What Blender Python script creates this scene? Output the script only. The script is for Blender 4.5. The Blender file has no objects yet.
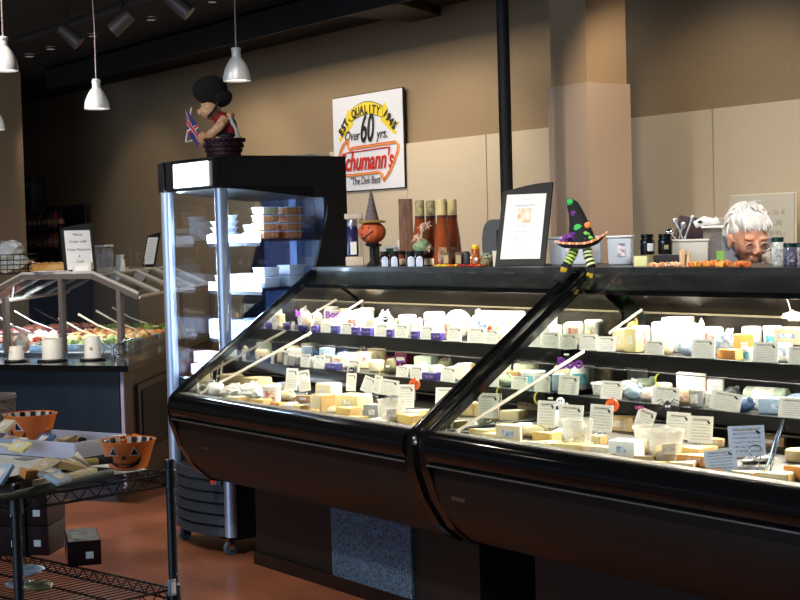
import bpy, bmesh, math, random
from mathutils import Vector, Matrix, Euler, noise
random.seed(7)
SC = bpy.context.scene
COL = SC.collection
# ---------------------------------------------------------------- camera
F_PX = 1530.6
CAMZ = 1.5
RT = Vector((0.57242, 0.81953, -0.02673)).normalized()
UP = Vector((-0.01863, 0.04558, 0.99879)).normalized()
FW = Vector((-0.81975, 0.57122, -0.04136)).normalized()
cam = bpy.data.cameras.new('camera')
cam.sensor_width = 36.0
cam.lens = F_PX * 36.0 / 800.0
cam.clip_end = 200
camo = bpy.data.objects.new('camera', cam)
COL.objects.link(camo)
camo.matrix_world = Matrix(((RT.x, UP.x, -FW.x, 0), (RT.y, UP.y, -FW.y, 0), (RT.z, UP.z, -FW.z, CAMZ), (0, 0, 0, 1)))
SC.camera = camo
# ---------------------------------------------------------------- world, exposure
w = bpy.data.worlds.new('world')
SC.world = w
w.use_nodes = True
w.node_tree.nodes['Background'].inputs[0].default_value = (0.55, 0.68, 1.0, 1)
w.node_tree.nodes['Background'].inputs[1].default_value = 0.06
vs = SC.view_settings
vs.view_transform = 'Standard'
vs.look = 'None'
vs.exposure = 0.0
vs.gamma = 1.0
vs.use_curve_mapping = False

def area(name, loc, target, sx, sy, power, col=(1, 1, 1), spread=None):
    l = bpy.data.lights.new(name, 'AREA')
    l.shape = 'RECTANGLE'; l.size = sx; l.size_y = sy; l.energy = power; l.color = col
    if spread: l.spread = spread
    o = bpy.data.objects.new(name, l); COL.objects.link(o)
    o.location = loc
    d = Vector(target) - Vector(loc)
    q = d.to_track_quat('-Z', 'Y')
    o.rotation_euler = q.to_euler()
    return o

def spot(name, loc, target, power, col, ang, blend=0.3, size=0.03):
    l = bpy.data.lights.new(name, 'SPOT')
    l.energy = power; l.color = col; l.spot_size = math.radians(ang); l.spot_blend = blend
    l.shadow_soft_size = size
    o = bpy.data.objects.new(name, l); COL.objects.link(o)
    o.location = loc
    o.rotation_euler = (Vector(target) - Vector(loc)).to_track_quat('-Z', 'Y').to_euler()
    return o

WALL_Y = 6.2
CEIL = 3.04
# shop front daylight, far behind the camera
area('daylight', (-3.0, -7.0, 1.7), (-6, 3, 0.8), 9.0, 2.4, 330, (0.55, 0.76, 1.0))
# wall washers above the back wall, inside the added trough
WASH_Y = 5.22
area('wall_wash', (-9.3, WASH_Y, 2.965), (-9.3, 6.0, 2.2), 4.0, 0.03, 29, (1.0, 0.88, 0.70))
area('wall_wash', (-3.3, WASH_Y, 2.965), (-3.3, 6.0, 2.2), 2.1, 0.03, 7, (1.0, 0.88, 0.70))
# ceiling spots on the track, aimed at the lower wall
for i, (x, tx, p) in enumerate(((-12.6, -12.9, 20), (-10.6, -10.9, 46), (-8.0, -8.1, 50), (-5.1, -5.75, 54), (-4.3, -4.2, 12))):
    spot('track_spot', (x, 4.75, 2.85), (tx, 6.2, 1.5), p, (1.0, 0.85, 0.64), 74, 0.6)
# ceiling spots over the customer aisle; bar, clerk and ledge spots added to brighten
spot('aisle_spot', (-8.2, 1.6, 3.0), (-7.9, 2.9, 0.0), 170, (1.0, 0.86, 0.72), 66, 0.7, 0.08)
spot('bar_fill_spot', (-7.0, 1.9, 3.0), (-8.6, 3.9, 1.0), 300, (1.0, 0.94, 0.86), 80, 0.6, 0.08)
spot('rack_spot', (-3.9, 0.6, 3.0), (-4.3, 1.7, 0.9), 90, (1.0, 0.90, 0.78), 60, 0.6, 0.08)
spot('clerk_fill_spot', (-2.6, 3.6, 2.9), (-4.3, 4.66, 1.45), 230, (1.0, 0.93, 0.84), 50, 0.6, 0.25)
spot('ledge_fill_spot', (-4.6, 2.2, 3.0), (-5.2, 4.1, 1.45), 150, (1.0, 0.92, 0.82), 62, 0.6, 0.06)

spot('fridge_spot', (-5.4, 1.6, 3.0), (-6.8, 3.7, 2.0), 110, (1.0, 0.92, 0.82), 46, 0.6, 0.06)
spot('case_spot', (-5.3, 1.3, 3.0), (-5.4, 3.4, 0.85), 260, (1.0, 0.92, 0.80), 52, 0.7, 0.08)
spot('case_spot', (-3.2, 1.2, 3.0), (-3.5, 3.4, 0.85), 280, (1.0, 0.92, 0.80), 56, 0.7, 0.08)

# ---------------------------------------------------------------- pixel to place
def ray(px, py):
    return RT * ((px - 400) / F_PX) + UP * (-(py - 300) / F_PX) + FW
def onz(px, py, z):
    d = ray(px, py); t = (z - CAMZ) / d.z
    return Vector((d.x * t, d.y * t, z))
def ony(px, py, y):
    d = ray(px, py); t = y / d.y
    return Vector((d.x * t, y, CAMZ + d.z * t))
def onx(px, py, x):
    d = ray(px, py); t = x / d.x
    return Vector((x, d.y * t, CAMZ + d.z * t))
def mpp(P):
    return (Vector(P) - Vector((0, 0, CAMZ))).dot(FW) / F_PX

# ---------------------------------------------------------------- materials
def lin(c):
    return tuple((v / 255 / 12.92) if v / 255 <= 0.04045 else ((v / 255 + 0.055) / 1.055) ** 2.4 for v in c)
_M = {}
def mat(name, rgb, rough=0.5, metal=0.0, var=0.0, scale=20.0, bump=0.0, emit=None, estr=0.0, spec=0.5, coat=0.0, rgb2=None, trans=0.0, sss=0.0, alpha=None, stretch=None):
    if name in _M: return _M[name]
    m = bpy.data.materials.new(name); _M[name] = m
    m.use_nodes = True
    nt = m.node_tree; N = nt.nodes; Lk = nt.links
    b = N['Principled BSDF']
    c = (*lin(rgb), 1)
    b.inputs['Base Color'].default_value = c
    b.inputs['Roughness'].default_value = rough
    b.inputs['Metallic'].default_value = metal
    b.inputs['Specular IOR Level'].default_value = spec
    b.inputs['Coat Weight'].default_value = coat
    b.inputs['Coat Roughness'].default_value = 0.08
    b.inputs['Transmission Weight'].default_value = trans
    if sss:
        b.inputs['Subsurface Weight'].default_value = sss
        b.inputs['Subsurface Scale'].default_value = 0.02
    if emit:
        b.inputs['Emission Color'].default_value = (*lin(emit), 1)
        b.inputs['Emission Strength'].default_value = estr
    if alpha is not None: b.inputs['Alpha'].default_value = alpha
    if var or bump or rgb2:
        tc = N.new('ShaderNodeTexCoord'); mp = N.new('ShaderNodeMapping')
        if stretch: mp.inputs['Scale'].default_value = stretch
        nz = N.new('ShaderNodeTexNoise'); nz.inputs['Scale'].default_value = scale; nz.inputs['Detail'].default_value = 5
        Lk.new(tc.outputs['Object'], mp.inputs['Vector']); Lk.new(mp.outputs[0], nz.inputs['Vector'])
        if var or rgb2:
            mx = N.new('ShaderNodeMix'); mx.data_type = 'RGBA'
            c2 = (*lin(rgb2), 1) if rgb2 else tuple(v * (1 - var) for v in c[:3]) + (1,)
            mx.inputs['A'].default_value = c; mx.inputs['B'].default_value = c2
            rp = N.new('ShaderNodeMapRange'); rp.inputs['From Min'].default_value = 0.38; rp.inputs['From Max'].default_value = 0.62
            Lk.new(nz.outputs['Fac'], rp.inputs['Value']); Lk.new(rp.outputs[0], mx.inputs['Factor'])
            Lk.new(mx.outputs['Result'], b.inputs['Base Color'])
        if bump:
            bp = N.new('ShaderNodeBump'); bp.inputs['Strength'].default_value = min(1, bump); bp.inputs['Distance'].default_value = 0.004
            Lk.new(nz.outputs['Fac'], bp.inputs['Height']); Lk.new(bp.outputs[0], b.inputs['Normal'])
    return m

def glass(name, tint=(255, 255, 255), gloss=0.06, rough=0.02, haze=0.0, hazecol=(255, 255, 255), fk=0.4):
    """thin pane: mostly see-through, a little mirror, optional milky share"""
    if name in _M: return _M[name]
    m = bpy.data.materials.new(name); _M[name] = m
    m.use_nodes = True; nt = m.node_tree; N = nt.nodes; Lk = nt.links
    N.clear()
    out = N.new('ShaderNodeOutputMaterial')
    tr = N.new('ShaderNodeBsdfTransparent'); tr.inputs[0].default_value = (*lin(tint), 1)
    gl = N.new('ShaderNodeBsdfGlossy'); gl.inputs['Roughness'].default_value = rough
    fr = N.new('ShaderNodeFresnel'); fr.inputs['IOR'].default_value = 1.45
    mt = N.new('ShaderNodeMath'); mt.operation = 'MULTIPLY_ADD'; mt.inputs[1].default_value = fk; mt.inputs[2].default_value = gloss
    Lk.new(fr.outputs[0], mt.inputs[0])
    mx = N.new('ShaderNodeMixShader'); Lk.new(mt.outputs[0], mx.inputs[0]); Lk.new(tr.outputs[0], mx.inputs[1]); Lk.new(gl.outputs[0], mx.inputs[2])
    if haze:
        df = N.new('ShaderNodeBsdfDiffuse'); df.inputs[0].default_value = (*lin(hazecol), 1)
        m2 = N.new('ShaderNodeMixShader'); m2.inputs[0].default_value = haze
        Lk.new(mx.outputs[0], m2.inputs[1]); Lk.new(df.outputs[0], m2.inputs[2]); Lk.new(m2.outputs[0], out.inputs[0])
    else:
        Lk.new(mx.outputs[0], out.inputs[0])
    return m

def print_mat(name, paper, ink, lines=7, dens=0.5, nscale=45, margin=0.12):
    """paper with rows of tiny unreadable print, laid out on the card's own front"""
    if name in _M: return _M[name]
    m = bpy.data.materials.new(name); _M[name] = m
    m.use_nodes = True; nt = m.node_tree; N = nt.nodes; Lk = nt.links
    b = N['Principled BSDF']; b.inputs['Roughness'].default_value = 0.45
    tc = N.new('ShaderNodeTexCoord'); sp = N.new('ShaderNodeSeparateXYZ'); Lk.new(tc.outputs['Generated'], sp.inputs[0])
    def math_(op, a, bb=None, c=None):
        n = N.new('ShaderNodeMath'); n.operation = op
        for i, v in enumerate((a, bb, c)):
            if v is None: continue
            if isinstance(v, (int, float)): n.inputs[i].default_value = v
            else: Lk.new(v, n.inputs[i])
        return n.outputs[0]
    x, z = sp.outputs['X'], sp.outputs['Z']
    fr = math_('FRACT', math_('MULTIPLY', z, float(lines)))
    row = math_('LESS_THAN', fr, 0.5)
    nz = N.new('ShaderNodeTexNoise'); nz.inputs['Scale'].default_value = nscale; nz.inputs['Detail'].default_value = 1
    Lk.new(tc.outputs['Generated'], nz.inputs['Vector'])
    ink_ = math_('GREATER_THAN', nz.outputs['Fac'], 1 - dens)
    ins = math_('MULTIPLY', math_('GREATER_THAN', x, margin), math_('LESS_THAN', x, 1 - margin))
    inz = math_('MULTIPLY', math_('GREATER_THAN', z, margin), math_('LESS_THAN', z, 1 - margin * .7))
    k = math_('MULTIPLY', math_('MULTIPLY', row, ink_), math_('MULTIPLY', ins, inz))
    mx = N.new('ShaderNodeMix'); mx.data_type = 'RGBA'
    mx.inputs['A'].default_value = (*lin(paper), 1); mx.inputs['B'].default_value = (*lin(ink), 1)
    Lk.new(k, mx.inputs['Factor']); Lk.new(mx.outputs['Result'], b.inputs['Base Color'])
    return m

BLACK = mat('black_enamel', (14, 14, 16), 0.28, spec=0.5, var=0.3, scale=6)
BLACKG = mat('black_gloss', (10, 11, 13), 0.12, spec=0.6)
BLACKM = mat('black_matte', (16, 16, 17), 0.7)
BROWNB = mat('brown_black_panel', (13, 11, 11), 0.5, var=0.3, scale=8)
STEEL = mat('brushed_steel', (190, 192, 196), 0.28, metal=1.0, var=0.1, scale=40, stretch=(1, 1, 8))
CHROME = mat('chrome', (215, 218, 224), 0.12, metal=1.0)
ALU = mat('satin_aluminium', (176, 190, 214), 0.35, metal=0.7, spec=0.5)
DARKSTEEL = mat('dark_mirror_steel', (74, 68, 64), 0.30, metal=0.9, var=0.35, scale=3, stretch=(3, 1, 1))
WHITEP = mat('white_plastic', (238, 236, 232), 0.4)
CREAMP = mat('cream_plastic', (232, 226, 208), 0.45)
PAPER = mat('white_paper', (240, 239, 236), 0.7, var=0.04, scale=8)
CARD = print_mat('printed_card', (250, 246, 236), (120, 114, 106), 9, 0.45, 40)
CARDB = print_mat('blue_white_card', (196, 212, 240), (92, 104, 140), 7, 0.48, 26)
GLASS = glass('case_glass', (250, 252, 250), 0.004, fk=0.12)
GLASSF = glass('fridge_glass', (244, 248, 252), 0.05, 0.02, fk=0.6)
GLASSB = glass('sneeze_guard_glass', (240, 246, 250), 0.10, 0.02)
CLEARP = glass('clear_plastic', (252, 252, 250), 0.05, 0.2, 0.22, (255, 252, 246))
WRAP = glass('cling_wrap', (248, 248, 248), 0.10, 0.25, 0.30, (250, 250, 246))

# ---------------------------------------------------------------- mesh helpers
class MB:
    def __init__(s): s.bm = bmesh.new(); s.mi = 0
    def _mark(s, n0):
        s.bm.faces.ensure_lookup_table()
        for f in s.bm.faces[n0:]: f.material_index = s.mi
    def box(s, c, d, rot=None, bev=0.0, seg=2, taper=None):
        n0 = len(s.bm.faces)
        t = bmesh.new()
        bmesh.ops.create_cube(t, size=1.0)
        for v in t.verts:
            v.co = Vector((v.co.x * d[0], v.co.y * d[1], v.co.z * d[2]))
            if taper and v.co.z > 0: v.co.x *= taper; v.co.y *= taper
        if bev: bmesh.ops.bevel(t, geom=t.edges[:], offset=bev, segments=seg, profile=0.6, affect='EDGES')
        M = Matrix.Translation(c)
        if rot is not None: M = M @ (rot.to_matrix().to_4x4() if not isinstance(rot, (int, float)) else Matrix.Rotation(rot, 4, 'Z'))
        s._merge(t, M); s._mark(n0); return s
    def _merge(s, t, M):
        mp = {}
        for v in t.verts: mp[v] = s.bm.verts.new(M @ v.co)
        for f in t.faces:
            try: s.bm.faces.new([mp[v] for v in f.verts])
            except ValueError: pass
        t.free()
    def cyl(s, p0, p1, r0, r1=None, n=16, cap=True):
        n0 = len(s.bm.faces)
        p0, p1 = Vector(p0), Vector(p1); r1 = r0 if r1 is None else r1
        z = (p1 - p0).normalized(); x = z.orthogonal().normalized(); y = z.cross(x)
        a = [s.bm.verts.new(p0 + (x * math.cos(2 * math.pi * i / n) + y * math.sin(2 * math.pi * i / n)) * r0) for i in range(n)]
        b = [s.bm.verts.new(p1 + (x * math.cos(2 * math.pi * i / n) + y * math.sin(2 * math.pi * i / n)) * r1) for i in range(n)]
        for i in range(n): s.bm.faces.new((a[i], a[(i + 1) % n], b[(i + 1) % n], b[i]))
        if cap: s.bm.faces.new(a[::-1]); s.bm.faces.new(b)
        s._mark(n0); return s
    def tube(s, pts, r, n=8, close=False):
        n0 = len(s.bm.faces)
        pts = [Vector(p) for p in pts]; L = len(pts); rings = []
        up = None
        for i, p in enumerate(pts):
            if close: t = (pts[(i + 1) % L] - pts[i - 1]).normalized()
            else: t = (pts[min(i + 1, L - 1)] - pts[max(i - 1, 0)]).normalized()
            if up is None: up = t.orthogonal().normalized()
            else:
                up = (up - t * up.dot(t))
                up = up.normalized() if up.length > 1e-6 else t.orthogonal().normalized()
            y = t.cross(up); rr = r[i] if isinstance(r, (list, tuple)) else r
            rings.append([s.bm.verts.new(p + (up * math.cos(2 * math.pi * k / n) + y * math.sin(2 * math.pi * k / n)) * rr) for k in range(n)])
        for i in range(L if close else L - 1):
            a, b = rings[i], rings[(i + 1) % L]
            for k in range(n): s.bm.faces.new((a[k], a[(k + 1) % n], b[(k + 1) % n], b[k]))
        if not close: s.bm.faces.new(rings[0][::-1]); s.bm.faces.new(rings[-1])
        s._mark(n0); return s
    def lathe(s, prof, c=(0, 0, 0), n=24, sx=1, sy=1, M=None):
        n0 = len(s.bm.faces); c = Vector(c); rings = []
        for r, z in prof:
            if r < 1e-5: rings.append([s.bm.verts.new(c + Vector((0, 0, z)))])
            else: rings.append([s.bm.verts.new(c + Vector((r * sx * math.cos(2 * math.pi * k / n), r * sy * math.sin(2 * math.pi * k / n), z))) for k in range(n)])
        vs_ = [v for q in rings for v in q]
        for a, b in zip(rings, rings[1:]):
            for k in range(n):
                k2 = (k + 1) % n
                if len(a) == 1 and len(b) == 1: continue
                if len(a) == 1: s.bm.faces.new((a[0], b[k2], b[k]))
                elif len(b) == 1: s.bm.faces.new((a[k], a[k2], b[0]))
                else: s.bm.faces.new((a[k], a[k2], b[k2], b[k]))
        if M is not None:
            for v in vs_: v.co = M @ v.co
        s._mark(n0); return s
    def prism(s, poly, vec):
        """closed polygon of 3D points, extruded by vec"""
        n0 = len(s.bm.faces); vec = Vector(vec)
        a = [s.bm.verts.new(Vector(p)) for p in poly]; b = [s.bm.verts.new(Vector(p) + vec) for p in poly]
        n = len(poly)
        for i in range(n): s.bm.faces.new((a[i], a[(i + 1) % n], b[(i + 1) % n], b[i]))
        s.bm.faces.new(a[::-1]); s.bm.faces.new(b)
        s._mark(n0); return s
    def ball(s, c, r, sub=2, amp=0.0, fq=3.0, seed=0, rot=None, flat=None):
        n0 = len(s.bm.faces); t = bmesh.new()
        bmesh.ops.create_icosphere(t, subdivisions=sub, radius=1.0)
        rr = (r, r, r) if isinstance(r, (int, float)) else r
        for v in t.verts:
            k = 1 + (amp * noise.noise(v.co * fq + Vector((seed * 3.1, seed * 1.7, seed))) if amp else 0)
            v.co = Vector((v.co.x * rr[0], v.co.y * rr[1], v.co.z * rr[2])) * k
            if flat is not None and v.co.z < flat: v.co.z = flat
        M = Matrix.Translation(c)
        if rot is not None: M = M @ rot.to_matrix().to_4x4()
        s._merge(t, M); s._mark(n0); return s
    def build(s, name, m, parent=None, loc=None, rot=None, smooth=35):
        bmesh.ops.recalc_face_normals(s.bm, faces=s.bm.faces[:])
        me = bpy.data.meshes.new(name); s.bm.to_mesh(me); s.bm.free()
        for q in (m if isinstance(m, (list, tuple)) else [m]): me.materials.append(q)
        if smooth:
            me.shade_smooth()
            me.set_sharp_from_angle(angle=math.radians(smooth))
        o = bpy.data.objects.new(name, me); COL.objects.link(o)
        if parent is not None: o.parent = parent
        if loc is not None: o.location = loc
        if rot is not None: o.rotation_euler = (0, 0, rot) if isinstance(rot, (int, float)) else rot
        return o

def tag(o, label=None, cat=None, group=None, kind=None):
    if label: o['label'] = label
    if cat: o['category'] = cat
    if group: o['group'] = group
    if kind: o['kind'] = kind
    return o
def thing(name, label, cat, loc=(0, 0, 0), rz=0.0, group=None):
    o = bpy.data.objects.new(name, None); COL.objects.link(o); o.empty_display_size = 0.05
    o.location = loc; o.rotation_euler = (0, 0, rz) if isinstance(rz, (int, float)) else rz
    return tag(o, label, cat, group)
def struct(name, mb, m, smooth=0):
    o = mb.build(name, m, smooth=smooth); o['kind'] = 'structure'; return o
def text(name, s, size, m, parent, loc, rx=math.pi / 2, rz=0.0, depth=0.0008, shear=0.0, ry=0.0, sx=1.0, bold=0.0, align='CENTER'):
    cu = bpy.data.curves.new(name, 'FONT'); cu.body = s; cu.size = size; cu.extrude = depth; cu.shear = shear
    cu.align_x = align; cu.align_y = 'CENTER'; cu.offset = bold; cu.resolution_u = 3
    t = bpy.data.objects.new(name + '_tmp', cu); COL.objects.link(t)
    bpy.context.view_layer.update()
    dg = bpy.context.evaluated_depsgraph_get()
    me = bpy.data.meshes.new_from_object(t.evaluated_get(dg)); bpy.data.objects.remove(t); bpy.data.curves.remove(cu)
    me.materials.clear(); me.materials.append(m); me.name = name
    o = bpy.data.objects.new(name, me); COL.objects.link(o); o.parent = parent; o.location = loc
    o.rotation_euler = Euler((rx, ry, rz), 'XYZ'); o.scale = (sx, 1, 1)
    return o
def copy_tree(o, parent=None):
    c = o.copy(); COL.objects.link(c)
    if parent is not None: c.parent = parent
    for ch in list(o.children): copy_tree(ch, c)
    return c
X_AX, Y_AX, Z_AX = Vector((1, 0, 0)), Vector((0, 1, 0)), Vector((0, 0, 1))
FACE = math.radians(55)      # turns a front (-Y) towards the aisle corner
# ================================================================ room
WALLU = mat('tan_wall_paint', (150, 128, 100), 0.85, var=0.05, scale=60, bump=0.15)
WALLL = mat('cream_wall_panel', (208, 192, 168), 0.75, var=0.03, scale=60, bump=0.1)
PILU = mat('taupe_paint', (172, 142, 110), 0.85, bump=0.1, scale=60)
PILL = mat('taupe_panel', (188, 162, 140), 0.8, bump=0.1, scale=60)
CEILM = mat('black_ceiling_paint', (12, 12, 17), 0.9, var=0.4, scale=1.2)
FLOORM = mat('stained_red_concrete', (146, 90, 64), 0.30, var=0.0, scale=2.2, rgb2=(116, 70, 52), spec=0.4, bump=0.04)
struct('floor', MB().box((-8, 0, -0.05), (22, 14.4, 0.1)), FLOORM)
struct('ceiling', MB().box((-8.2, 1.2, CEIL + 0.05), (17.6, 10.4, 0.1)), CEILM)
mb = MB(); mb.box((-8.3, WALL_Y + 0.11, CEIL / 2), (17.4, 0.2, CEIL))
mb.mi = 1
js = [-9.75] + [ony(409, 160, WALL_Y).x, ony(488.7, 160, WALL_Y).x, ony(715.5, 150, WALL_Y).x - 1.25 / 1, ony(715.5, 150, WALL_Y).x, ony(715.5, 150, WALL_Y).x + 1.2, -2.4, 0.3]
js = sorted(js)
for a, b in zip(js, js[1:]):
    mb.box(((a + b) / 2, WALL_Y - 0.004, 2.147 / 2), (b - a - 0.008, 0.03, 2.147))
struct('wall_back', mb, [WALLU, WALLL])
struct('wall_left', MB().box((-13.15, 1.5, CEIL / 2), (0.3, 7.1, CEIL)), WALLU)
struct('wall_far', MB().box((-16.95, 5.1, CEIL / 2), (0.2, 2.2, CEIL)), WALLU)
mb = MB(); mb.box((-5.91, 5.335, 2.25 + (CEIL - 2.25) / 2), (0.275, 0.27, CEIL - 2.25))
mb.mi = 1; mb.box((-5.91, 5.335, 2.25 / 2), (0.30, 0.295, 2.245))
struct('wall_pillar', mb, [PILU, PILL])
# duct box at the top of the wall
P = [onz(332, 15, 2.98), onz(412, 22, 2.98), onz(442, 16, 2.98), onz(400, 4, 2.98)]
DUCT = mat('dark_duct', (40, 34, 30), 0.7)
t = MB().prism(P, (0, 0, 0.3)).build('ceiling_duct', DUCT, smooth=0)
tag(t, 'dark boxed duct hanging from the ceiling against the tan wall', 'duct')
# added trough whose shielding lip cuts the wash off along a straight line
for xa, xb, lab in ((-12.6, -7.1, 'long added black trough that shapes the wall light, left of the pillar'), (-4.4, -2.2, 'added black trough that shapes the wall light, right of the pillar')):
    t = thing('added_wash_trough', lab, 'light baffle', ((xa + xb) / 2, WASH_Y, 2.97))
    MB().box((0, -0.09, -0.03), (xb - xa, 0.02, 0.18)).box((0, 0, 0.055), (xb - xa, 0.2, 0.02)).build('trough_body', BLACKM, t, smooth=0)
    MB().box((0, 0.10, 0.015), (xb - xa, 0.015, 0.09)).build('shielding_lip', BLACKM, t, smooth=0)
# track and spot heads
a, b = onz(17, 40, 2.97), onz(140, 0, 2.97)
d = (b - a).normalized()
t = thing('light_track', 'thin black lighting track running across the dark ceiling', 'track', a)
MB().tube([(0, 0, 0), (b - a) + d * 1.5], 0.02, 6).build('rail', mat('track_black', (46, 44, 46), 0.6), t)
for k in range(4):
    p = (b - a) * (k / 3.0); MB().cyl(p, p + Vector((0, 0, 0.06)), 0.006, n=6).build('hanger', BLACKM, t)
HEADM = mat('spot_head_grey', (70, 62, 62), 0.5)
for i, (x, y, lab) in enumerate(((69, 35, 'grey track spotlight aimed right, farthest left on the ceiling track'), (122, 22, 'grey track spotlight tilted left, above the middle pendant lamp'), (178, 4, 'grey track spotlight at the top edge, nearest the camera of the track heads'))):
    p = onz(x, y, 2.86)
    t = thing('track_spotlight', lab, 'spotlight', p, 0, 'spotlights on the ceiling track')
    s = -1 if i == 1 else 1
    v = (RT * 0.75 * s - Vector((0, 0, 0.66))) * 0.085
    MB().cyl(-v * 0.8, v, 0.042, 0.048, 14).build('head', HEADM, t)
    MB().cyl((0, 0, 0), (0, 0, 0.18), 0.008, n=8).build('stem', BLACKM, t)
GLOW = mat('downlight_glow', (255, 250, 240), 0.5, emit=(255, 248, 235), estr=4.0)
for x, y, lab in ((151, 18, 'round recessed ceiling downlight right of the track spotlights'), (50.5, 47.5, 'tilted round ceiling downlight, larger of the two at far left'), (29.5, 55, 'small round ceiling downlight nearest the back wall'), (93, 34.5, 'small ceiling downlight behind the cord of the middle pendant'), (212, 0, 'ceiling downlight cut by the top edge of the photo')):
    p = onz(x, y, CEIL - 0.006)
    r = 4.4 * mpp(p)
    t = thing('downlight', lab, 'downlight', p, 0, 'recessed ceiling downlights')
    MB().lathe([(r * 1.25, 0.004), (r * 1.25, -0.012), (r, -0.014), (r, 0.004)], n=24).build('trim_ring', mat('downlight_ring', (60, 58, 58), 0.5), t)
    MB().lathe([(0, -0.004), (r, -0.004), (r, 0.003), (0, 0.003)], n=24).build('diffuser', GLOW, t)

# ================================================================ pendant lamps
LAMPM = mat('lamp_brushed_metal', (206, 208, 210), 0.40, metal=0.25, var=0.08, scale=30, stretch=(1, 1, 6))
LAMPIN = mat('lamp_inner_glow', (255, 246, 230), 0.5, emit=(255, 240, 220), estr=2.2)
def pendant(px, py, wpx, lab):
    z = 2.17
    p = onz(px, py, z); r = 0.5 * wpx * mpp(p)
    t = thing('pendant_lamp', lab, 'pendant lamp', p, 0, 'metal pendant lamps')
    k = r / 0.06
    prof = [(0.0600, 0), (0.0600, 0.004), (0.0585, 0.020), (0.054, 0.042), (0.046, 0.062), (0.036, 0.080), (0.026, 0.094), (0.020, 0.100), (0.020, 0.104), (0.019, 0.125), (0.021, 0.128), (0.021, 0.138), (0.018, 0.142), (0.0, 0.143)]
    inner = [(0.0, 0.096), (0.024, 0.090), (0.034, 0.078), (0.044, 0.060), (0.052, 0.040), (0.0565, 0.019), (0.058, 0.0)]
    MB().lathe([(a * k, b * k) for a, b in inner + prof], n=32).build('shade', LAMPM, t)
    MB().lathe([(0.0, 0.012 * k), (0.050 * k, 0.012 * k), (0.050 * k, 0.006 * k), (0, 0.004 * k)], n=24).build('diffuser', LAMPIN, t)
    MB().tube([(0, 0, 0.14 * k), (0.002, 0, 0.4), (-0.012, -0.01, CEIL - z)], 0.0035, 6).build('cord', mat('pendant_cord', (150, 132, 128), 0.6), t)
    MB().lathe([(0, 0), (0.05, 0), (0.05, -0.02), (0, -0.02)], (-0.012, -0.01, CEIL - z), 20).build('ceiling_cup', BLACKM, t)
    l = bpy.data.lights.new('pendant_bulb', 'SPOT'); l.energy = 22; l.color = (1, 0.86, 0.7); l.spot_size = math.radians(120); l.spot_blend = 0.5; l.shadow_soft_size = 0.03
    o = bpy.data.objects.new('pendant_bulb', l); COL.objects.link(o); o.location = (p.x, p.y, p.z - 0.004)
pendant(237, 81, 28, 'silver bell pendant lamp hanging above the fridge and teddy bear')
pendant(97, 109, 25, 'silver bell pendant lamp hanging over the left food bar, second from left')
pendant(4, 71, 29, 'silver bell pendant lamp hanging at the left edge of the picture, upper one')
pendant(-7, 130, 24, 'lower pendant lamp almost cut off by the left edge')

# ================================================================ cheese cases
YF, YB = 3.90, 4.17
ZT = 1.369
END = [(3.905, 1.355), (3.885, 1.345), (3.50, 1.07), (3.135, 0.815), (3.112, 0.79), (3.105, 0.75), (3.11, 0.68), (3.15, 0.57), (3.22, 0.46), (3.30, 0.395), (3.42, 0.372)]
MIRROR = mat('mirror_end_panel', (200, 200, 200), 0.03, metal=1.0)
PERF = mat('blue_grey_perforated_metal', (88, 120, 148), 0.4, metal=0.2, rgb2=(26, 40, 52), scale=150)
FASCIA = mat('dark_marbled_fascia', (58, 60, 62), 0.35, metal=0.2, rgb2=(40, 42, 44), scale=14, stretch=(1, 1, 2), coat=0.2)
LEDM = mat('led_strip_glow', (255, 250, 240), 0.5, emit=(255, 246, 230), estr=6)
def end_frame(parent, x, wdt, mirror=False, glassy=False, name='end_frame'):
    mb = MB()
    # slanted bar as a swept band along the profile, .03 thick inward
    o_ = END; n = len(o_)
    poly = []
    inn = []
    for i, (y, z) in enumerate(o_):
        a = Vector(o_[max(i - 1, 0)]); b = Vector(o_[min(i + 1, n - 1)]); t_ = (b - a).normalized()
        nrm = Vector((-t_.y, t_.x))          # inward
        if nrm.x < 0: nrm = -nrm
        q = Vector((y, z)) + nrm * 0.03
        inn.append((q.x, q.y))
    poly = [(0, y, z) for y, z in o_] + [(0, y, z) for y, z in inn[::-1]]
    for i in range(n - 1):
        mb.prism([(x, *o_[i]), (x, *o_[i + 1]), (x, *inn[i + 1]), (x, *inn[i])], (wdt, 0, 0))
    mb.build(name, BLACKG, parent, smooth=50)
    MB().tube([(x + wdt * .5, 3.880, 1.3475), (x + wdt * .5, 3.50, 1.0765), (x + wdt * .5, 3.138, 0.8195)], .0035, 6).build('edge_highlight', CHROME, parent)  # bright strip added as the edge highlight of the bar
    # bolts
    for (y, z) in ((3.128, 0.785), (3.13, 0.765)):
        MB().lathe([(0, 0.006), (0.006, 0.003), (0.007, 0)], n=10, M=Matrix.Translation((x + wdt, y - 0.012, z)) @ Matrix.Rotation(math.pi / 2, 4, 'Y')).build('bolt', CHROME, parent)
    low = [(x + 0.004, 3.14, 0.80)] + [(x + 0.004, y, z) for y, z in inn[4:]] + [(x + 0.004, 3.46, 0.372), (x + 0.004, 4.35, 0.372), (x + 0.004, 4.35, 0.80)]
    MB().prism(low, (wdt - 0.008, 0, 0)).build('lower_side_panel', BLACKM, parent, smooth=0)
    up = [(x + 0.012, 3.17, 0.80), (x + 0.012, 3.90, 1.33), (x + 0.012, 4.17, 1.33), (x + 0.012, 4.17, 0.80)]
    MB().prism(up, (0.008, 0, 0)).build('side_glass', MIRROR if mirror else GLASS, parent, smooth=0)

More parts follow.
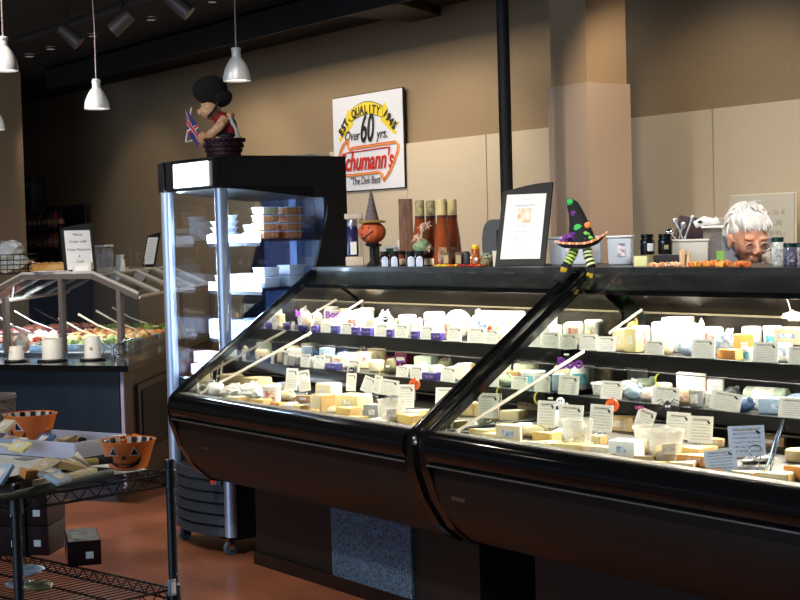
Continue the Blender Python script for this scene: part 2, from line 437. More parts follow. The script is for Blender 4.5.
def case(x0, x1, lab, mirror):
    t = thing('deli_display_case', lab, 'display case', (0, 0, 0), 0, 'refrigerated cheese display cases')
    L = x1 - x0; xc = (x0 + x1) / 2; W = 0.045
    end_frame(t, x0, W, mirror)
    end_frame(t, x1 - W, W)
    a, b = x0 + W, x1 - W; l = b - a
    # top
    MB().box((xc, (YF + 4.42) / 2, ZT - 0.046), (L, 4.42 - YF, 0.085), bev=0.004).build('top_fascia', FASCIA, t)
    MB().box((xc, YF + 0.03, ZT - 0.098), (L, 0.075, 0.018), bev=0.003).build('fascia_lip', BLACKG, t)
    MB().box((xc, 3.995, 1.276), (l, 0.03, 0.006)).build('light_strip', LEDM, t, smooth=0)
    # inside back
    MB().prism([(a, 4.02, 1.285), (a, 4.165, 1.185), (a, 4.175, 1.185), (a, 4.175, 1.285)], (l, 0, 0)).build('upper_back_panel', DARKSTEEL, t, smooth=0)
    MB().box((xc, 4.158, 1.182), (l, 0.014, 0.007)).build('back_trim', mat('pale_trim_metal', (132, 122, 100), 0.5, metal=0.6), t, smooth=0)
    MB().box((xc, YB, 1.115), (l, 0.01, 0.13)).build('back_panel', DARKSTEEL, t, smooth=0)
    MB().box((xc, YB + 0.01, 0.92), (l, 0.02, 0.27)).build('rear_panel', BLACKM, t, smooth=0)
    MB().box((xc, 4.39, 0.80), (l, 0.03, 0.96)).build('rear_door', mat('rear_white_door', (190, 188, 184), 0.5), t, smooth=0)
    # shelves
    for (yf, z, h) in ((3.85, 1.05, 0.052), (3.765, 0.888, 0.046)):
        s = MB().box((xc, (yf + YB) / 2, z - 0.008), (l, YB - yf - 0.01, 0.014)).build('shelf', BLACK, t, smooth=0)
        MB().box((xc, yf + 0.004, z - h / 2 + 0.004), (l, 0.014, h), bev=0.003).build('shelf_lip', mat('shelf_lip_black', (8, 8, 10), 0.5, spec=.3), s)
        MB().box((xc, yf - 0.006, z - h - 0.006), (l, 0.006, 0.004)).build('shelf_edge_trim', mat('dull_trim', (96, 88, 84), 0.4, metal=0.6), s, smooth=0)
        MB().box((xc, yf + 0.03, z - 0.02), (l, 0.012, 0.006)).build('shelf_light', mat('shelf_led_glow', (255, 250, 240), 0.5, emit=(255, 244, 226), estr=1.2), s, smooth=0)
    # deck
    MB().box((xc, 3.66, 0.782), (l, 0.99, 0.018)).build('deck', mat('deck_steel', (74, 70, 66), 0.45, metal=0.5), t, smooth=0)
    MB().box((xc, 3.165, 0.803), (l, 0.045, 0.024), bev=0.005).build('deck_lip', mat('dull_lip_metal', (96, 88, 80), 0.5, metal=0.3), t)
    # glass, hinged at the top
    MB().prism([(a, 3.142, 0.822), (a, 3.882, 1.345), (a, 3.886, 1.339), (a, 3.146, 0.816)], (l, 0, 0)).build('front_glass', GLASS, t, smooth=0)
    # bumper rail
    mb = MB()
    prof = [(3.155, 0.812), (3.125, 0.808), (3.100, 0.790), (3.090, 0.760), (3.093, 0.735), (3.108, 0.712), (3.112, 0.706), (3.104, 0.702), (3.106, 0.694), (3.125, 0.690), (3.155, 0.690)]
    mb.prism([(a, y, z) for y, z in prof], (l, 0, 0)); mb.build('bumper_rail', BLACKG, t, smooth=40)
    mb = MB(); mb.box((xc, 3.104, 0.6995), (l, 0.010, 0.005), bev=0.001); mb.build('rail_highlight', mat('rail_highlight_grey', (120, 122, 124), 0.3, metal=0.7), t)  # grey strip standing in for the highlight along the bumper ridge
    lowp = [(3.130, 0.690), (3.135, 0.62), (3.16, 0.55), (3.22, 0.47), (3.29, 0.41), (3.36, 0.385), (3.47, 0.38), (3.47, 0.42), (3.40, 0.43), (3.25, 0.52), (3.19, 0.60), (3.17, 0.690)]
    MB().prism([(a, y, z) for y, z in lowp], (l, 0, 0)).build('lower_front_panel', BROWNB, t, smooth=50)
    MB().box((xc, 3.80, 0.58), (l, 0.9, 0.38)).build('insulated_tub', BLACKM, t, smooth=0)
    bx0 = x0 + (0.14 if mirror else 0.18); bx1 = x1 - 0.10
    MB().box(((bx0 + bx1) / 2, 3.90, 0.20), (bx1 - bx0, 0.86, 0.38)).build('base', BROWNB, t, smooth=0)
    MB().box(((bx0 + bx1) / 2, 3.462, 0.03), (bx1 - bx0, 0.02, 0.06)).build('kick_plate', BLACK, t, smooth=0)
    return t
case(-6.34, -4.405, 'black slant-glass cheese case next to the upright fridge', True)
p0, p1 = onz(330, 570, 0.1), 0
t0 = [o for o in bpy.data.objects if o.name.startswith('deli_display_case')][0]
gx0, gx1 = ony(331, 530, 3.455).x, ony(411, 560, 3.455).x
MB().box(((gx0 + gx1) / 2, 3.462, 0.20), (gx1 - gx0, 0.012, 0.33)).build('perforated_grille', PERF, t0, smooth=0)
q = ony(204, 447, 3.15); MB().box((q.x, 3.150, q.z), (0.08, 0.006, 0.017)).build('maker_plate', STEEL, t0, smooth=0)
case(-4.362, -2.42, 'black slant-glass cheese case on the right, below the clerk', False)
t1 = [o for o in bpy.data.objects if o.name.startswith('deli_display_case')][1]
q = ony(462, 499, 3.16); MB().box((q.x, 3.146, q.z), (0.075, 0.006, 0.015)).build('maker_plate', STEEL, t1, smooth=0)
ROD = mat('pale_rod', (214, 206, 192), 0.3, metal=0.3)
for tt, x in ((t0, -6.20), (t1, -4.27)):
    MB().tube([(x, 3.20, 0.812), (x, 3.80, 1.055)], 0.0065, 8).build('glass_stay', ROD, tt)
    MB().tube([(x, 3.93, 1.115), (x, 4.10, 1.195)], 0.0055, 8).build('upper_stay', ROD, tt)
for x0, x1 in ((-6.28, -4.44), (-4.32, -2.47)):
    area('deck_light', ((x0 + x1) / 2, 3.99, 1.266), ((x0 + x1) / 2, 3.30, 0.8), x1 - x0, 0.03, 30, (1.0, 0.93, 0.80), math.radians(100))
    area('case_light', ((x0 + x1) / 2, 4.0, 1.270), ((x0 + x1) / 2, 3.98, 0.8), x1 - x0, 0.03, 18, (1.0, 0.93, 0.82))
    area('shelf_light', ((x0 + x1) / 2, 3.89, 1.018), ((x0 + x1) / 2, 3.86, 0.5), x1 - x0, 0.02, 7, (1.0, 0.94, 0.86))

# ================================================================ upright fridge
FX0, FX1, FY0, FY1 = -7.035, -6.395, 3.45, 4.15
fr = thing('upright_display_fridge', 'tall black upright fridge with blue-lit shelves, glass sides and glowing sign', 'fridge', (0, 0, 0))
FB = mat('fridge_black', (16, 17, 22), 0.35, var=0.2, scale=5)
FDB = mat('fridge_inner_blue', (34, 50, 84), 0.35, metal=0.2)
xc = (FX0 + FX1) / 2
# head with curved underside
head = [(FY0, 1.752), (FY0, 1.895), (FY0 + 0.015, 1.905), (FY1, 1.905), (FY1, 1.70), (3.95, 1.705), (3.80, 1.72), (3.60, 1.742)]
MB().prism([(FX0, y, z) for y, z in head], (FX1 - FX0, 0, 0)).build('head', FB, fr, smooth=0)
SIGN = mat('lit_sign_face', (250, 252, 255), 0.4, emit=(235, 244, 255), estr=2.6)
sx0, sx1 = ony(175.5, 178, FY0).x, ony(209, 175, FY0).x
MB().box(((sx0 + sx1) / 2, FY0 - 0.006, 1.827), (sx1 - sx0, 0.016, 0.118), bev=0.006).build('lit_sign', SIGN, fr)
MB().box((FX0 + 0.03, FY0 - 0.008, 1.826), (0.06, 0.016, 0.15), bev=0.005).build('corner_cap', FB, fr)
MB().box((FX1 - 0.03, FY0 - 0.008, 1.826), (0.06, 0.016, 0.15), bev=0.005).build('corner_cap', FB, fr)
for x in (FX0 + 0.035, FX1 - 0.035):
    MB().cyl((x, FY0 + 0.015, 0.09), (x, FY0 + 0.015, 1.76), 0.031, n=20).build('corner_post', ALU, fr)
MB().box((FX0 + 0.003, (FY0 + 4.0) / 2, 1.28), (0.006, 4.0 - FY0 - 0.04, 0.96)).build('side_glass', GLASSF, fr, smooth=0)
MB().box((FX1 - 0.003, (FY0 + 3.98) / 2, 1.28), (0.006, 3.98 - FY0 - 0.04, 0.96)).build('side_glass', GLASSF, fr, smooth=0)
back = [(4.0, 1.75), (4.04, 1.66), (4.03, 1.60), (3.97, 1.40), (3.90, 1.20), (3.87, 0.85), (3.87, 0.10), (FY1, 0.10), (FY1, 1.75)]
for x in (FX0, FX1 - 0.02):
    MB().prism([(x - 0.001, y, z) for y, z in back], (0.022, 0, 0)).build('rear_side_panel', FB, fr, smooth=0)
MB().box((xc, 4.075, 0.95), (FX1 - FX0 - 0.04, 0.10, 1.6)).build('rear_wall', FDB, fr, smooth=0)
MB().box((xc + 0.05, 4.01, 1.3), (0.07, 0.03, 0.86)).build('shelf_rail', mat('blue_grey_rail', (110, 136, 180), 0.4, metal=0.3), fr, smooth=0)
PRICE = mat('white_price_strip', (236, 240, 248), 0.5, var=0.06, scale=50)
SHELVES = [1.50, 1.262, 1.02]
for z in SHELVES:
    s = MB().box((xc + 0.03, 3.85, z), (0.54, 0.36, 0.012)).build('shelf', mat('dark_blue_shelf', (26, 36, 62), 0.35), fr, smooth=0)
    MB().box((xc + 0.03, 3.663, z + 0.012), (0.54, 0.006, 0.042)).build('price_strip', PRICE, s, smooth=0)
    MB().box((xc + 0.03, 3.670, z - 0.018), (0.54, 0.02, 0.016)).build('shelf_nose', FB, s, smooth=0)
MB().box((xc, 3.72, 0.60), (FX1 - FX0 - 0.02, 0.46, 0.44)).build('lower_tub', FB, fr, smooth=0)
MB().box((xc, 3.81, 0.235), (FX1 - FX0 - 0.06, 0.66, 0.33)).build('motor_housing', BLACKM, fr, smooth=0)
LOUV = mat('louver_grey_black', (44, 48, 56), 0.35)
g = MB().box((xc + 0.0, 3.455, 0.235), (FX1 - FX0 - 0.08, 0.02, 0.32)).build('grille', BLACKM, fr, smooth=0)
for k in range(6):
    zz = 0.09 + k * 0.054
    pts = []
    for i in range(11):
        u = i / 10 - 0.5
        pts.append((xc + u * (FX1 - FX0 - 0.07), 3.452 - 0.075 * (1 - (2 * u) ** 2), zz))
    mbb = MB()
    for i in range(10):
        p, q = pts[i], pts[i + 1]
        mbb.prism([p, (p[0], p[1] + 0.012, zz + 0.040), (p[0], p[1] + 0.03, zz + 0.040), (p[0], p[1] + 0.018, zz)], Vector(q) - Vector(p))
    mbb.build('louver', LOUV, g, smooth=50)
MB().box((FX1 - 0.075, 3.41, 0.362), (0.055, 0.03, 0.04), bev=0.004).build('switch_box', mat('switch_blue_grey', (120, 136, 150), 0.4), fr)
MB().box((FX1 - 0.072, 3.392, 0.362), (0.026, 0.012, 0.022), bev=0.002).build('power_switch', mat('switch_red', (206, 50, 34), 0.4, emit=(220, 50, 30), estr=0.3), fr)
q = ony(181.5, 484, 3.44); MB().box((FX0 + 0.10, 3.388, q.z), (0.05, 0.01, 0.018)).build('rating_label', PAPER, fr, smooth=0)
for x, y in ((FX1 - 0.06, 3.47), (FX0 + 0.10, 3.47), (FX1 - 0.06, 4.08), (FX0 + 0.10, 4.08)):
    c = MB().box((x, y, 0.078), (0.05, 0.05, 0.012)).box((x - 0.016, y, 0.052), (0.004, 0.03, 0.05)).box((x + 0.016, y, 0.052), (0.004, 0.03, 0.05)).build('castor', CHROME, fr)
    MB().cyl((x - 0.012, y, 0.032), (x + 0.012, y, 0.032), 0.032, n=20).build('wheel', mat('grey_rubber', (70, 84, 96), 0.5), c)
area('fridge_post_light', (FX0 + 0.06, 3.52, 1.28), (xc + .1, 3.80, 1.28), 0.03, 0.9, 9, (0.62, 0.80, 1.0))
area('fridge_post_light', (FX1 - 0.06, 3.52, 1.28), (xc - .1, 3.80, 1.28), 0.03, 0.9, 9, (0.62, 0.80, 1.0))
for x_ in (-0.2, 0.0, 0.2): spot('fridge_light', (xc + x_, 3.56, 1.725), (xc + x_, 3.80, 0.9), 7, (0.62, 0.80, 1.0), 120, 0.5, 0.01)


# ================================================================ left food bar
C0 = onz(128, 366, 0.81); F0 = onz(0, 364.5, 0.81); S0 = onz(167, 351, 0.81)
fd = (F0 - C0).normalized(); sd = (S0 - C0).normalized()
bar = thing('food_bar', 'dark island food bar under an angled sneeze guard, left of the fridge', 'food bar', (0, 0, 0))
def bp(a, b, z): q = C0 + fd * a + sd * b; return Vector((q.x, q.y, z))
LF, LS = 2.4, 3.2
NAVY = mat('navy_black_laminate', (20, 30, 42), 0.32, var=0.3, scale=5)
SIDEB = mat('brown_side_laminate', (84, 68, 56), 0.45, var=0.15, scale=7)
mb = MB(); mb.prism([bp(0.09, 0.09, 0.08), bp(LF, 0.09, 0.08), bp(LF, LS, 0.08), bp(0.09, LS, 0.08)], (0, 0, 0.70)); mb.build('front_body', NAVY, bar, smooth=0)
mb = MB(); mb.prism([bp(0.07, 0.10, 0.10), bp(0.10, 0.10, 0.10), bp(0.10, LS - 0.01, 0.10), bp(0.07, LS - 0.01, 0.10)], (0, 0, 0.68)); mb.build('side_panel', SIDEB, bar, smooth=0)
mb = MB(); mb.prism([bp(0.055, 0.07, 0.10), bp(0.075, 0.07, 0.10), bp(0.075, 0.095, 0.10), bp(0.055, 0.095, 0.10)], (0, 0, 0.68)); mb.build('corner_strip', mat('lilac_edge_strip', (150, 146, 170), 0.4), bar, smooth=0)
mb = MB(); mb.prism([bp(0.045, 0.42, 0.2), bp(0.068, 0.42, 0.2), bp(0.068, 1.4, 0.2), bp(0.045, 1.4, 0.2)], (0, 0, 0.46)); sp_ = mb.build('access_door', mat('door_brown', (66, 54, 46), 0.5), bar, smooth=0)
mb = MB(); mb.prism([bp(0.036, 0.50, 0.24), bp(0.046, 0.50, 0.24), bp(0.046, 1.32, 0.24), bp(0.036, 1.32, 0.24)], (0, 0, 0.38)); mb.build('door_recess', BLACKM, sp_, smooth=0)
mb = MB(); mb.prism([bp(0.15, 0.15, 0.0), bp(LF, 0.15, 0.0), bp(LF, LS, 0.0), bp(0.15, LS, 0.0)], (0, 0, 0.08)); mb.build('plinth', mat('grey_plinth', (84, 78, 84), 0.4), bar, smooth=0)
mb = MB(); mb.prism([bp(0, 0, 0.775), bp(LF, 0, 0.775), bp(LF, LS, 0.775), bp(0, LS, 0.775)], (0, 0, 0.035)); mb.build('counter_top', BLACKG, bar, smooth=0)
mb = MB(); mb.prism([bp(0.22, 0.64, 0.81), bp(LF, 0.64, 0.81), bp(LF, LS - .1, 0.81), bp(0.22, LS - .1, 0.81)], (0, 0, 0.02)); mb.build('well_top', STEEL, bar, smooth=0)
# sneeze guard
nrm = Vector((fd.y, -fd.x, 0)).normalized()
def onplane(px, py, Q, n):
    d = ray(px, py); O = Vector((0, 0, CAMZ)); return O + d * ((Q - O).dot(n) / d.dot(n))
Q = bp(0, 0.58, 0)
gr, gl_ = onplane(93, 276, Q, nrm), onplane(23, 277.5, Q, nrm)
er, el = onplane(139, 297, Q, nrm), onplane(-30, 306, Q, nrm)
ZR = (gr.z + gl_.z) / 2; gr.z = gl_.z = ZR
LG = 2.4
FRM = mat('guard_frame_taupe', (128, 112, 104), 0.4, metal=0.5)
FRW = mat('guard_frame_light', (206, 198, 190), 0.4, metal=0.3)
gd = bar
mb = MB()
for a, b in ((gl_, gr), (gr, er), (gl_, el)): mb.tube([a, b], 0.022, 4)
mb.build('front_guard_frame', FRM, gd, smooth=0)
mb = MB()
up_ = Vector((0, 0, 0.024))
for a, b in ((gl_, gr), (gr, er), (gl_, el)): mb.tube([a + up_, b + up_], 0.010, 4)
mb.build('guard_edge_strip', FRW, gd, smooth=0)
for px in (61.5, 119.5, 5):
    top = onplane(px, 285, Q, nrm)
    u = (top - gr).dot(fd) ; base = Vector((top.x, top.y, 0.83))
    zt = ZR if 0 <= (top - gr).dot(fd) <= (gl_ - gr).length else min(ZR, (er.z if u < 0 else el.z) + 0.05)
    MB().box((base.x, base.y, (zt + 0.83) / 2), (0.028, 0.04, zt - 0.83), rot=math.atan2(fd.y, fd.x)).build('guard_post', FRM, gd, smooth=0)
MB().prism([gl_ + sd * 0.0, gr, gr + sd * LG, gl_ + sd * LG], (0, 0, 0.012)).build('guard_roof', mat('guard_roof_white', (214, 210, 204), 0.4), gd, smooth=0)
rd = [gr - er, gl_ - el]
for (a, e) in ((gr, er), (gl_, el)):
    MB().prism([a, e, e + sd * LG, a + sd * LG], (0, 0, 0.006)).build('slanted_glass', GLASSB, gd, smooth=0)
    MB().tube([e, e + sd * LG], 0.012, 6).build('eave_rail', FRW, gd)
    for k in range(1, 5):
        MB().tube([a + sd * LG * k / 4 + up_ * .5, e + sd * LG * k / 4 + up_ * .5], 0.011, 4).build('rafter', FRW, gd, smooth=0)
bl, br = Vector((el.x, el.y, 0.83)), Vector((er.x, er.y, 0.83))
MB().prism([br, er, gr, gl_, el, bl], nrm * 0.006).build('front_glass', GLASSB, gd, smooth=0)
for k in (1.3, 2.6):
    p = er + sd * k; MB().box((p.x, p.y, (p.z + 0.83) / 2), (0.03, 0.03, p.z - 0.83)).build('guard_post', FRM, gd, smooth=0)
area('bar_light', (bp(1.1, 1.4, 1.22)), bp(1.1, 1.4, 0.8), 1.8, 0.3, 26, (1.0, 0.94, 0.86))
# ================================================================ cheeses, packs, cards
def seeded(i): return random.Random(1000 + i)
_n = [0]
CH = {
 'cream': mat('cheese_cream', (240, 226, 186), 0.5, sss=0.1, var=0.08, scale=30, bump=0.1),
 'white': mat('cheese_white', (242, 238, 226), 0.5, sss=0.1, var=0.05, scale=30, bump=0.1),
 'yellow': mat('cheese_yellow', (238, 204, 122), 0.45, sss=0.1, var=0.08, scale=25),
 'orange': mat('cheese_orange', (230, 160, 78), 0.45, sss=0.1, var=0.08, scale=25),
 'tan': mat('cheese_tan', (206, 178, 130), 0.6, var=0.12, scale=25, bump=0.15),
 'brown': mat('cheese_rind_brown', (168, 128, 84), 0.7, var=0.2, scale=25, bump=0.3),
 'pale': mat('cheese_pale_yellow', (238, 222, 160), 0.5, sss=0.1, var=0.08, scale=30),
 'grey': mat('pack_grey', (150, 152, 148), 0.4, var=0.1, scale=14),
 'blue': mat('pack_ice_blue', (172, 194, 216), 0.35, var=0.15, scale=14),
 'deepblue': mat('pack_deep_blue', (86, 116, 160), 0.4, var=0.3, scale=30),
 'green': mat('pack_soft_green', (186, 200, 170), 0.4, var=0.15, scale=18),
 'olive': mat('pack_olive', (132, 126, 88), 0.5, var=0.3, scale=30),
 'purple': mat('box_purple_blue', (58, 46, 122), 0.45, var=0.1, scale=30),
 'magenta': mat('box_magenta', (134, 24, 66), 0.45, rgb2=(84, 14, 44), scale=40),
 'dark': mat('pack_dark', (58, 62, 60), 0.5, var=0.4, scale=30),
 'teal': mat('label_teal', (60, 140, 150), 0.4, rgb2=(120, 190, 200), scale=60),
 'beige': mat('box_beige', (222, 206, 170), 0.6, var=0.06, scale=12),
 'snow': mat('pack_snow', (248, 246, 240), 0.4, var=0.03, scale=20),
}
NICE = {'cream': 'cream coloured', 'white': 'white', 'yellow': 'yellow', 'orange': 'orange', 'tan': 'tan', 'brown': 'brown rinded', 'pale': 'pale yellow', 'grey': 'grey', 'blue': 'ice blue', 'deepblue': 'blue', 'green': 'pale green', 'olive': 'olive', 'purple': 'dark purple', 'magenta': 'magenta', 'dark': 'dark', 'teal': 'teal', 'beige': 'beige', 'snow': 'white'}
RIND = mat('cheese_rind', (216, 176, 112), 0.6, var=0.2, scale=30, bump=0.2)
STICK = mat('pack_sticker', (246, 242, 232), 0.5, rgb2=(206, 196, 186), scale=90)
LABR = mat('pack_red_print', (196, 90, 70), 0.5, rgb2=(240, 226, 214), scale=60)
LABB = mat('pack_blue_print', (110, 140, 190), 0.5, rgb2=(232, 236, 240), scale=60)

def item(kind, pos, w, h, col, lab, cat, rz=None, d=None, group=None, name=None):
    """one cheese or pack standing at pos, w wide, h high, d deep"""
    _n[0] += 1; i = _n[0]; R = seeded(i)
    d = d or w * 0.8
    rz = R.uniform(0.05, 0.8) if rz is None else rz
    m = CH[col]; stick = R.choice([STICK, LABR, LABB, STICK, STICK])
    if kind == 'block':
        o = MB().box((0, 0, h / 2), (w, d, h), bev=min(w, h) * 0.10, taper=R.uniform(0.93, 1)).build(name or 'cheese_block', m)
        MB().box((w * R.uniform(-.1, .1), -d / 2 * 0.985, h * 0.5), (w * 0.36, 0.002, h * 0.36)).build('label', stick, o, smooth=0)
    elif kind == 'wedge':
        pts = [(-w / 2, -d / 2, 0), (w / 2, -d / 2 * 0.75, 0), (w * 0.45, d / 2, 0), (-w * 0.1, d / 2, 0)] if R.random() < .35 else [(-w / 2, -d * 0.1, 0), (w * 0.42, -d / 2, 0), (w / 2, d * 0.42, 0)]
        b = MB(); b.prism(pts, (0, 0, h)); bmesh.ops.bevel(b.bm, geom=b.bm.edges[:], offset=min(w, h) * 0.07, segments=2, affect='EDGES')
        o = b.build(name or 'cheese_wedge', m)
        p1, p2 = Vector(pts[1]), Vector(pts[2]); e = (p2 - p1).normalized(); nn = Vector((e.y, -e.x, 0))
        MB().prism([p1 + e * .003 + nn * 0.0005, p2 - e * .003 + nn * 0.0005, p2 - e * .003 + nn * 0.003, p1 + e * .003 + nn * 0.003], (0, 0, h * 0.96)).build('rind', RIND, o, smooth=0)
        if R.random() < .6:
            MB().box((w * .15, -d * 0.05, h + 0.0006), (w * 0.3, d * 0.25, 0.0012), rot=R.uniform(-.4, .4)).build('label', stick, o, smooth=0)
    elif kind == 'wheel':
        r = w / 2; b_ = min(h, r) * .2
        o = MB().lathe([(0, 0), (r - b_, 0), (r - b_ * .3, b_ * .3), (r, b_), (r, h - b_), (r - b_ * .3, h - b_ * .3), (r - b_, h), (0, h)], n=28).build(name or 'cheese_round', m)
        MB().lathe([(0, h + .0012), (r * .55, h + .0012), (r * .55, h - .001), (0, h - .001)], n=20).build('label', stick, o)
    elif kind == 'stand':      # round pack standing on its edge
        r = h / 2; b_ = 0.2 * min(d, r)
        M_ = Matrix.Translation((0, 0, r)) @ Matrix.Rotation(math.pi / 2, 4, 'X')
        o = MB().lathe([(0, -d / 2), (r - b_, -d / 2), (r, -d / 2 + b_), (r, d / 2 - b_), (r - b_, d / 2), (0, d / 2)], n=28, M=M_).build(name or 'cheese_round', m)
        MB().lathe([(r * .62, d / 2 + .001), (r * .74, d / 2 + .002), (r * .86, d / 2 + .001)], n=28, M=M_).build('label_ring', mat('ring_print', (196, 186, 170), .5), o)
        MB().lathe([(0, d / 2 + .002), (r * .5, d / 2 + .002), (r * .5, d / 2 - .001)], n=24, M=M_).build('label', stick, o)
    elif kind == 'half':
        r = w / 2; pts = [(r * math.cos(a * math.pi / 14), r * 0.9 * math.sin(a * math.pi / 14), 0) for a in range(15)]
        b = MB(); b.prism(pts, (0, 0, h)); o = b.build(name or 'half_cheese_round', m, smooth=30)
        MB().box((0, -0.0008, h * .5), (w * .45, 0.0016, h * .45)).build('label', stick, o, smooth=0)
    elif kind == 'tub':
        r = w / 2
        o = MB().lathe([(0, 0), (r * .82, 0), (r * .86, h * .05), (r * .97, h * .86), (r * .97, h * .88), (0, h * .88)], n=28).build(name or 'cheese_tub', m)
        MB().lathe([(0, h), (r * .9, h), (r * .94, h * .985), (r * 1.03, h * .97), (r * 1.03, h * .87), (r * .98, h * .87), (r * .98, h * .90), (0, h * .90)], n=28).build('lid', mat('tub_lid_white', (246, 244, 240), .35), o)
        a0 = -math.pi / 2
        b = MB(); b.prism([(r * .99 * math.cos(a0 + t * .12) * .93, r * .99 * math.sin(a0 + t * .12) * .93, h * .2) for t in range(-5, 6)] + [(r * 1.0 * math.cos(a0 + t * .12) * .95, r * 1.0 * math.sin(a0 + t * .12) * .95, h * .2) for t in range(5, -6, -1)], (0, 0, h * .5)); b.build('label', CH['teal'] if col == 'snow' else stick, o, smooth=0)
    elif kind == 'log':
        M_ = Matrix.Translation((-w / 2, 0, h / 2)) @ Matrix.Rotation(math.pi / 2, 4, 'Y')
        o = MB().lathe([(0, 0), (h * .38, 0), (h * .5, h * .12), (h * .5, w - h * .12), (h * .38, w), (0, w)], n=20, M=M_).build(name or 'cheese_log', m)
        MB().lathe([(h * .505, w * .25), (h * .507, w * .3), (h * .507, w * .7), (h * .505, w * .75)], n=20, M=M_).build('label', stick, o)
    elif kind == 'wrap':       # soft lump twisted into film
        b = MB(); b.ball((0, 0, h * .45), (w * .5, d * .5, h * .48), 3, 0.22, 1.8, i)
        for v in b.bm.verts:
            if v.co.z < 0.002: v.co.z = 0.0
        b.ball((w * .32, 0, h * .75), (w * .16, d * .14, h * .28), 2, 0.6, 3, i + 5)
        o = b.build(name or 'wrapped_cheese', m, smooth=60)
        MB().box((-w * .05, -d * .40, h * .55), (w * .34, .004, h * .3), rot=Euler((-.45, 0, 0))).build('label', stick, o, smooth=0)
    elif kind == 'bag':
        b = MB(); b.ball((0, 0, h * .42), (w * .5, d * .5, h * .46), 4, 0.34, 2.6, i)
        for v in b.bm.verts:
            if v.co.z < 0.0: v.co.z = 0.0
        for k in range(3):
            a = R.uniform(-1, 1); b.prism([(a * w * .3, 0, h * .62), (a * w * .3 + w * .14, .004, h * .68), (a * w * .3 + w * .10, .012, h * 1.02), (a * w * .3 - w * .03, .006, h * .96)], (0, .003, 0))
        o = b.build(name or 'bagged_cheese', m, smooth=70)
    elif kind == 'pack':       # flat film pack leaning back
        b = MB(); b.box((0, 0, h / 2), (w, d, h), bev=min(w, d, h) * .28, seg=3)
        for v in b.bm.verts: v.co += Vector((noise.noise(v.co * 30 + Vector((i, 0, 0))), noise.noise(v.co * 30 + Vector((0, i, 0))), 0)) * w * .05
        o = b.build(name or 'cheese_pack', m, smooth=60)
        MB().box((0, -d / 2 * 1.0, h * .52), (w * .55, .003, h * .5)).build('label', stick, o, smooth=0)
    elif kind == 'box':
        o = MB().box((0, 0, h / 2), (w, d, h), bev=.0015).build(name or 'cheese_box', m)
        MB().box((0, -d / 2 - .0003, h * .55), (w * .7, .001, h * .3)).build('printed_band', mat('box_print_band', (150, 140, 190), .5, rgb2=(60, 50, 120), scale=80) if col == 'purple' else stick, o, smooth=0)
    o.location = pos; o.rotation_euler = (0, 0, rz)
    return tag(o, lab, cat, group)

ICON = mat('card_black_icon', (24, 24, 24), .6)
def card(pos, w, h, lab, rz=0.3, lean=0.16, roll=0.0, style=None, stake=False, m=None, flip=False):
    _n[0] += 1; R = seeded(_n[0])
    t = thing('price_card', lab, 'price card', pos, (0, roll, rz), 'price cards in the cheese cases')
    g = MB().box((0, 0, 0), (w, 0.0016, h)).build('card', m or CARD, t, smooth=0)
    g.location = (0, math.sin(lean) * h / 2, h / 2 * math.cos(lean) + (0.022 if stake else 0.002)); g.rotation_euler = (-lean, 0, 0)
    ic = MB(); sx = w * .3; sz = (h * .30 if not flip else -h * .28)
    ic.ball((sx, -.0012, sz), (w * .055, .0008, h * .05), 1).ball((sx + w * .05, -.0012, sz - h * .05), (w * .05, .0008, h * .045), 1)
    ic.build('icon', ICON, g)
    MB().box((0, -.0011, h * .36), (w * .66, .0008, h * .045)).build('heading', mat('card_heading_ink', (88, 80, 74), .6, rgb2=(190, 184, 172), scale=260), g, smooth=0)
    if stake:
        s = MB(); s.tube([(-.012, .0, 0.0), (-.010, .002, .012), (0, .003, .026), (.010, .002, .012), (.012, 0, 0)], .0022, 6); s.box((0, .004, .008), (.034, .022, .012), bev=.003)
        s.build('clip', CHROME, t)
    return t

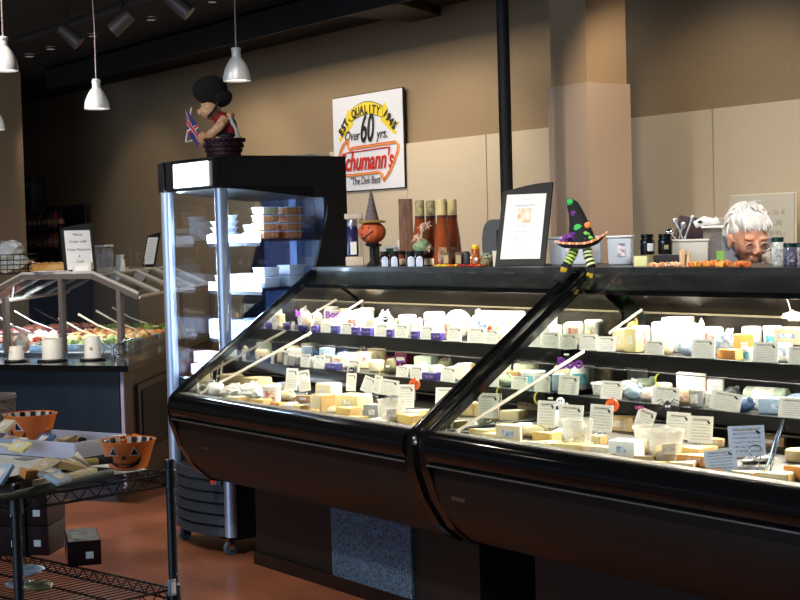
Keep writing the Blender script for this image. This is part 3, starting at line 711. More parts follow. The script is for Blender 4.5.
PURPLE = mat('pick_purple', (112, 44, 148), .4)
ORANGEP = mat('pick_orange', (236, 98, 40), .4)
YELLOWP = mat('pick_yellow', (228, 222, 82), .4)
BLACKP = mat('pick_black', (22, 22, 34), .4)
WHITEPK = mat('pick_white', (236, 240, 250), .4)
def pick(kind, px, py, Y, size, lab, col=None):
    p = ony(px, py, Y)
    t = thing('halloween_pick', lab, 'halloween pick', (p.x, p.y, p.z), FACE * 0.9)
    s = size / 2
    MB().cyl((0, .002, -s * 2.6), (0, .002, -s * .3), .0016, n=6).build('stick', WHITEPK, t)
    M_ = Matrix.Rotation(math.pi / 2, 4, 'X')
    if kind == 'pumpkin':
        MB().lathe([(0, -.003), (s * .9, -.003), (s, 0), (s * .9, .003), (0, .003)], n=22, M=M_).box((s * .1, 0, s * 1.02), (s * .25, .005, s * .3)).build('pumpkin_face', ORANGEP, t)
        f = MB(); f.prism([(-s * .5, -.0045, s * .1), (-s * .15, -.0045, s * .1), (-s * .32, -.0045, s * .42)], (0, .002, 0)).prism([(s * .5, -.0045, s * .1), (s * .15, -.0045, s * .1), (s * .32, -.0045, s * .42)], (0, .002, 0))
        f.prism([(-s * .5, -.0045, -s * .2), (0, -.0045, -s * .55), (s * .5, -.0045, -s * .2), (0, -.0045, -s * .32)], (0, .002, 0)); f.build('face_print', mat('pick_face', (110, 40, 20), .5), t, smooth=0)
    elif kind == 'moon':
        pts = [(s * math.cos(a), 0, s * 1.1 * math.sin(a)) for a in [math.radians(v) for v in range(100, 261, 16)]]
        pts += [(s * .62 * math.cos(a) + s * .02 - s * .1, 0, s * .92 * math.sin(a)) for a in [math.radians(v) for v in range(256, 103, -16)]]
        MB().prism(pts, (0, .004, 0)).build('moon', YELLOWP, t, smooth=0)
    elif kind == 'ghost':
        MB().ball((0, 0, s * .3), (s * .6, .004, s * .6), 2).ball((s * .1, 0, -s * .35), (s * .5, .004, s * .6), 2).ball((s * .75, 0, -s * .05), (s * .34, .003, s * .16), 2).ball((-s * .6, 0, -s * .2), (s * .3, .003, s * .15), 2).build('ghost', WHITEPK, t)
        MB().ball((-s * .2, -.004, s * .4), (s * .1, .001, s * .14), 1).ball((s * .15, -.004, s * .4), (s * .1, .001, s * .14), 1).ball((s * .72, -.003, -s * .03), (s * .16, .002, s * .08), 1).build('ghost_face', ICON, t)
    elif kind == 'spider':
        b = MB().ball((0, 0, 0), (s * .5, .005, s * .55), 2).ball((0, 0, s * .5), (s * .3, .004, s * .25), 2)
        for k in range(8):
            sg = -1 if k < 4 else 1; a = -0.7 + 0.5 * (k % 4)
            b.tube([(0, 0, s * .1), (sg * s * .7, 0, s * (.1 + .6 * a + .3)), (sg * s * 1.15, 0, s * (a * .9 - .05))], .0016, 5)
        b.build('spider', BLACKP, t)
        MB().ball((-s * .15, -.005, s * .15), (s * .16, .002, s * .16), 1).ball((s * .15, -.005, s * .15), (s * .16, .002, s * .16), 1).build('eyes', WHITEPK, t)
    elif kind == 'boo':
        text('lettering', 'Boo', s * 1.5, PURPLE, t, (0, 0, s * .1), depth=.002, bold=s * .07)
    elif kind == 'bat':
        MB().ball((0, 0, 0), (s * .35, .004, s * .4), 2).prism([(0, 0, s * .2), (s, 0, s * .5), (s * .8, 0, -s * .3), (s * .3, 0, -s * .1)], (0, .003, 0)).prism([(0, 0, s * .2), (-s, 0, s * .5), (-s * .8, 0, -s * .3), (-s * .3, 0, -s * .1)], (0, .003, 0)).build('bat', col or PURPLE, t)
    return t

CASE_L, CASE_R = 'fridge-side case', 'clerk-side case'
def ordinal(k): return ['first', 'second', 'third', 'fourth', 'fifth', 'sixth', 'seventh', 'eighth', 'ninth', 'tenth', 'eleventh', 'twelfth', 'thirteenth', 'fourteenth', 'fifteenth', 'sixteenth', 'seventeenth', 'eighteenth', 'nineteenth', 'twentieth'][k]
KN = {'block': 'cheese block', 'wedge': 'cheese wedge', 'wheel': 'round cheese', 'stand': 'round cheese standing on edge', 'half': 'half cheese wheel', 'tub': 'lidded tub', 'log': 'cheese log', 'wrap': 'film wrapped cheese', 'bag': 'bagged cheese', 'pack': 'cheese packet', 'box': 'cheese carton'}
_cnt = {}
def lab_for(kind, col, row, case_):
    key = (kind, NICE[col], row, case_); k = _cnt.get(key, 0); _cnt[key] = k + 1
    return '%s %s, %s %s, %s such from the left' % (NICE[col], KN[kind], row, case_, ordinal(k)), k
ROWS = []          # collected first so that ordinals are true from left to right
def put(kind, px, pyb, wpx, hpx, col, row, Y=None, z=None, rz=None, d=None):
    if z is not None: p = onz(px, pyb, z)
    else: p = ony(px, pyb, Y)
    ROWS.append([kind, px, p, wpx, hpx, col, row, Y, rz, d])
ROW_Z = {1: 1.050, 2: 0.888}
RN = {1: 'top shelf of', 2: 'middle shelf of', 3: 'deck of'}
def shelf(row, px, wpx, hpx, kind, col, Y=None, rz=None, d=None, lift=0.0):
    """stand on shelf row at depth Y; px is where its middle shows"""
    Y = Y or (3.92 if row == 1 else 3.84)
    z = ROW_Z[row] + lift
    # y pixel of the shelf at that depth, found by a short search
    py = 350.0
    for _ in range(30):
        p = ony(px, py, Y)
        py += (p.z - z) / mpp(p)
    p = ony(px, py, Y); p.z = z
    ROWS.append([kind, px, p, wpx, hpx, col, row, Y, rz, d])
DZ = 0.792
def deck(px, pyb, wpx, hpx, kind, col, rz=None, d=None, lift=0.0):
    p = onz(px, pyb, DZ + lift)
    if p.y > 4.08: p = ony(px, pyb, 4.05); p.z = DZ + lift
    if p.y < 3.20: p.y = 3.20
    ROWS.append([kind, px, p, wpx, hpx, col, 3, None, rz, d])

# --- top shelf, left case
S = shelf
for px, w_, h_, k_, c_, Y_ in (
    (284, 16, 15, 'wrap', 'white', 4.00), (297, 13, 13, 'wrap', 'tan', 3.93), (311, 16, 19, 'wheel', 'snow', 4.02), (323, 14, 20, 'pack', 'cream', 4.08), (332, 16, 16, 'wrap', 'snow', 3.98),
    (343, 15, 22, 'tub', 'snow', 4.08), (352, 15, 17, 'pack', 'snow', 3.98), (364, 16, 20, 'wrap', 'white', 4.04), (373, 13, 16, 'pack', 'cream', 3.95),
    (386, 18, 23, 'bag', 'snow', 4.06), (394, 13, 15, 'wrap', 'green', 3.99), (406, 19, 20, 'wheel', 'snow', 4.02), (418, 17, 19, 'wrap', 'cream', 3.97), (433, 22, 24, 'wheel', 'white', 4.04), (441, 15, 14, 'wrap', 'snow', 3.95),
    (460, 24, 32, 'stand', 'snow', 4.02), (450, 11, 18, 'pack', 'cream', 3.93), (477, 19, 33, 'bag', 'snow', 4.06), (488, 19, 31, 'pack', 'snow', 4.02), (500, 19, 29, 'box', 'snow', 4.04), (493, 14, 16, 'wrap', 'orange', 3.93), (509, 17, 18, 'wheel', 'snow', 3.96), (518, 15, 35, 'pack', 'snow', 4.06), (525, 16, 20, 'wrap', 'cream', 3.96),
    (313.5, 5, 7, 'box', 'purple', 3.872), (317.5, 7, 7, 'box', 'purple', 3.872), (336, 9, 8, 'box', 'purple', 3.872), (356, 8, 8, 'box', 'purple', 3.872), (368, 11, 8, 'box', 'purple', 3.872), (390.5, 7, 8, 'box', 'purple', 3.872), (416, 9, 8, 'box', 'purple', 3.872), (438, 12, 8, 'box', 'purple', 3.872)):
    S(1, px, w_, h_, k_, c_, Y_, rz=(0.35 if k_ in ('box',) else None), d=(0.03 if k_ == 'stand' else None))
# --- top shelf, right case
for px, w_, h_, k_, c_, Y_ in (
    (536, 17, 28, 'pack', 'snow', 4.04), (545, 18, 28, 'wheel', 'snow', 4.06), (553, 18, 20, 'box', 'white', 3.98), (568, 20, 21, 'wheel', 'snow', 4.03), (579, 18, 24, 'pack', 'snow', 4.04), (590, 18, 25, 'tub', 'snow', 4.06), (601, 12, 18, 'wrap', 'tan', 4.00), (611, 18, 27, 'pack', 'snow', 4.06), (621, 15, 22, 'block', 'cream', 3.96),
    (634, 17, 24, 'block', 'pale', 3.95), (627, 14, 29, 'wrap', 'orange', 4.07), (646, 19, 24, 'pack', 'snow', 4.04), (658, 18, 28, 'wheel', 'snow', 4.06), (664, 18, 20, 'wrap', 'white', 3.97), (677, 24, 40, 'box', 'snow', 4.07), (683, 20, 18, 'wrap', 'blue', 3.95), (671, 14, 16, 'wrap', 'cream', 3.92), (697, 23, 32, 'wrap', 'snow', 4.05),
    (711, 20, 27, 'pack', 'snow', 4.05), (725, 21, 28, 'bag', 'blue', 3.98), (731, 26, 10, 'wedge', 'orange', 3.92), (742, 20, 24, 'block', 'orange', 3.97), (752, 20, 29, 'wheel', 'snow', 4.07), (749, 13, 13, 'tub', 'snow', 3.905), (773, 19, 31, 'tub', 'snow', 4.07), (784, 20, 19, 'pack', 'snow', 3.95), (795, 26, 16, 'box', 'beige', 4.00), (778, 16, 17, 'wheel', 'snow', 3.99), (806, 20, 30, 'pack', 'snow', 4.04)):
    S(1, px, w_, h_, k_, c_, Y_, rz=(0.35 if k_ == 'box' else None), d=(0.10 if k_ == 'box' else None), lift=(0.055 if (k_, px) == ('box', 795) else 0))
# --- middle shelf, left case
for px, w_, h_, k_, c_, Y_ in (
    (232, 12, 12, 'pack', 'grey', 3.85), (256, 17, 17, 'box', 'blue', 3.86), (268, 12, 12, 'wrap', 'green', 3.84), (292, 19, 14, 'wrap', 'deepblue', 4.04), (310, 19, 14, 'wrap', 'deepblue', 4.06), (294, 14, 9, 'pack', 'white', 3.86), (303, 11, 10, 'pack', 'snow', 3.88), (324, 22, 14, 'wheel', 'white', 3.98), (316, 12, 14, 'wrap', 'pale', 4.02), (338, 14, 13, 'wrap', 'deepblue', 4.08),
    (334, 15, 7, 'box', 'purple', 3.80), (342, 12, 13, 'pack', 'cream', 3.90), (352, 13, 12, 'wrap', 'grey', 4.04), (360, 15, 14, 'wrap', 'dark', 4.08), (369, 17, 16, 'block', 'cream', 3.98), (378, 19, 18, 'wheel', 'pale', 4.05), (377, 17, 11, 'wheel', 'cream', 3.90), (391, 13, 15, 'wrap', 'olive', 3.88), (393, 14, 10, 'box', 'magenta', 4.10), (404, 15, 15, 'box', 'magenta', 4.10),
    (409, 13, 10, 'pack', 'white', 3.88), (427, 22, 16, 'block', 'green', 4.03), (445, 18, 15, 'wrap', 'olive', 4.07), (424, 17, 11, 'wheel', 'snow', 3.89), (437, 17, 12, 'wheel', 'white', 3.89), (432, 17, 8, 'box', 'purple', 3.80), (452, 14, 13, 'wrap', 'white', 3.92), (464, 19, 17, 'wedge', 'white', 3.90), (471, 13, 13, 'wrap', 'green', 3.99)):
    S(2, px, w_, h_, k_, c_, Y_, rz=(0.3 if k_ == 'box' else None), d=(0.05 if k_ == 'box' else None))
# --- middle shelf, right case
for px, w_, h_, k_, c_, Y_ in (
    (490, 16, 13, 'pack', 'dark', 3.86), (506, 26, 19, 'wrap', 'white', 3.98), (520, 26, 18, 'wheel', 'cream', 4.02), (509, 18, 12, 'wrap', 'green', 3.86), (531, 14, 14, 'block', 'brown', 3.92), (548, 26, 15, 'tub', 'snow', 3.96), (559, 14, 17, 'wheel', 'blue', 3.87), (574, 28, 20, 'wheel', 'cream', 4.03), (596, 26, 12, 'tub', 'white', 3.90), (590, 27, 22, 'tub', 'snow', 4.02), (607, 15, 19, 'block', 'tan', 4.04),
    (622, 22, 16, 'wrap', 'grey', 3.92), (644, 26, 15, 'wrap', 'green', 4.05), (634, 24, 15, 'wrap', 'blue', 3.86), (648, 17, 14, 'wrap', 'white', 3.85), (668, 18, 16, 'wheel', 'cream', 3.94), (687, 30, 30, 'wedge', 'white', 3.98), (683, 16, 14, 'pack', 'tan', 3.86), (716, 17, 21, 'block', 'white', 4.03), (698, 16, 18, 'tub', 'grey', 3.84), (734, 17, 18, 'wrap', 'dark', 3.99), (711, 13, 15, 'pack', 'snow', 3.87),
    (765, 50, 17, 'log', 'green', 4.04), (800, 26, 17, 'wrap', 'blue', 4.02), (749, 25, 15, 'wrap', 'deepblue', 3.84), (772, 30, 15, 'block', 'blue', 3.88), (790, 20, 13, 'block', 'snow', 3.93), (758, 12, 14, 'pack', 'snow', 3.92)):
    S(2, px, w_, h_, k_, c_, Y_, rz=(0.15 if k_ == 'log' else None))
# --- deck, left case
D = deck
for a in ((213, 386, 26, 15, 'block', 'tan', .3), (205, 393, 26, 9, 'bag', 'grey'), (213, 395, 20, 15, 'wrap', 'snow'), (226, 399, 30, 15, 'bag', 'white'), (250, 402, 30, 20, 'bag', 'snow'), (236, 404, 20, 7, 'wedge', 'cream'), (256, 389, 18, 8, 'wrap', 'blue'), (242, 388, 16, 8, 'wedge', 'white'),
          (259, 406, 22, 7, 'wedge', 'yellow'), (273, 402, 20, 17, 'tub', 'white'), (290, 391, 20, 9, 'pack', 'blue'), (286, 400, 20, 11, 'wrap', 'cream'), (278, 408, 18, 6, 'wedge', 'orange'), (291, 409, 18, 7, 'wrap', 'snow'), (303, 402, 16, 6, 'half', 'brown'), (302, 411, 16, 6, 'wedge', 'pale'), (317, 411, 26, 17, 'wedge', 'cream', .2), (329, 399, 23, 16, 'block', 'cream', .25), (312, 413, 14, 4, 'wedge', 'orange'),
          (335, 408, 14, 14, 'wedge', 'pale'), (353, 409, 32, 15, 'block', 'pale', .30), (333, 415, 11, 9, 'wrap', 'cream'), (346, 416, 26, 9, 'wedge', 'yellow', .3), (356, 421, 22, 5, 'wedge', 'yellow', .2), (366, 403, 14, 8, 'wrap', 'dark'), (374, 419, 18, 15, 'block', 'grey', .5), (384, 422, 26, 3, 'block', 'snow', .3), (408, 423, 34, 9, 'wedge', 'yellow', .2), (412, 414, 30, 4, 'wedge', 'white'), (420, 428, 20, 4, 'wedge', 'cream'), (395, 401, 16, 8, 'wrap', 'grey')):
    D(*a[:6], rz=(a[6] if len(a) > 6 else None))
# --- deck, right case
for a in ((448, 424, 18, 8, 'wedge', 'cream'), (467, 415, 30, 13, 'wedge', 'tan', .5), (445, 431, 20, 6, 'wedge', 'yellow'), (463, 430, 26, 8, 'wedge', 'white'), (476, 434, 26, 6, 'wedge', 'pale'), (485, 424, 20, 7, 'wedge', 'grey'), (491, 420, 22, 12, 'half', 'brown'), (512, 420, 22, 10, 'wedge', 'cream', .3), (533, 424, 24, 15, 'wheel', 'white'), (528, 410, 26, 10, 'half', 'tan'), (504, 431, 22, 7, 'half', 'brown'), (494, 438, 22, 5, 'wedge', 'cream'),
          (508, 442, 30, 16, 'half', 'cream', .3), (521, 432, 18, 9, 'wheel', 'snow'), (534, 436, 30, 12, 'wrap', 'cream'), (545, 444, 28, 12, 'wedge', 'yellow'), (562, 440, 24, 12, 'wrap', 'snow'), (552, 449, 34, 7, 'wedge', 'cream'), (572, 451, 34, 8, 'wedge', 'pale', .2), (533, 447, 18, 5, 'wrap', 'yellow'), (595, 444, 20, 9, 'wedge', 'cream'), (588, 454, 32, 8, 'half', 'cream', .3), (577, 430, 22, 9, 'wrap', 'snow'),
          (619, 431, 34, 14, 'half', 'tan', .2), (620, 457, 30, 17, 'block', 'snow', .35), (607, 458, 18, 5, 'wedge', 'white'), (643, 452, 22, 8, 'wedge', 'pale'), (644, 462, 22, 6, 'wedge', 'tan'), (659, 466, 28, 4, 'wedge', 'yellow'), (690, 456, 46, 10, 'wedge', 'yellow', .25), (694, 466, 40, 10, 'half', 'orange', .3), (672, 467, 30, 6, 'wedge', 'cream'), (713, 474, 18, 5, 'block', 'brown', .5), (724, 462, 20, 8, 'wedge', 'cream'),
          (746, 478, 32, 7, 'wedge', 'cream', .3), (778, 482, 30, 10, 'wedge', 'cream', .25), (795, 480, 26, 14, 'wedge', 'orange', .3), (760, 462, 30, 8, 'wrap', 'grey'), (735, 458, 24, 7, 'half', 'tan'), (712, 446, 26, 7, 'half', 'tan'), (800, 461, 30, 12, 'wheel', 'tan'), (770, 446, 34, 9, 'half', 'brown')):
    D(*a[:6], rz=(a[6] if len(a) > 6 else None))
ROWS.sort(key=lambda r: r[1])
IT = []
def clear_glass(p, h, d, q=None):
    """slide away along the line of sight until the piece stays behind the sloping glass"""
    O = Vector((0, 0, CAMZ))
    for _ in range(60):
        if p.y - d * .55 >= 3.150 + max(0, (p.z + h - .815)) / .7068 + .010: break
        p = O + (p - O) * 1.002
    p.z = max(p.z, DZ)
    return p
for kind, px, p, wpx, hpx, col, row, Y, rz, d in ROWS:
    s = mpp(p); inleft = p.x < -4.38
    w_, h_ = wpx * s * 1.0, hpx * s
    if row == 1: h_ = min(h_, 0.125)
    if row == 2: h_ = min(h_, 0.105)
    d_ = d or w_ * (.8 if row == 3 else .7)
    if kind in ('wheel', 'tub'): d_ = w_
    if kind == 'half': d_ = w_ * .9
    if kind == 'log': d_ = h_
    if row == 3: p = clear_glass(p, h_, d_)
    rz = seeded(int(px * 7)).uniform(0.05, 0.8) if rz is None else rz
    IT.append([kind, p, w_, h_, d_, rz, col, row, inleft])
def rect(it):
    k, p, w_, h_, d_, rz = it[:6]; c, s = math.cos(rz), math.sin(rz); cy = d_ * .45 if k == 'half' else 0
    if k == 'half': x0, x1, y0, y1 = -w_ / 2, w_ / 2, 0, w_ * .45
    else: x0, x1, y0, y1 = -w_ / 2, w_ / 2, -d_ / 2, d_ / 2
    return [(p.x + x * c - y * s, p.y + x * s + y * c) for x, y in ((x0, y0), (x1, y0), (x1, y1), (x0, y1))]
def mtv(A, B):
    best = None
    for P_ in (A, B):
        for i in range(4):
            ex, ey = P_[(i + 1) % 4][0] - P_[i][0], P_[(i + 1) % 4][1] - P_[i][1]; L = math.hypot(ex, ey); nx, ny = ey / L, -ex / L
            a = [x * nx + y * ny for x, y in A]; b_ = [x * nx + y * ny for x, y in B]
            o1, o2 = max(a) - min(b_), max(b_) - min(a)
            if o1 <= 0 or o2 <= 0: return None
            o = min(o1, o2); sg = -1 if o1 < o2 else 1
            if best is None or o < best[0]: best = (o, nx * sg, ny * sg)
    return best
def clampit(it):
    p, row, w_, d_ = it[1], it[7], it[2], it[4]; c, s = abs(math.cos(it[5])), abs(math.sin(it[5]))
    hx, hy = (w_ * c + d_ * s) / 2, (w_ * s + d_ * c) / 2
    lo, hi = (-6.285, -4.435) if it[8] else (-4.325, -2.47)
    p.x = min(max(p.x, lo + hx), hi - hx)
    if row == 1: p.y = min(max(p.y, 3.868 + hy), 4.155 - hy) if it[0] != 'box' or it[6] != 'purple' else p.y
    elif row == 2: p.y = min(max(p.y, 3.784 + hy), 4.16 - hy) if it[0] != 'box' or it[6] != 'purple' else p.y
    else: p.y = min(max(p.y, 3.150 + max(0, p.z + it[3] - .815) / .7068 + .008 + hy), 4.12 - hy)
for it in IT: clampit(it)
for rnd in range(60):
    for i in range(len(IT)):
        for j in range(i + 1, len(IT)):
            a, b = IT[i], IT[j]
            if a[7] != b[7] or abs(a[1].x - b[1].x) > .3: continue
            if a[1].z >= b[1].z + b[3] or b[1].z >= a[1].z + a[3]: continue
            m = mtv(rect(a), rect(b))
            if m:
                k = m[0] * .5 + .0008
                fa = 0 if (a[6] == 'purple') else (2 if b[6] == 'purple' else 1); fb = 2 - fa
                a[1].x += m[1] * k * fa; a[1].y += m[2] * k * fa; b[1].x -= m[1] * k * fb; b[1].y -= m[2] * k * fb
                clampit(a); clampit(b)
                if rnd > 25 and rnd % 6 == 0:
                    for q in (a, b):
                        if q[6] != 'purple' and q[2] > .035: q[2] *= .95; q[4] *= .95
IT.sort(key=lambda it: (it[1] - Vector((0, 0, CAMZ))).dot(RT) / (it[1] - Vector((0, 0, CAMZ))).dot(FW))
for kind, p, w_, h_, d_, rz, col, row, inleft in IT:
    lab, k = lab_for(kind, col, RN[row], CASE_L if inleft else CASE_R)
    cat = {'tub': 'tub', 'box': 'box', 'pack': 'cheese'}.get(kind, 'cheese')
    item(kind, (p.x, p.y, p.z + .0005), w_ * .98, h_, col, lab, cat, rz=rz, d=d_ * .98)

# --- cards: (px, y bottom, width, height, row, turn, roll)
CARDS = []
for px, pb, w_, h_ in ((283, 329.5, 11, 10), (306.5, 331, 11, 11), (326, 332.5, 11, 9), (346, 334, 12, 11), (381, 337, 13, 12), (401, 338.5, 13, 13), (426.5, 340.5, 13, 13), (454, 342.5, 14, 14), (476, 344, 17, 15), (491, 345.5, 13, 14), (534, 347, 13, 14), (550, 348, 16, 16), (568, 349.5, 16, 15), (588, 350.5, 16, 16), (606, 352, 16, 15), (654, 355, 17, 14), (703, 358.5, 20, 19), (765, 362.5, 21, 20), (799, 364.5, 18, 18)):
    CARDS.append((px, pb, w_, h_, 1))
for px, pb, w_, h_, rl in ((227, 361, 9, 11, 0), (280, 364.5, 11, 11, .1), (305, 367, 10, 13, 0), (319, 369, 11, 13, 0), (353, 372, 13, 12, 0), (402, 377, 12, 11, 0), (416, 379, 12, 12, 0), (447.5, 383, 14, 15, .05), (492, 386, 13, 14, 0), (519, 388.5, 15, 13, 0), (542, 391, 15, 16, 0), (568, 393.5, 19, 19, .03), (611, 398.5, 20, 18, .03), (665, 404, 24, 18, .05), (724, 411.5, 26, 19, .12), (792, 418.5, 24, 20, .02)):
    CARDS.append((px, pb, w_, h_, 2, rl))
for px, pb, w_, h_, rl, m_ in ((232, 386, 8, 21, 0, None), (291, 393, 12, 22, .03, None), (306, 394, 12, 21, -.15, None), (351, 394, 10, 18, 0, None), (364, 392, 12, 16, .35, None), (375.5, 396, 8, 18, .15, None), (387, 398.5, 20, 16, .12, None), (406, 411, 16, 23, 0, None), (444, 409, 17, 18, 0, None),
                          (488, 422, 20, 25, 0, None), (546, 432, 17, 27, 0, None), (570, 433, 23, 24, .02, None), (600, 436, 21, 27, .04, None), (638, 436, 17, 24, .35, None), (677, 444, 22, 27, .05, None), (700, 448, 22, 27, .02, None)):
    CARDS.append((px, pb, w_, h_, 3, rl))
CARDS.sort(key=lambda c: (c[4], c[0]))
cc = {}
for c in CARDS:
    px, pb, w_, h_, row = c[:5]; rl = c[5] if len(c) > 5 else 0.0
    if row == 1: p = ony(px, pb, 3.862); p.z = 1.052
    elif row == 2: p = ony(px, pb, 3.778); p.z = 0.890
    else:
        p = onz(px, pb + 2, DZ + .004)
        if p.y > 3.72: p = ony(px, pb, 3.72); p.z = DZ + .004
    s = mpp(p); L_ = p.x < -4.38; key = (row, L_); k = cc.get(key, 0); cc[key] = k + 1
    R = seeded(int(px)); rz = R.uniform(.22, .42) if row < 3 else R.uniform(.35, .6)
    card(p, w_ * s / math.cos(FACE - rz), h_ * s, 'small printed price card, %s %s, %s card from the left' % (RN[row], CASE_L if L_ else CASE_R, ordinal(k)), rz, 0.14, rl, stake=(row == 3))
# two large blue-white handwritten cards
p = clear_glass(onz(748, 464, DZ), .11, .03); card(p, 34 * mpp(p) / .95, 31 * mpp(p), 'large blue-white card held upright by a wire spiral on the deck, far right', .75, .12, -.04, stake=True, m=CARDB)
p = clear_glass(onz(722, 474, DZ), .07, .09); card(p, 30 * mpp(p) / .95, 22 * mpp(p), 'crumpled blue-white card leaning low beside the wire spiral', .75, .25, -.1, m=CARDB)
# picks
pick('boo', 333, 315.5, 3.90, .060, 'small purple BOO pick on the top shelf of the left case')
pick('bat', 315, 319, 3.90, .030, 'tiny yellow and black pick left of the purple BOO on the top shelf', YELLOWP)
pick('spider', 385.5, 319.5, 3.885, .048, 'black skull-like spider pick on the top shelf of the left case')
pick('bat', 424.5, 321, 3.89, .022, 'tiny magenta pick beside a card on the top shelf', mat('pick_magenta', (176, 50, 130), .4))
pick('pumpkin', 490, 328.5, 3.87, .024, 'tiny orange pumpkin pick on the top shelf near the case divider')
pick('pumpkin', 286.5, 349.5, 3.79, .034, 'orange pick on the middle shelf at the left end, above a tilted card')
pick('pumpkin', 257, 348, 3.80, .026, 'small orange pick in the pale blue carton at the far left of the middle shelf')
pick('spider', 351.5, 371, 3.765, .050, 'black spider pick hanging before the middle shelf of the left case')
pick('bat', 400, 362, 3.78, .036, 'purple bat-like pick on the middle shelf of the left case')
pick('moon', 383, 374, 3.765, .040, 'yellow moon pick in the left case, beside a narrow card')
pick('pumpkin', 414.5, 384.5, 3.70, .050, 'orange pumpkin face pick in the left case, above the deli cup')
pick('moon', 501, 392, 3.70, .040, 'yellow moon pick leaning on the pale rod, right case')
pick('moon', 540, 398, 3.66, .048, 'yellow moon pick left of the white ghost pick')
pick('ghost', 560.5, 403.5, 3.62, .052, 'white ghost pick above a deck card in the right case')
pick('boo', 570, 364.5, 3.80, .078, 'bright purple BOO pick on the middle shelf of the right case')
pick('pumpkin', 612, 405.5, 3.64, .048, 'orange pumpkin face pick above the deck, right case')
pick('bat', 639, 408, 3.60, .030, 'small magenta pick on top of the tilted deck card', mat('pick_magenta', (176, 50, 130), .4))
pick('spider', 667.5, 407.5, 3.62, .062, 'large black spider pick with white eyes, right case')
pick('moon', 661, 380, 3.77, .046, 'yellow moon pick on the middle shelf of the right case')
pick('bat', 486, 367, 3.775, .024, 'tiny purple pick by the divider on the middle shelf')
# clear deli cups
def cup(px, pyb, wpx, hpx, lab, fill, level=.35, group='clear deli cups on the deck'):
    p = onz(px, pyb, DZ); s = mpp(p); r = wpx * s / 2; h = hpx * s
    p = clear_glass(p, h, r * 2.3)
    t = thing('deli_cup', lab, 'cup', p, FACE, group)
    MB().lathe([(0, 0), (r * .74, 0), (r * .76, .003), (r * .97, h * .95), (r * 1.03, h * .95), (r * 1.03, h), (r * .95, h), (r * .73, .005), (0, .005)], n=28).build('cup_wall', CLEARP, t)
    b = MB(); b.ball((0, 0, h * level * .6), (r * .74, r * .74, h * level * .6), 3, .25, 5, int(px)); b.build('filling', CH[fill], t, smooth=50)
    MB().box((0, -r * .87, h * .45), (r * .7, .0015, h * .35), rot=Euler((.18, 0, 0))).build('label', STICK, t, smooth=0)
cup(392, 425, 28, 23, 'clear deli cup of crumbs on the fridge-side deck, beside the grey block', 'cream')
cup(578, 452, 33, 30, 'clear deli cup of cheese just left of the large white block', 'cream', .3)
cup(651, 452, 36, 26, 'rear one of the two overlapping deli cups on the right deck', 'yellow', .45)
cup(666, 463, 38, 31, 'front one of the two overlapping deli cups on the right deck', 'yellow', .45)
# wire spiral holder and tongs
p = clear_glass(onz(756, 470, DZ), .08, .05)
t = thing('wire_card_spiral', 'silver wire spiral card holder standing among cheeses at right', 'card holder', p, FACE)
MB().tube([(.018 * math.cos(a / 3), -.003 + .001 * a / 6, .055 + .018 * math.sin(a / 3)) for a in range(0, 36)], .0016, 5).build('spiral', CHROME, t)
MB().tube([(.018, 0, .055), (.012, 0, .03), (0, 0, 0)], .002, 6).lathe([(0, 0), (.022, 0), (.022, .004), (0, .008)], n=16).build('foot', CHROME, t)
p = clear_glass(onz(769, 480, DZ), .16, .05)
t = thing('cheese_tongs', 'thin silver tongs standing upright in the deck cheeses, far right', 'tongs', p, FACE)
top = (.045, 0, .155)
MB().tube([(-.012, 0, .002), (.004, -.004, .05), (.02, 0, .10), top], [.003, .0035, .005, .004], 8).build('arm', CHROME, t)
MB().tube([(.006, .01, .002), (.016, .006, .05), (.03, .004, .10), top], [.003, .0035, .005, .004], 8).build('arm', CHROME, t)
p = ony(792, 316, 4.02)
t = MB().ball((0, 0, 0), (.028, .01, .016), 3, .6, 2, 4).ball((.018, 0, -.01), (.02, .008, .008), 2, .5, 2, 5).build('curled_paper_tag', mat('pink_white', (246, 222, 212), .5), None, p, FACE + .0)
tag(t, 'curled pinkish white tag hanging from the trim above the top shelf, far right', 'tag')
MB().tube([(0, 0, 0), (0, .04, .04), (-.005, .11, .10)], .001, 5).build('thread', WHITEPK, t)
# ================================================================ wall sign
s0 = ony(331, 99, 6.15); s1 = ony(400.5, 88, 6.15); s2 = ony(402.5, 187, 6.15)
SW, SH = s1.x - s0.x, 0.5 * (s0.z + s1.z) - s2.z
t = thing('wall_sign', 'white deli sign with yellow banner and red arrow lettering hung on the wall', 'sign', (s0.x, 6.168, s2.z))
MB().box((SW / 2, 0, SH / 2), (SW, 0.012, SH)).build('board', mat('sign_white', (232, 234, 244), .45), t, smooth=0)
MB().box((SW / 2, 0.004, SH / 2), (SW + .012, 0.014, SH + .012)).build('dark_edge', BLACKM, t, smooth=0)
SY = mat('sign_yellow', (240, 214, 50), .5); SK = mat('sign_black', (24, 26, 24), .5); SR = mat('sign_red', (206, 44, 34), .5); SO = mat('sign_orange', (240, 160, 84), .5)
fy = -0.0085
def sp(u, v, k=0): return Vector((u * SW, fy - k * .0012, v * SH))
def ribbon(pts_lo, pts_hi, m, k, nm):
    MB().prism([sp(u, v, k) for u, v in pts_lo] + [sp(u, v, k) for u, v in pts_hi[::-1]], (0, .001, 0)).build(nm, m, t, smooth=0)
arc_lo = [(0.27 + .46 * i / 12, 0.735 + 0.055 * math.sin(math.pi * i / 12)) for i in range(13)]
arc_hi = [(0.27 + .46 * i / 12, 0.845 + 0.070 * math.sin(math.pi * i / 12)) for i in range(13)]
ribbon([(.08, .56), (.13, .60), (.06, .66), (.17, .665), (.20, .72), (.20, .80), (.24, .86), (.31, .79)], [(.11, .53), (.30, .70)], SY, 0, 'banner_tail')
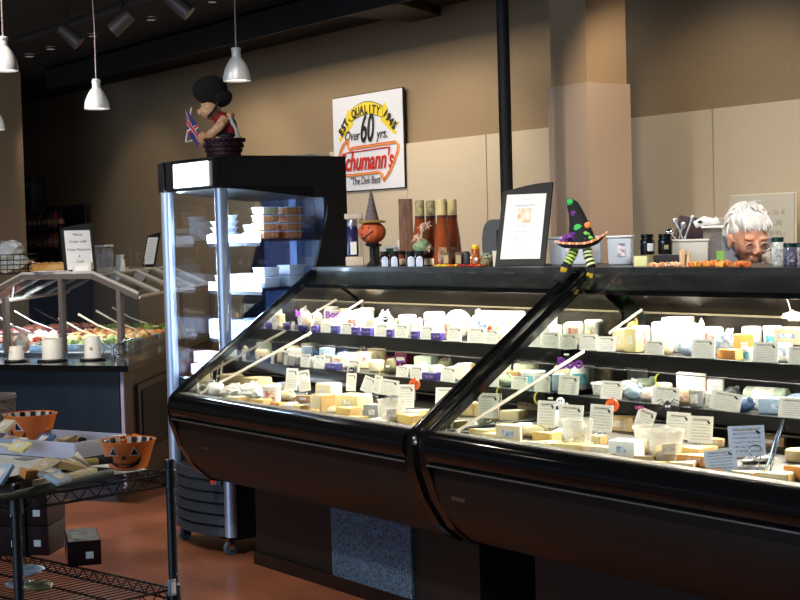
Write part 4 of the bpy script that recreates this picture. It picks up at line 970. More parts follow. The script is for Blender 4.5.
ribbon([(.92, .56), (.87, .61), (.97, .66), (.83, .67), (.80, .74), (.80, .82), (.76, .885), (.69, .79)], [(.89, .54), (.70, .70)], SY, 0, 'banner_tail')
ribbon([(u, v - .008) for u, v in arc_lo], [(u, v + .008) for u, v in arc_hi], SK, 1, 'banner_outline')
ribbon(arc_lo, arc_hi, SY, 2, 'banner')
SFK = -fy + 0
def stext(s, u, v, size, m, ry=0.0, sx=1.0, shear=0.0, bold=0.0, k=4): return text('lettering', s, size, m, t, sp(u, v, k), ry=ry, sx=sx, shear=shear, bold=bold, depth=.0004)
for i, ch in enumerate('QUALITY'):
    a = (i - 3) / 3.0
    stext(ch, .5 + a * .175, .835 - .030 * a * a, .083, SK, ry=a * .24, sx=.88, bold=.003)
for i, ch in enumerate('EST.'): stext(ch, .135 + i * .036, .625 + i * .048, .085, SK, ry=-0.85, bold=.004, sx=.9)
for i, ch in enumerate('1945'): stext(ch, .775 + i * .038, .765 - i * .045, .085, SK, ry=0.85, bold=.004, sx=.9)
stext('Over', .285, .575, .105, SK, shear=.3, sx=.9)
stext('60', .50, .625, .285, SK, shear=.22, sx=.62, bold=.004)
stext('yrs.', .72, .565, .105, SK, shear=.2, sx=.95)
arrow = [(.90, .47), (.30, .455), (.235, .44), (.215, .49), (.225, .55), (.15, .50), (.10, .42), (.07, .33), (.07, .22), (.10, .175), (.30, .17), (.66, .18), (.70, .155), (.715, .085), (.80, .17), (.88, .29), (.925, .38), (.935, .44)]
def outline(pts, wdt, m, k, nm, close=True):
    MB().tube([sp(u, v, k) for u, v in pts], wdt, 6, close=close).build(nm, m, t, smooth=0)
outline([(u + .012, v - .010) for u, v in arrow], .010, SO, 0, 'arrow_shadow')
outline(arrow, .006, SR, 1, 'arrow_outline')
outline([(.19, .405), (.82, .42)], .005, SR, 1, 'inner_line', False)
stext('Schumann\'s', .475, .295, .185, SR, shear=.32, sx=.80, bold=.004)
stext('"The Deli Best"', .475, .095, .078, SK, shear=.1, sx=.85)

# ================================================================ black pole behind the cases
p = ony(508, 240, 4.62)
t = MB().cyl((0, 0, 0), (0, 0, CEIL), .030, n=20).build('ceiling_pole', BLACKM, None, (p.x, 4.62, 0))
tag(t, 'tall black round pole from floor to ceiling behind the cheese cases', 'pole')

# ================================================================ things on top of the cases
def top(px, Y): 
    py = 262.0
    for _ in range(30):
        p = ony(px, py, Y); py += (p.z - ZTOP) / mpp(p)
    p = ony(px, py, Y); p.z = ZTOP
    return p, mpp(p)
ZTOP = ZT - .0035
# grinder like bottle in a pale holder
p, s = top(355, 4.05)
t = thing('boxed_bottle', 'dark blue bottle held in a pale wooden frame at the fridge end of the ledge', 'bottle', p, FACE)
WOODL = mat('pale_wood', (214, 198, 176), .55, var=.12, scale=20, stretch=(1, 1, 4))
MB().box((0, 0, .022), (.086, .07, .044), bev=.003).build('base', WOODL, t)
MB().box((0, 0, .238), (.088, .07, .026), bev=.003).build('top', WOODL, t)
MB().box((.036, .02, .135), (.014, .03, .19), bev=.002).build('back_post', WOODL, t)
MB().lathe([(0, .044), (.026, .044), (.029, .06), (.029, .175), (.024, .19), (0, .19)], (-.008, -.005, 0), 20).build('bottle_body', mat('cobalt_bottle', (40, 38, 84), .15, coat=.4), t)
MB().lathe([(0, .19), (.025, .19), (.027, .205), (.022, .224), (0, .224)], (-.008, -.005, 0), 20).build('bottle_cap', mat('silver_cap', (190, 190, 196), .3, metal=.8), t)
MB().box((-.004, -.035, .085), (.03, .002, .06)).build('bottle_label', PAPER, t, smooth=0)
# pumpkin head figure with witch hat
p, s = top(373, 4.02)
t = thing('pumpkin_figurine', 'carved orange pumpkin figurine on a black leg wearing a grey witch hat', 'figurine', p, FACE - .25)
PK = mat('pumpkin_clay', (204, 92, 50), .55, var=.2, scale=12)
MB().lathe([(0, 0), (.030, 0), (.032, .006), (.022, .014), (.011, .03), (.009, .06), (.013, .085), (.012, .10), (0, .10)], n=18).build('stand', BLACKM, t)
MB().lathe([(0, .094), (.03, .094), (.036, .104), (.022, .112), (0, .112)], n=20).build('collar', BLACKM, t)
b = MB(); b.ball((0, 0, .158), (.066, .060, .054), 4)
for v in b.bm.verts:
    a = math.atan2(v.co.y, v.co.x); rr = 1 - .05 * abs(math.cos(a * 5)) ** 6; v.co.x *= rr; v.co.y *= rr
b.build('pumpkin_head', PK, t, smooth=70)
f = MB(); fx = lambda u, v: Vector((u, -.0605 * math.sqrt(max(0.05, 1 - (u / .066) ** 2 - ((v - .158) / .054) ** 2)) - .001, v))
f.ball(fx(-.030, .178), (.0045, .003, .007), 1).ball(fx(.0, .180), (.006, .003, .004), 1)
f.tube([fx(-.038, .135), fx(-.025, .133), fx(-.008, .145), fx(.010, .156), fx(.022, .166)], .0028, 6)
for u, v in ((-.034, .134), (-.026, .128), (-.036, .148)): f.box(fx(u, v), (.007, .004, .007))
f.build('carved_face', BLACKM, t)
MB().lathe([(0, .205), (.062, .203), (.066, .207), (.060, .212), (.032, .216), (0, .217)], n=28).build('hat_brim', mat('straw_brim', (182, 150, 84), .7, var=.2, scale=40), t)
MB().lathe([(.034, .214), (.032, .222), (.018, .285), (.006, .345), (0, .362)], n=24).build('hat_cone', mat('grey_weave', (122, 110, 112), .75, rgb2=(92, 82, 88), scale=120), t)
# tall wooden block
p, s = top(407, 4.14)
t = MB().box((0, 0, .155), (.066, .055, .31), bev=.004).build('wooden_block', mat('rough_walnut', (142, 100, 78), .6, rgb2=(112, 76, 58), scale=16, stretch=(6, 6, 1), bump=.2), None, p, FACE)
tag(t, 'tall brown wooden block standing on the ledge behind small jars', 'wood block')
MB().box((0, -.029, .03), (.05, .004, .05), bev=.001).build('dark_knot_plate', mat('knot_brown', (96, 66, 52), .6), t)
# oil bottles
OIL = mat('amber_oil', (150, 72, 36), .08, coat=.8, var=.25, scale=9, spec=.7)
SLV = mat('green_gold_sleeve', (150, 142, 96), .5, rgb2=(196, 184, 132), scale=50)
SLC = mat('cream_sleeve', (222, 200, 140), .5, var=.1, scale=30)
for px, Y_, m_, lab in ((421, 4.045, SLV, 'amber oil bottle with green gold top, beside the wooden block'), (432, 4.145, SLV, 'amber oil bottle with green gold top, behind the scarecrow figure'), (443, 4.045, SLC, 'amber oil bottle with cream top, fourth from the honey bear'), (453.5, 4.145, SLC, 'amber oil bottle with cream top, nearest the honey bear')):
    p, s = top(px, Y_)
    t = thing('oil_bottle', lab, 'bottle', p, FACE, 'oil bottles on the ledge')
    MB().lathe([(0, 0), (.040, 0), (.042, .006), (.041, .03), (.034, .12), (.024, .19), (.0215, .215), (.0205, .223), (0, .223)], n=24).build('bottle_body', OIL, t)
    MB().lathe([(.0215, .213), (.0225, .214), (.0225, .224), (.0215, .225)], n=24).build('dark_band', mat('band_brown', (80, 30, 20), .4), t)
    MB().lathe([(.0215, .225), (.021, .29), (.019, .296), (0, .296)], n=24).build('sleeve', m_, t)
    MB().box((.0, -.0405, .055), (.034, .002, .055), rot=Euler((-.08, 0, 0))).build('label', mat('oil_label', (176, 150, 110), .6, rgb2=(120, 80, 56), scale=70), t, smooth=0)
p, s = top(447.5, 4.26)
t = MB().cyl((0, 0, 0), (0, 0, .27), .016, .014, 16).build('cork_bottle', OIL, None, p); tag(t, 'slim dark bottle with black cork between the two cream-topped oil bottles', 'bottle')
MB().cyl((0, 0, .27), (0, 0, .292), .012, .012, 12).build('cork', BLACKM, t)
# scarecrow with green body and white flowers
p, s = top(422, 3.985)
t = thing('scarecrow_figure', 'small green figure with white straw flowers in front of the oil bottles', 'figurine', (p.x, p.y, p.z + .052), FACE)
b = MB(); b.ball((0, 0, .035), (.040, .032, .036), 3, .15, 4, 3); b.build('green_body', mat('moss_green', (92, 128, 96), .8, rgb2=(140, 160, 120), scale=40), t, smooth=60)
R = seeded(5)
STRAW = mat('white_straw', (236, 214, 190), .8, rgb2=(190, 140, 110), scale=60)
for cx_, cz_, n_, L_ in ((-.018, .075, 26, .034), (.006, .125, 22, .03), (.026, .13, 14, .03), (.026, .03, 12, .028)):
    b = MB(); b.ball((cx_, -.01, cz_), .013, 2, .3, 6, 2)
    for k in range(n_):
        v = Vector((R.uniform(-1, 1), R.uniform(-1, .3), R.uniform(-1, 1))).normalized() * L_ * R.uniform(.6, 1)
        b.tube([(cx_, -.01, cz_), Vector((cx_, -.01, cz_)) + v * .6, Vector((cx_, -.01, cz_)) + v + Vector((0, 0, -.004))], [.003, .003, .0012], 5)
    b.build('straw_flower', STRAW, t)
MB().tube([(0, 0, .05), (.004, 0, .13)], .005, 8).build('stem', CH['green'], t)
# jam jars with ghost labels
JAM = mat('dark_jam', (44, 20, 24), .15, coat=.6); JAMR = mat('red_jam', (96, 38, 24), .2, coat=.6, var=.3, scale=30)
LIDB = mat('jar_lid_black', (26, 34, 40), .3, metal=.3)
GHL = mat('ghost_label', (206, 220, 244), .5)
for px, Y_, m_, k_, lab in ((385, 3.955, JAM, 1, 'jam jar with white ghost label, closest to the pumpkin figurine'), (394.5, 3.955, JAM, 1, 'jam jar with white ghost label, second from the pumpkin figurine'), (401.5, 4.03, JAMR, 0, 'red jam jar with cream label, between the two pairs of ghost jars'), (411, 3.955, JAM, 1, 'jam jar with white ghost label in front of the wooden block'), (419.5, 3.955, JAM, 1, 'jam jar with white ghost label below the green scarecrow'), (429, 4.03, JAMR, 0, 'red jam jar with cream label, below the oil bottles, fridge side'), (437, 4.03, JAMR, 0, 'red jam jar with cream label, below the oil bottles, pole side')):
    p, s = top(px, Y_)
    t = thing('jam_jar', lab, 'jar', p, FACE, 'small jam jars on the ledge')
    MB().lathe([(0, 0), (.020, 0), (.0225, .004), (.0225, .044), (.019, .052), (.019, .055), (0, .055)], n=24).build('jar_body', m_, t)
    MB().lathe([(.0205, .053), (.021, .054), (.021, .067), (.019, .069), (0, .069)], n=24).build('lid', LIDB, t)
    if k_:
        MB().ball((0, -.0225, .032), (.015, .003, .014), 2).box((0, -.0225, .015), (.030, .005, .030), bev=.002).build('ghost_label', GHL, t)
        MB().ball((-.005, -.0262, .034), (.002, .001, .003), 1).ball((.005, -.0262, .034), (.002, .001, .003), 1).build('ghost_eyes', ICON, t)
    else: MB().lathe([(.0230, .006), (.0232, .007), (.0232, .032), (.0230, .033)], n=24).build('label', mat('cream_label', (232, 216, 180), .6), t)
# white device with green display, dark pump
p, s = top(390, 4.24)
t = thing('price_terminal', 'white box terminal with small green screen behind the ghost jars', 'terminal', p, FACE)
MB().box((0, 0, .045), (.075, .06, .09), bev=.006).build('housing', WHITEP, t)
MB().box((.0, -.031, .062), (.036, .003, .034)).build('green_screen', mat('screen_green', (54, 92, 62), .3), t, smooth=0)
MB().box((.045, .01, .06), (.012, .03, .12), bev=.003).build('side_rail', WHITEP, t)
p, s = top(375, 4.26)
t = MB().box((0, 0, .045), (.05, .05, .09), bev=.004).build('black_canister', BLACKM, None, p, FACE); tag(t, 'small black canister half hidden behind the pumpkin figurine leg', 'canister')
MB().box((0, 0, .095), (.07, .05, .012), bev=.002).build('lid', BLACKM, t)
# spice tins, honey bear, candies, jar
for px, Y_, lab in ((446, 4.0, 'small brown spice tin under the oil bottles, fridge side'), (458.5, 4.0, 'small brown spice tin right under the last oil bottle')):
    p, s = top(px, Y_)
    t = MB().box((0, 0, .03), (.028, .022, .06), bev=.002).build('spice_tin', mat('spice_brown', (132, 112, 88), .5, rgb2=(90, 70, 56), scale=60), None, p, FACE); tag(t, lab, 'tin', 'spice tins on the ledge')
    MB().box((0, -.0115, .03), (.02, .001, .035)).build('label', mat('tin_label', (196, 176, 130), .6), t, smooth=0)
p, s = top(466, 4.04)
t = MB().lathe([(0, 0), (.022, 0), (.024, .01), (.022, .05), (.014, .062), (0, .064)], n=20).build('dark_pot', mat('charcoal_pot', (66, 62, 66), .6), None, p); tag(t, 'small charcoal pot between the spice tins and the honey bear', 'pot')
p, s = top(476, 3.985)
HON = mat('honey_amber', (166, 86, 30), .12, coat=.7)
t = thing('honey_bear_bottle', 'bear shaped honey bottle with yellow cap', 'bottle', p, FACE)
MB().lathe([(0, 0), (.022, 0), (.024, .01), (.023, .035), (.017, .048), (.018, .058), (.017, .070), (.010, .078), (0, .079)], n=22).ball((-.012, 0, .075), .006, 1).ball((.012, 0, .075), .006, 1).ball((-.021, -.008, .032), (.006, .006, .012), 1).ball((.021, -.008, .032), (.006, .006, .012), 1).build('bear_body', HON, t)
MB().lathe([(0, .074), (.015, .074), (.016, .078), (.016, .088), (.014, .092), (0, .092)], n=22).build('cap', mat('cap_yellow', (240, 200, 50), .4), t)
MB().ball((0, -.024, .030), (.008, .002, .009), 2).build('label', PAPER, t)
CANDY = [mat('candy_yellow', (240, 206, 60), .4), mat('candy_red', (206, 50, 44), .35), mat('candy_orange', (236, 128, 44), .4), mat('candy_dark', (120, 40, 40), .4)]
R = seeded(77)
hue = {0: 'yellow', 1: 'red', 2: 'orange', 3: 'dark red'}
for k in range(34):
    px = 437 + k * 1.45 + R.uniform(-.5, .5); p, s = top(px, 3.915 + .04 * R.random())
    ci = (0 if px < 448 else R.choice((0, 1, 2))) if px < 458 else R.choice((1, 1, 2, 3))
    o = MB().ball((0, 0, .005), (.010, .006, .005), 2).prism([(.008, 0, .005), (.016, -.005, .007), (.016, .005, .003)], (0, 0, .001)).prism([(-.008, 0, .005), (-.016, -.005, .003), (-.016, .005, .007)], (0, 0, .001)).build('wrapped_candy', CANDY[ci], None, p, R.uniform(0, 3))
    tag(o, 'wrapped %s candy in the row before the oil bottles and honey bear' % hue[ci], 'candy', 'wrapped %s candies on the ledge' % hue[ci])
p, s = top(487, 4.02)
t = thing('herb_pot', 'low pot with pale green and white sprigs beside the honey bear', 'pot', p, 0)
MB().lathe([(0, 0), (.026, 0), (.030, .028), (.027, .030), (0, .028)], n=20).build('pot_body', mat('speckled_pot', (176, 166, 130), .6, rgb2=(120, 110, 80), scale=60), t)
b = MB()
for k in range(26):
    a = R.uniform(0, 6.28); r_ = R.uniform(.008, .028); b.ball((r_ * math.cos(a), r_ * math.sin(a), .036 + R.uniform(0, .016)), (.007, .006, .005), 1)
b.build('sprigs', mat('sprig_white_green', (206, 214, 190), .7, rgb2=(110, 140, 100), scale=50), t)
# grey scale display behind
p, s = top(497, 4.30)
GREYP = mat('scale_grey', (84, 88, 92), .45)
t = thing('deli_scale', 'grey rounded back of a deli scale display beside the black pole', 'scale', p, FACE)
MB().cyl((0, 0, 0), (0, 0, .06), .02, n=14).build('stand_post', GREYP, t)
b = MB(); b.prism([(-.055, 0, .02), (.055, 0, .02), (.062, 0, .07), (.062, 0, .15), (.050, 0, .185), (.02, 0, .20), (-.03, 0, .20), (-.055, 0, .17), (-.062, 0, .12), (-.062, 0, .06)], (0, .045, 0)); bmesh.ops.bevel(b.bm, geom=b.bm.edges[:], offset=.006, segments=2, affect='EDGES')
b.build('display_housing', GREYP, t)
MB().box((.02, -.003, .11), (.04, .006, .09), bev=.002).build('vent_panel', BLACKM, t)
p, s = top(497.5, 3.97)
t = MB().lathe([(0, 0), (.017, 0), (.0175, .004), (.021, .065), (.019, .065), (.016, .006), (0, .006)], n=22).build('paper_cup', mat('cup_cream', (226, 214, 196), .5), None, p); tag(t, 'small pale cup at the foot of the framed menu', 'cup')
# framed menus
def menu(p, rz, W, H, lean, lab, draw, cat='menu stand', gap=.012, sgn=1):
    t = thing('menu_stand', lab, cat, p, rz)
    b = MB()
    arc = [(-W / 2 + W * i / 10, 0, H * (.93 + .10 * math.sin(math.pi * .5 * (i / 10 if sgn > 0 else 1 - i / 10)))) for i in range(11)]
    b.prism([(-W / 2, 0, 0), (W / 2, 0, 0)] + arc[::-1], (0, .010, 0))
    fr_ = b.build('frame', BLACKM, t, smooth=0); fr_.rotation_euler = (-lean, 0, 0)
    MB().box((0, -.0012, H * .49), (W * .80, .002, H * .80)).build('paper_sheet', PAPER, fr_, smooth=0)
    MB().prism([(-W / 2, .0, 0), (W / 2, 0, 0), (W / 2, .07, 0), (-W / 2, .07, 0)], (0, 0, .006)).build('foot', BLACKM, t, smooth=0)
    draw(fr_); return t
INK = mat('grey_ink', (120, 118, 122), .6); INKD = mat('dark_ink', (60, 60, 64), .6)
def d1(f):
    MB().box((0, -.0028, .215), (.062, .0008, .062)).build('photo_print', mat('menu_photo', (224, 168, 120), .5, rgb2=(240, 226, 214), scale=40), f, smooth=0)
    for z_, w_, h_ in ((.285, .03, .005), (.258, .10, .009), (.176, .15, .004), (.168, .13, .004), (.148, .13, .004), (.124, .16, .004), (.117, .10, .004), (.098, .08, .003), (.09, .08, .003), (.082, .08, .003), (.066, .09, .004)):
        MB().box((0, -.0028, z_), (w_, .0006, h_)).build('print_line', mat('faint_print', (186, 184, 200), .6, rgb2=(232, 230, 236), scale=200), f, smooth=0)
p, s = top(524, 4.00)
menu((p.x, 3.975, ZTOP), .42, .225, .345, .28, 'black framed menu sheet with small photo standing on the ledge', d1)
# witch hat with dangling striped legs
p, s = top(584, 3.93)
t = thing('witch_doll', 'dotted witch hat doll with green striped legs hanging over the case divider', 'doll', (p.x, p.y - .012, p.z), FACE - .15); t.scale = (1.32,) * 3
FELT = mat('black_felt', (22, 22, 28), .9, bump=.3, scale=200)
b = MB(); b.lathe([(.0, .052), (.052, .054), (.070, .062), (.074, .068), (.068, .070), (.06, .066), (.04, .07)], n=36)
for v in b.bm.verts: v.co.z += .030 * max(0, v.co.x / .074) ** 2 + .006 * max(0, -v.co.x / .074) ** 2; v.co.y *= .75
b.build('hat_brim', FELT, t)
rp = []
for k in range(44):
    a = 2 * math.pi * k / 44; x_ = .074 * math.cos(a); rp.append((x_, .074 * .75 * math.sin(a), .068 + .030 * max(0, x_ / .074) ** 2 + .006 * max(0, -x_ / .074) ** 2))
edge = MB(); edge.tube(rp, .0035, 6, close=True); edge.build('brim_piping', mat('piping_orange', (230, 140, 96), .6), t)
b = MB()
for k in range(0, 44, 2): b.ball(rp[k], .0046, 1)
b.build('brim_beads', mat('bead_cream', (244, 226, 200), .6), t)
cone_p = [(.002, 0, .062), (.000, 0, .095), (-.006, 0, .130), (-.014, 0, .160), (-.022, 0, .180), (-.028, 0, .188)]
b = MB(); b.tube(cone_p, [.046, .036, .027, .021, .018, .012], 20); b.ball((-.029, 0, .188), (.013, .013, .012), 2); b.build('hat_cone', FELT, t, smooth=60)
for (x_, z_, r_, c_) in ((-.029, .188, .010, (60, 190, 90)), (-.018, .155, .011, (96, 40, 120)), (-.006, .112, .014, (60, 190, 90)), (.020, .120, .010, (236, 140, 60))):
    MB().ball((x_, -.0165 if z_ > .14 else -.026, z_), (r_, .006, r_), 2).build('felt_dot', mat('dot_%d_%d' % (c_[0], c_[2]), c_, .8), t)
R = seeded(9)
for (x_, z_, m_) in ((-.045, .085, mat('ruffle_purple', (120, 50, 150), .7)), (-.015, .088, mat('ruffle_violet', (90, 40, 130), .7)), (.022, .088, mat('ruffle_green', (120, 210, 80), .7))):
    b = MB()
    for k in range(9): b.ball((x_ + R.uniform(-.014, .014), -.030 + R.uniform(-.006, .006), z_ + R.uniform(-.010, .010)), (.008, .004, .006), 1, .3, 4, k)
    b.build('ribbon_ruffle', m_, t)
SG = mat('stripe_lime', (170, 206, 90), .7); SGP = mat('stripe_pale', (206, 222, 160), .7)
for (pts, m_) in (([(-.018, -.012, .055), (-.028, -.020, .030), (-.042, -.028, .008)], SG), ([(.016, -.016, .055), (.020, -.026, .030), (.030, -.036, .0)], SGP)):
    A, B_, C_ = [Vector(q) for q in pts]; segs = 9
    lg = MB(); lg.tube([A, B_, C_], .0125, 12); L0 = lg.build('leg', FELT, t)
    st = MB()
    for k in range(5):
        u = (k + .5) / 5 * .98; q0 = A.lerp(B_, u * 2) if u < .5 else B_.lerp(C_, u * 2 - 1); d_ = ((B_ - A) if u < .5 else (C_ - B_)).normalized() * .0032
        st.cyl(q0 - d_, q0 + d_, .0135, n=14)
    st.build('stripe', m_, L0)
for (x0_, x1_, y_, z0_) in ((-.042, -.078, -.030, -.010), (.032, .044, -.045, -.028)):
    bb = MB(); bb.tube([(x0_, y_, z0_ + .018), (x0_ - .002, y_ - .006, z0_ - .006), ((x0_ + x1_) / 2, y_ - .012, z0_ - .022), (x1_, y_ - .014, z0_ - .020)], [.016, .018, .017, .007], 12)
    B0 = bb.build('boot', FELT, t)
    MB().box((x0_ - .008, y_ - .022, z0_ + .004), (.018, .004, .015), rot=Euler((.2, .3, 0)), bev=.001).build('gold_buckle', mat('buckle_gold', (226, 190, 60), .35, metal=.5), B0)
# plastic tubs behind the doll
for px, wpx, lab in ((572, 46, 'clear plastic tub behind the witch doll, fridge side'), (589, 36, 'clear plastic tub with pink contents right behind the witch hat'), (621, 28, 'clear plastic tub beside the witch doll, pillar side')):
    p, s = top(px - 2 if px < 600 else px, 4.18 if px == 572 else (4.32 if px == 589 else 4.20)); w_ = wpx * s * .85
    t = thing('plastic_tub', lab, 'tub', p, FACE - .3, 'plastic tubs on the ledge')
    MB().box((0, 0, .055), (w_ * .95, .07, .108), bev=.008, taper=1.06).build('tub_wall', mat('milky_tub', (206, 216, 232), .3, alpha=.8), t)
    MB().box((0, 0, .112), (w_ * 1.08, .085, .008), bev=.003).build('rim', mat('tub_rim', (222, 228, 240), .3), t)
    MB().box((w_ * .1, -.0385, .06), (w_ * .3, .003, .05)).build('contents_label', mat('pink_label' if px == 589 else 'blue_print_label', (220, 130, 130) if px == 589 else (110, 124, 150), .5, rgb2=(236, 220, 222), scale=60), t, smooth=0)
# two black jars on black boxes, yellowish box
for px, lab in ((647.5, 'black jar with pale label, nearer the pillar of the two dark jars'), (665.5, 'black jar with round crest label, nearer the clerk of the two dark jars')):
    p, s = top(px, 4.16)
    t = thing('black_jar', lab, 'jar', (p.x, p.y, p.z + .040), FACE, 'black jars on the ledge')
    MB().lathe([(0, 0), (.026, 0), (.028, .004), (.028, .052), (.022, .060), (.022, .064), (0, .064)], n=26).build('jar_body', mat('jar_black_glass', (16, 16, 18), .12, coat=.5), t)
    MB().lathe([(.024, .062), (.025, .064), (.025, .076), (.023, .078), (0, .078)], n=26).build('lid', BLACKG, t)
    MB().box((.008 if px < 650 else 0, -.0275, .028), (.024, .003, .030) if px < 650 else (.016, .003, .016), bev=.001).build('label', mat('jar_label_grey', (180, 190, 190), .6) if px < 650 else mat('jar_crest', (140, 130, 96), .5), t)
for px, w_, m_, lab, nm in ((661, .118, BLACKM, 'low black plinth under the black jars on the ledge', 'display_plinth'), (641.5, .05, mat('pale_lime_box', (206, 206, 150), .6), 'pale lime box beside the black plinth on the ledge', 'small_box')):
    p, s = top(px, 4.10 if px > 650 else 4.02)
    t = MB().box((0, 0, .019), (w_, .06 if px < 650 else .09, .038), bev=.002).build(nm, m_, None, (p.x, p.y + (.05 if px > 650 else 0), p.z), FACE - .3); tag(t, lab, 'box')
# garlands of orange tissue along the ledge
OT = mat('tissue_orange', (240, 150, 84), .8, rgb2=(248, 214, 180), scale=70); OR2 = mat('tissue_red', (226, 88, 50), .8, rgb2=(246, 190, 90), scale=60)
def garland(x0, x1, m_, lab, hh):
    R = seeded(int(x0)); n = int((x1 - x0) / 1.7); b = MB()
    p0_, _ = top((x0 + x1) / 2, 3.94)
    for k in range(n):
        p, s = top(x0 + (x1 - x0) * (k + .5) / n, 3.92 + .05 * R.random())
        b.ball(p - p0_ + Vector((0, 0, hh * .5 * R.uniform(.6, 1.1))), (.010, .009, hh * .6), 1, .9, 3, k)
    tag(b.build('tissue_garland', m_, None, p0_, smooth=0), lab, 'garland')
garland(650, 680, OT, 'pale orange tissue garland in front of the black jars', .016)
garland(690, 750, OR2, 'bright orange tissue garland in front of the clerk', .020)
# bundle of sticks
p, s = top(684, 4.0)
t = thing('breadstick_bundle', 'standing bundle of pale breadsticks before the utensil tub', 'breadsticks', p, 0)
R = seeded(3)
for k in range(9):
    x_, y_ = R.uniform(-.020, .020), R.uniform(-.015, .015)
    MB().tube([(x_ * .8, y_ * .8, 0), (x_ + R.uniform(-.003, .003), y_, .058 + R.uniform(-.006, .006))], .006, 8).build('breadstick', mat('breadstick', (232, 196, 150), .7, var=.15, scale=60), t)
# utensil tub
p, s = top(684, 4.28)
t = thing('utensil_tub', 'pale grey tub holding ladles and spoons near the clerk', 'tub', p, FACE - .2)
MB().box((0, 0, .045), (.18, .10, .09), bev=.008, taper=1.05).build('tub_wall', mat('grey_tub', (186, 184, 176), .45), t)
MB().box((0, 0, .091), (.196, .114, .008), bev=.003).build('rim', mat('grey_tub_rim', (208, 206, 198), .4), t)
for nm, (x0_, x1_, z1_) in {'spoon': (-.01, .035, .175), 'fork': (.01, -.03, .165), 'whisk': (-.03, .0, .15)}.items():
    MB().tube([(x0_, 0, .06), (x1_, .01, z1_)], .004, 8).ball((x1_, .01, z1_), (.010, .004, .014), 2).build(nm, STEEL, t)
q = MB().tube([(-.005, -.01, .07), (-.045, -.02, .12)], .004, 8); q.ball((-.05, -.02, .125), (.018, .018, .014), 2); q.build('spoon', CHROME, t)
# clear dispenser with lid scoops
t = thing('ladle_rack', 'clear lidded dispenser with white curled scoops beside the utensil tub', 'dispenser', top(713, 4.36)[0], FACE - .2)
MB().box((0, 0, .07), (.07, .07, .13), bev=.005).build('clear_box', mat('smoky_clear', (120, 110, 104), .2, alpha=.55), t)
MB().box((0, -.01, .14), (.085, .09, .008), bev=.003).build('lid', WHITEP, t)
b = MB(); b.tube([(-.065, -.03, .15), (-.03, -.035, .165), (.008, -.03, .160), (.022, -.03, .168)], [.014, .018, .012, .016], 12); b.build('curled_scoop', WHITEP, t)
MB().ball((-.045, -.049, .160), (.010, .006, .006), 2).build('scoop_shade', BLACKM, t)  # black ball paints the shade inside the scoop
MB().box((.028, -.045, .03), (.03, .004, .035)).build('green_sticker', mat('sticker_green', (120, 170, 70), .5), t, smooth=0)
p, s = top(693, 4.40)
t = MB().box((0, 0, .105), (.11, .006, .11), rot=Euler((0, .22, 0)), bev=.001).build('dark_chalkboard', mat('maroon_board', (46, 20, 30), .5), None, (p.x, p.y - .01, p.z + .02), FACE - .2); tag(t, 'small tilted dark maroon board behind the utensil tub', 'board')
MB().box((0, .006, .045), (.02, .008, .12)).build('stand_leg', BLACKM, t, smooth=0)
p, s = top(674, 4.26)
t = MB().lathe([(0, 0), (.014, 0), (.014, .125), (.010, .13), (0, .13)], n=16).build('brown_canister', mat('brown_can', (110, 84, 66), .5), None, p); tag(t, 'narrow brown canister behind the black jar, left of the utensil tub', 'canister')
MB().lathe([(.0142, .02), (.0148, .021), (.0148, .08), (.0142, .081)], n=16).build('label', mat('brown_can_label', (150, 130, 110), .6), t)
# jars at right edge
for px, Y_, lab, c_ in ((778, 4.03, 'tall herb jar with dark lid, closest to the clerk', (176, 180, 172)), (790, 3.99, 'speckled dark berry jar with dark lid beside the herb jar', (60, 60, 84)), (801, 4.02, 'dark lidded jar cut off by the picture edge', (120, 110, 116))):
    p, s = top(px, Y_); hh = .098 if px == 778 else .078
    t = thing('spice_jar', lab, 'jar', p, FACE, 'lidded jars at the end of the ledge')
    MB().lathe([(0, 0), (.020, 0), (.0215, .003), (.0215, hh * .78), (.018, hh * .85), (0, hh * .85)], n=22).build('jar_body', mat('jar_%d' % px, c_, .25, rgb2=tuple(min(255, v + 60) for v in c_), scale=70, coat=.4), t)
    MB().lathe([(.0195, hh * .84), (.021, hh * .85), (.021, hh * .98), (.019, hh), (0, hh)], n=22).build('lid', mat('lid_teal_black', (30, 58, 54), .35, metal=.3), t)
    MB().box((0, -.0212, hh * .40), (.024, .003, hh * .4)).build('label', mat('jar_paper', (206, 206, 200), .6, rgb2=(150, 150, 160), scale=120) if px == 778 else mat('jar_dark_paper', (70, 74, 110), .6, rgb2=(190, 190, 200), scale=80), t, smooth=0)
p, s = top(772, 4.30)
t = MB().ball((0, 0, .020), (.035, .025, .026), 3, .4, 3, 8).build('folded_cloth', mat('taupe_cloth', (140, 122, 110), .8, rgb2=(196, 184, 170), scale=20), None, (p.x, p.y, p.z), FACE, smooth=60); tag(t, 'crumpled taupe cloth behind the spice jars by the clerk', 'cloth')
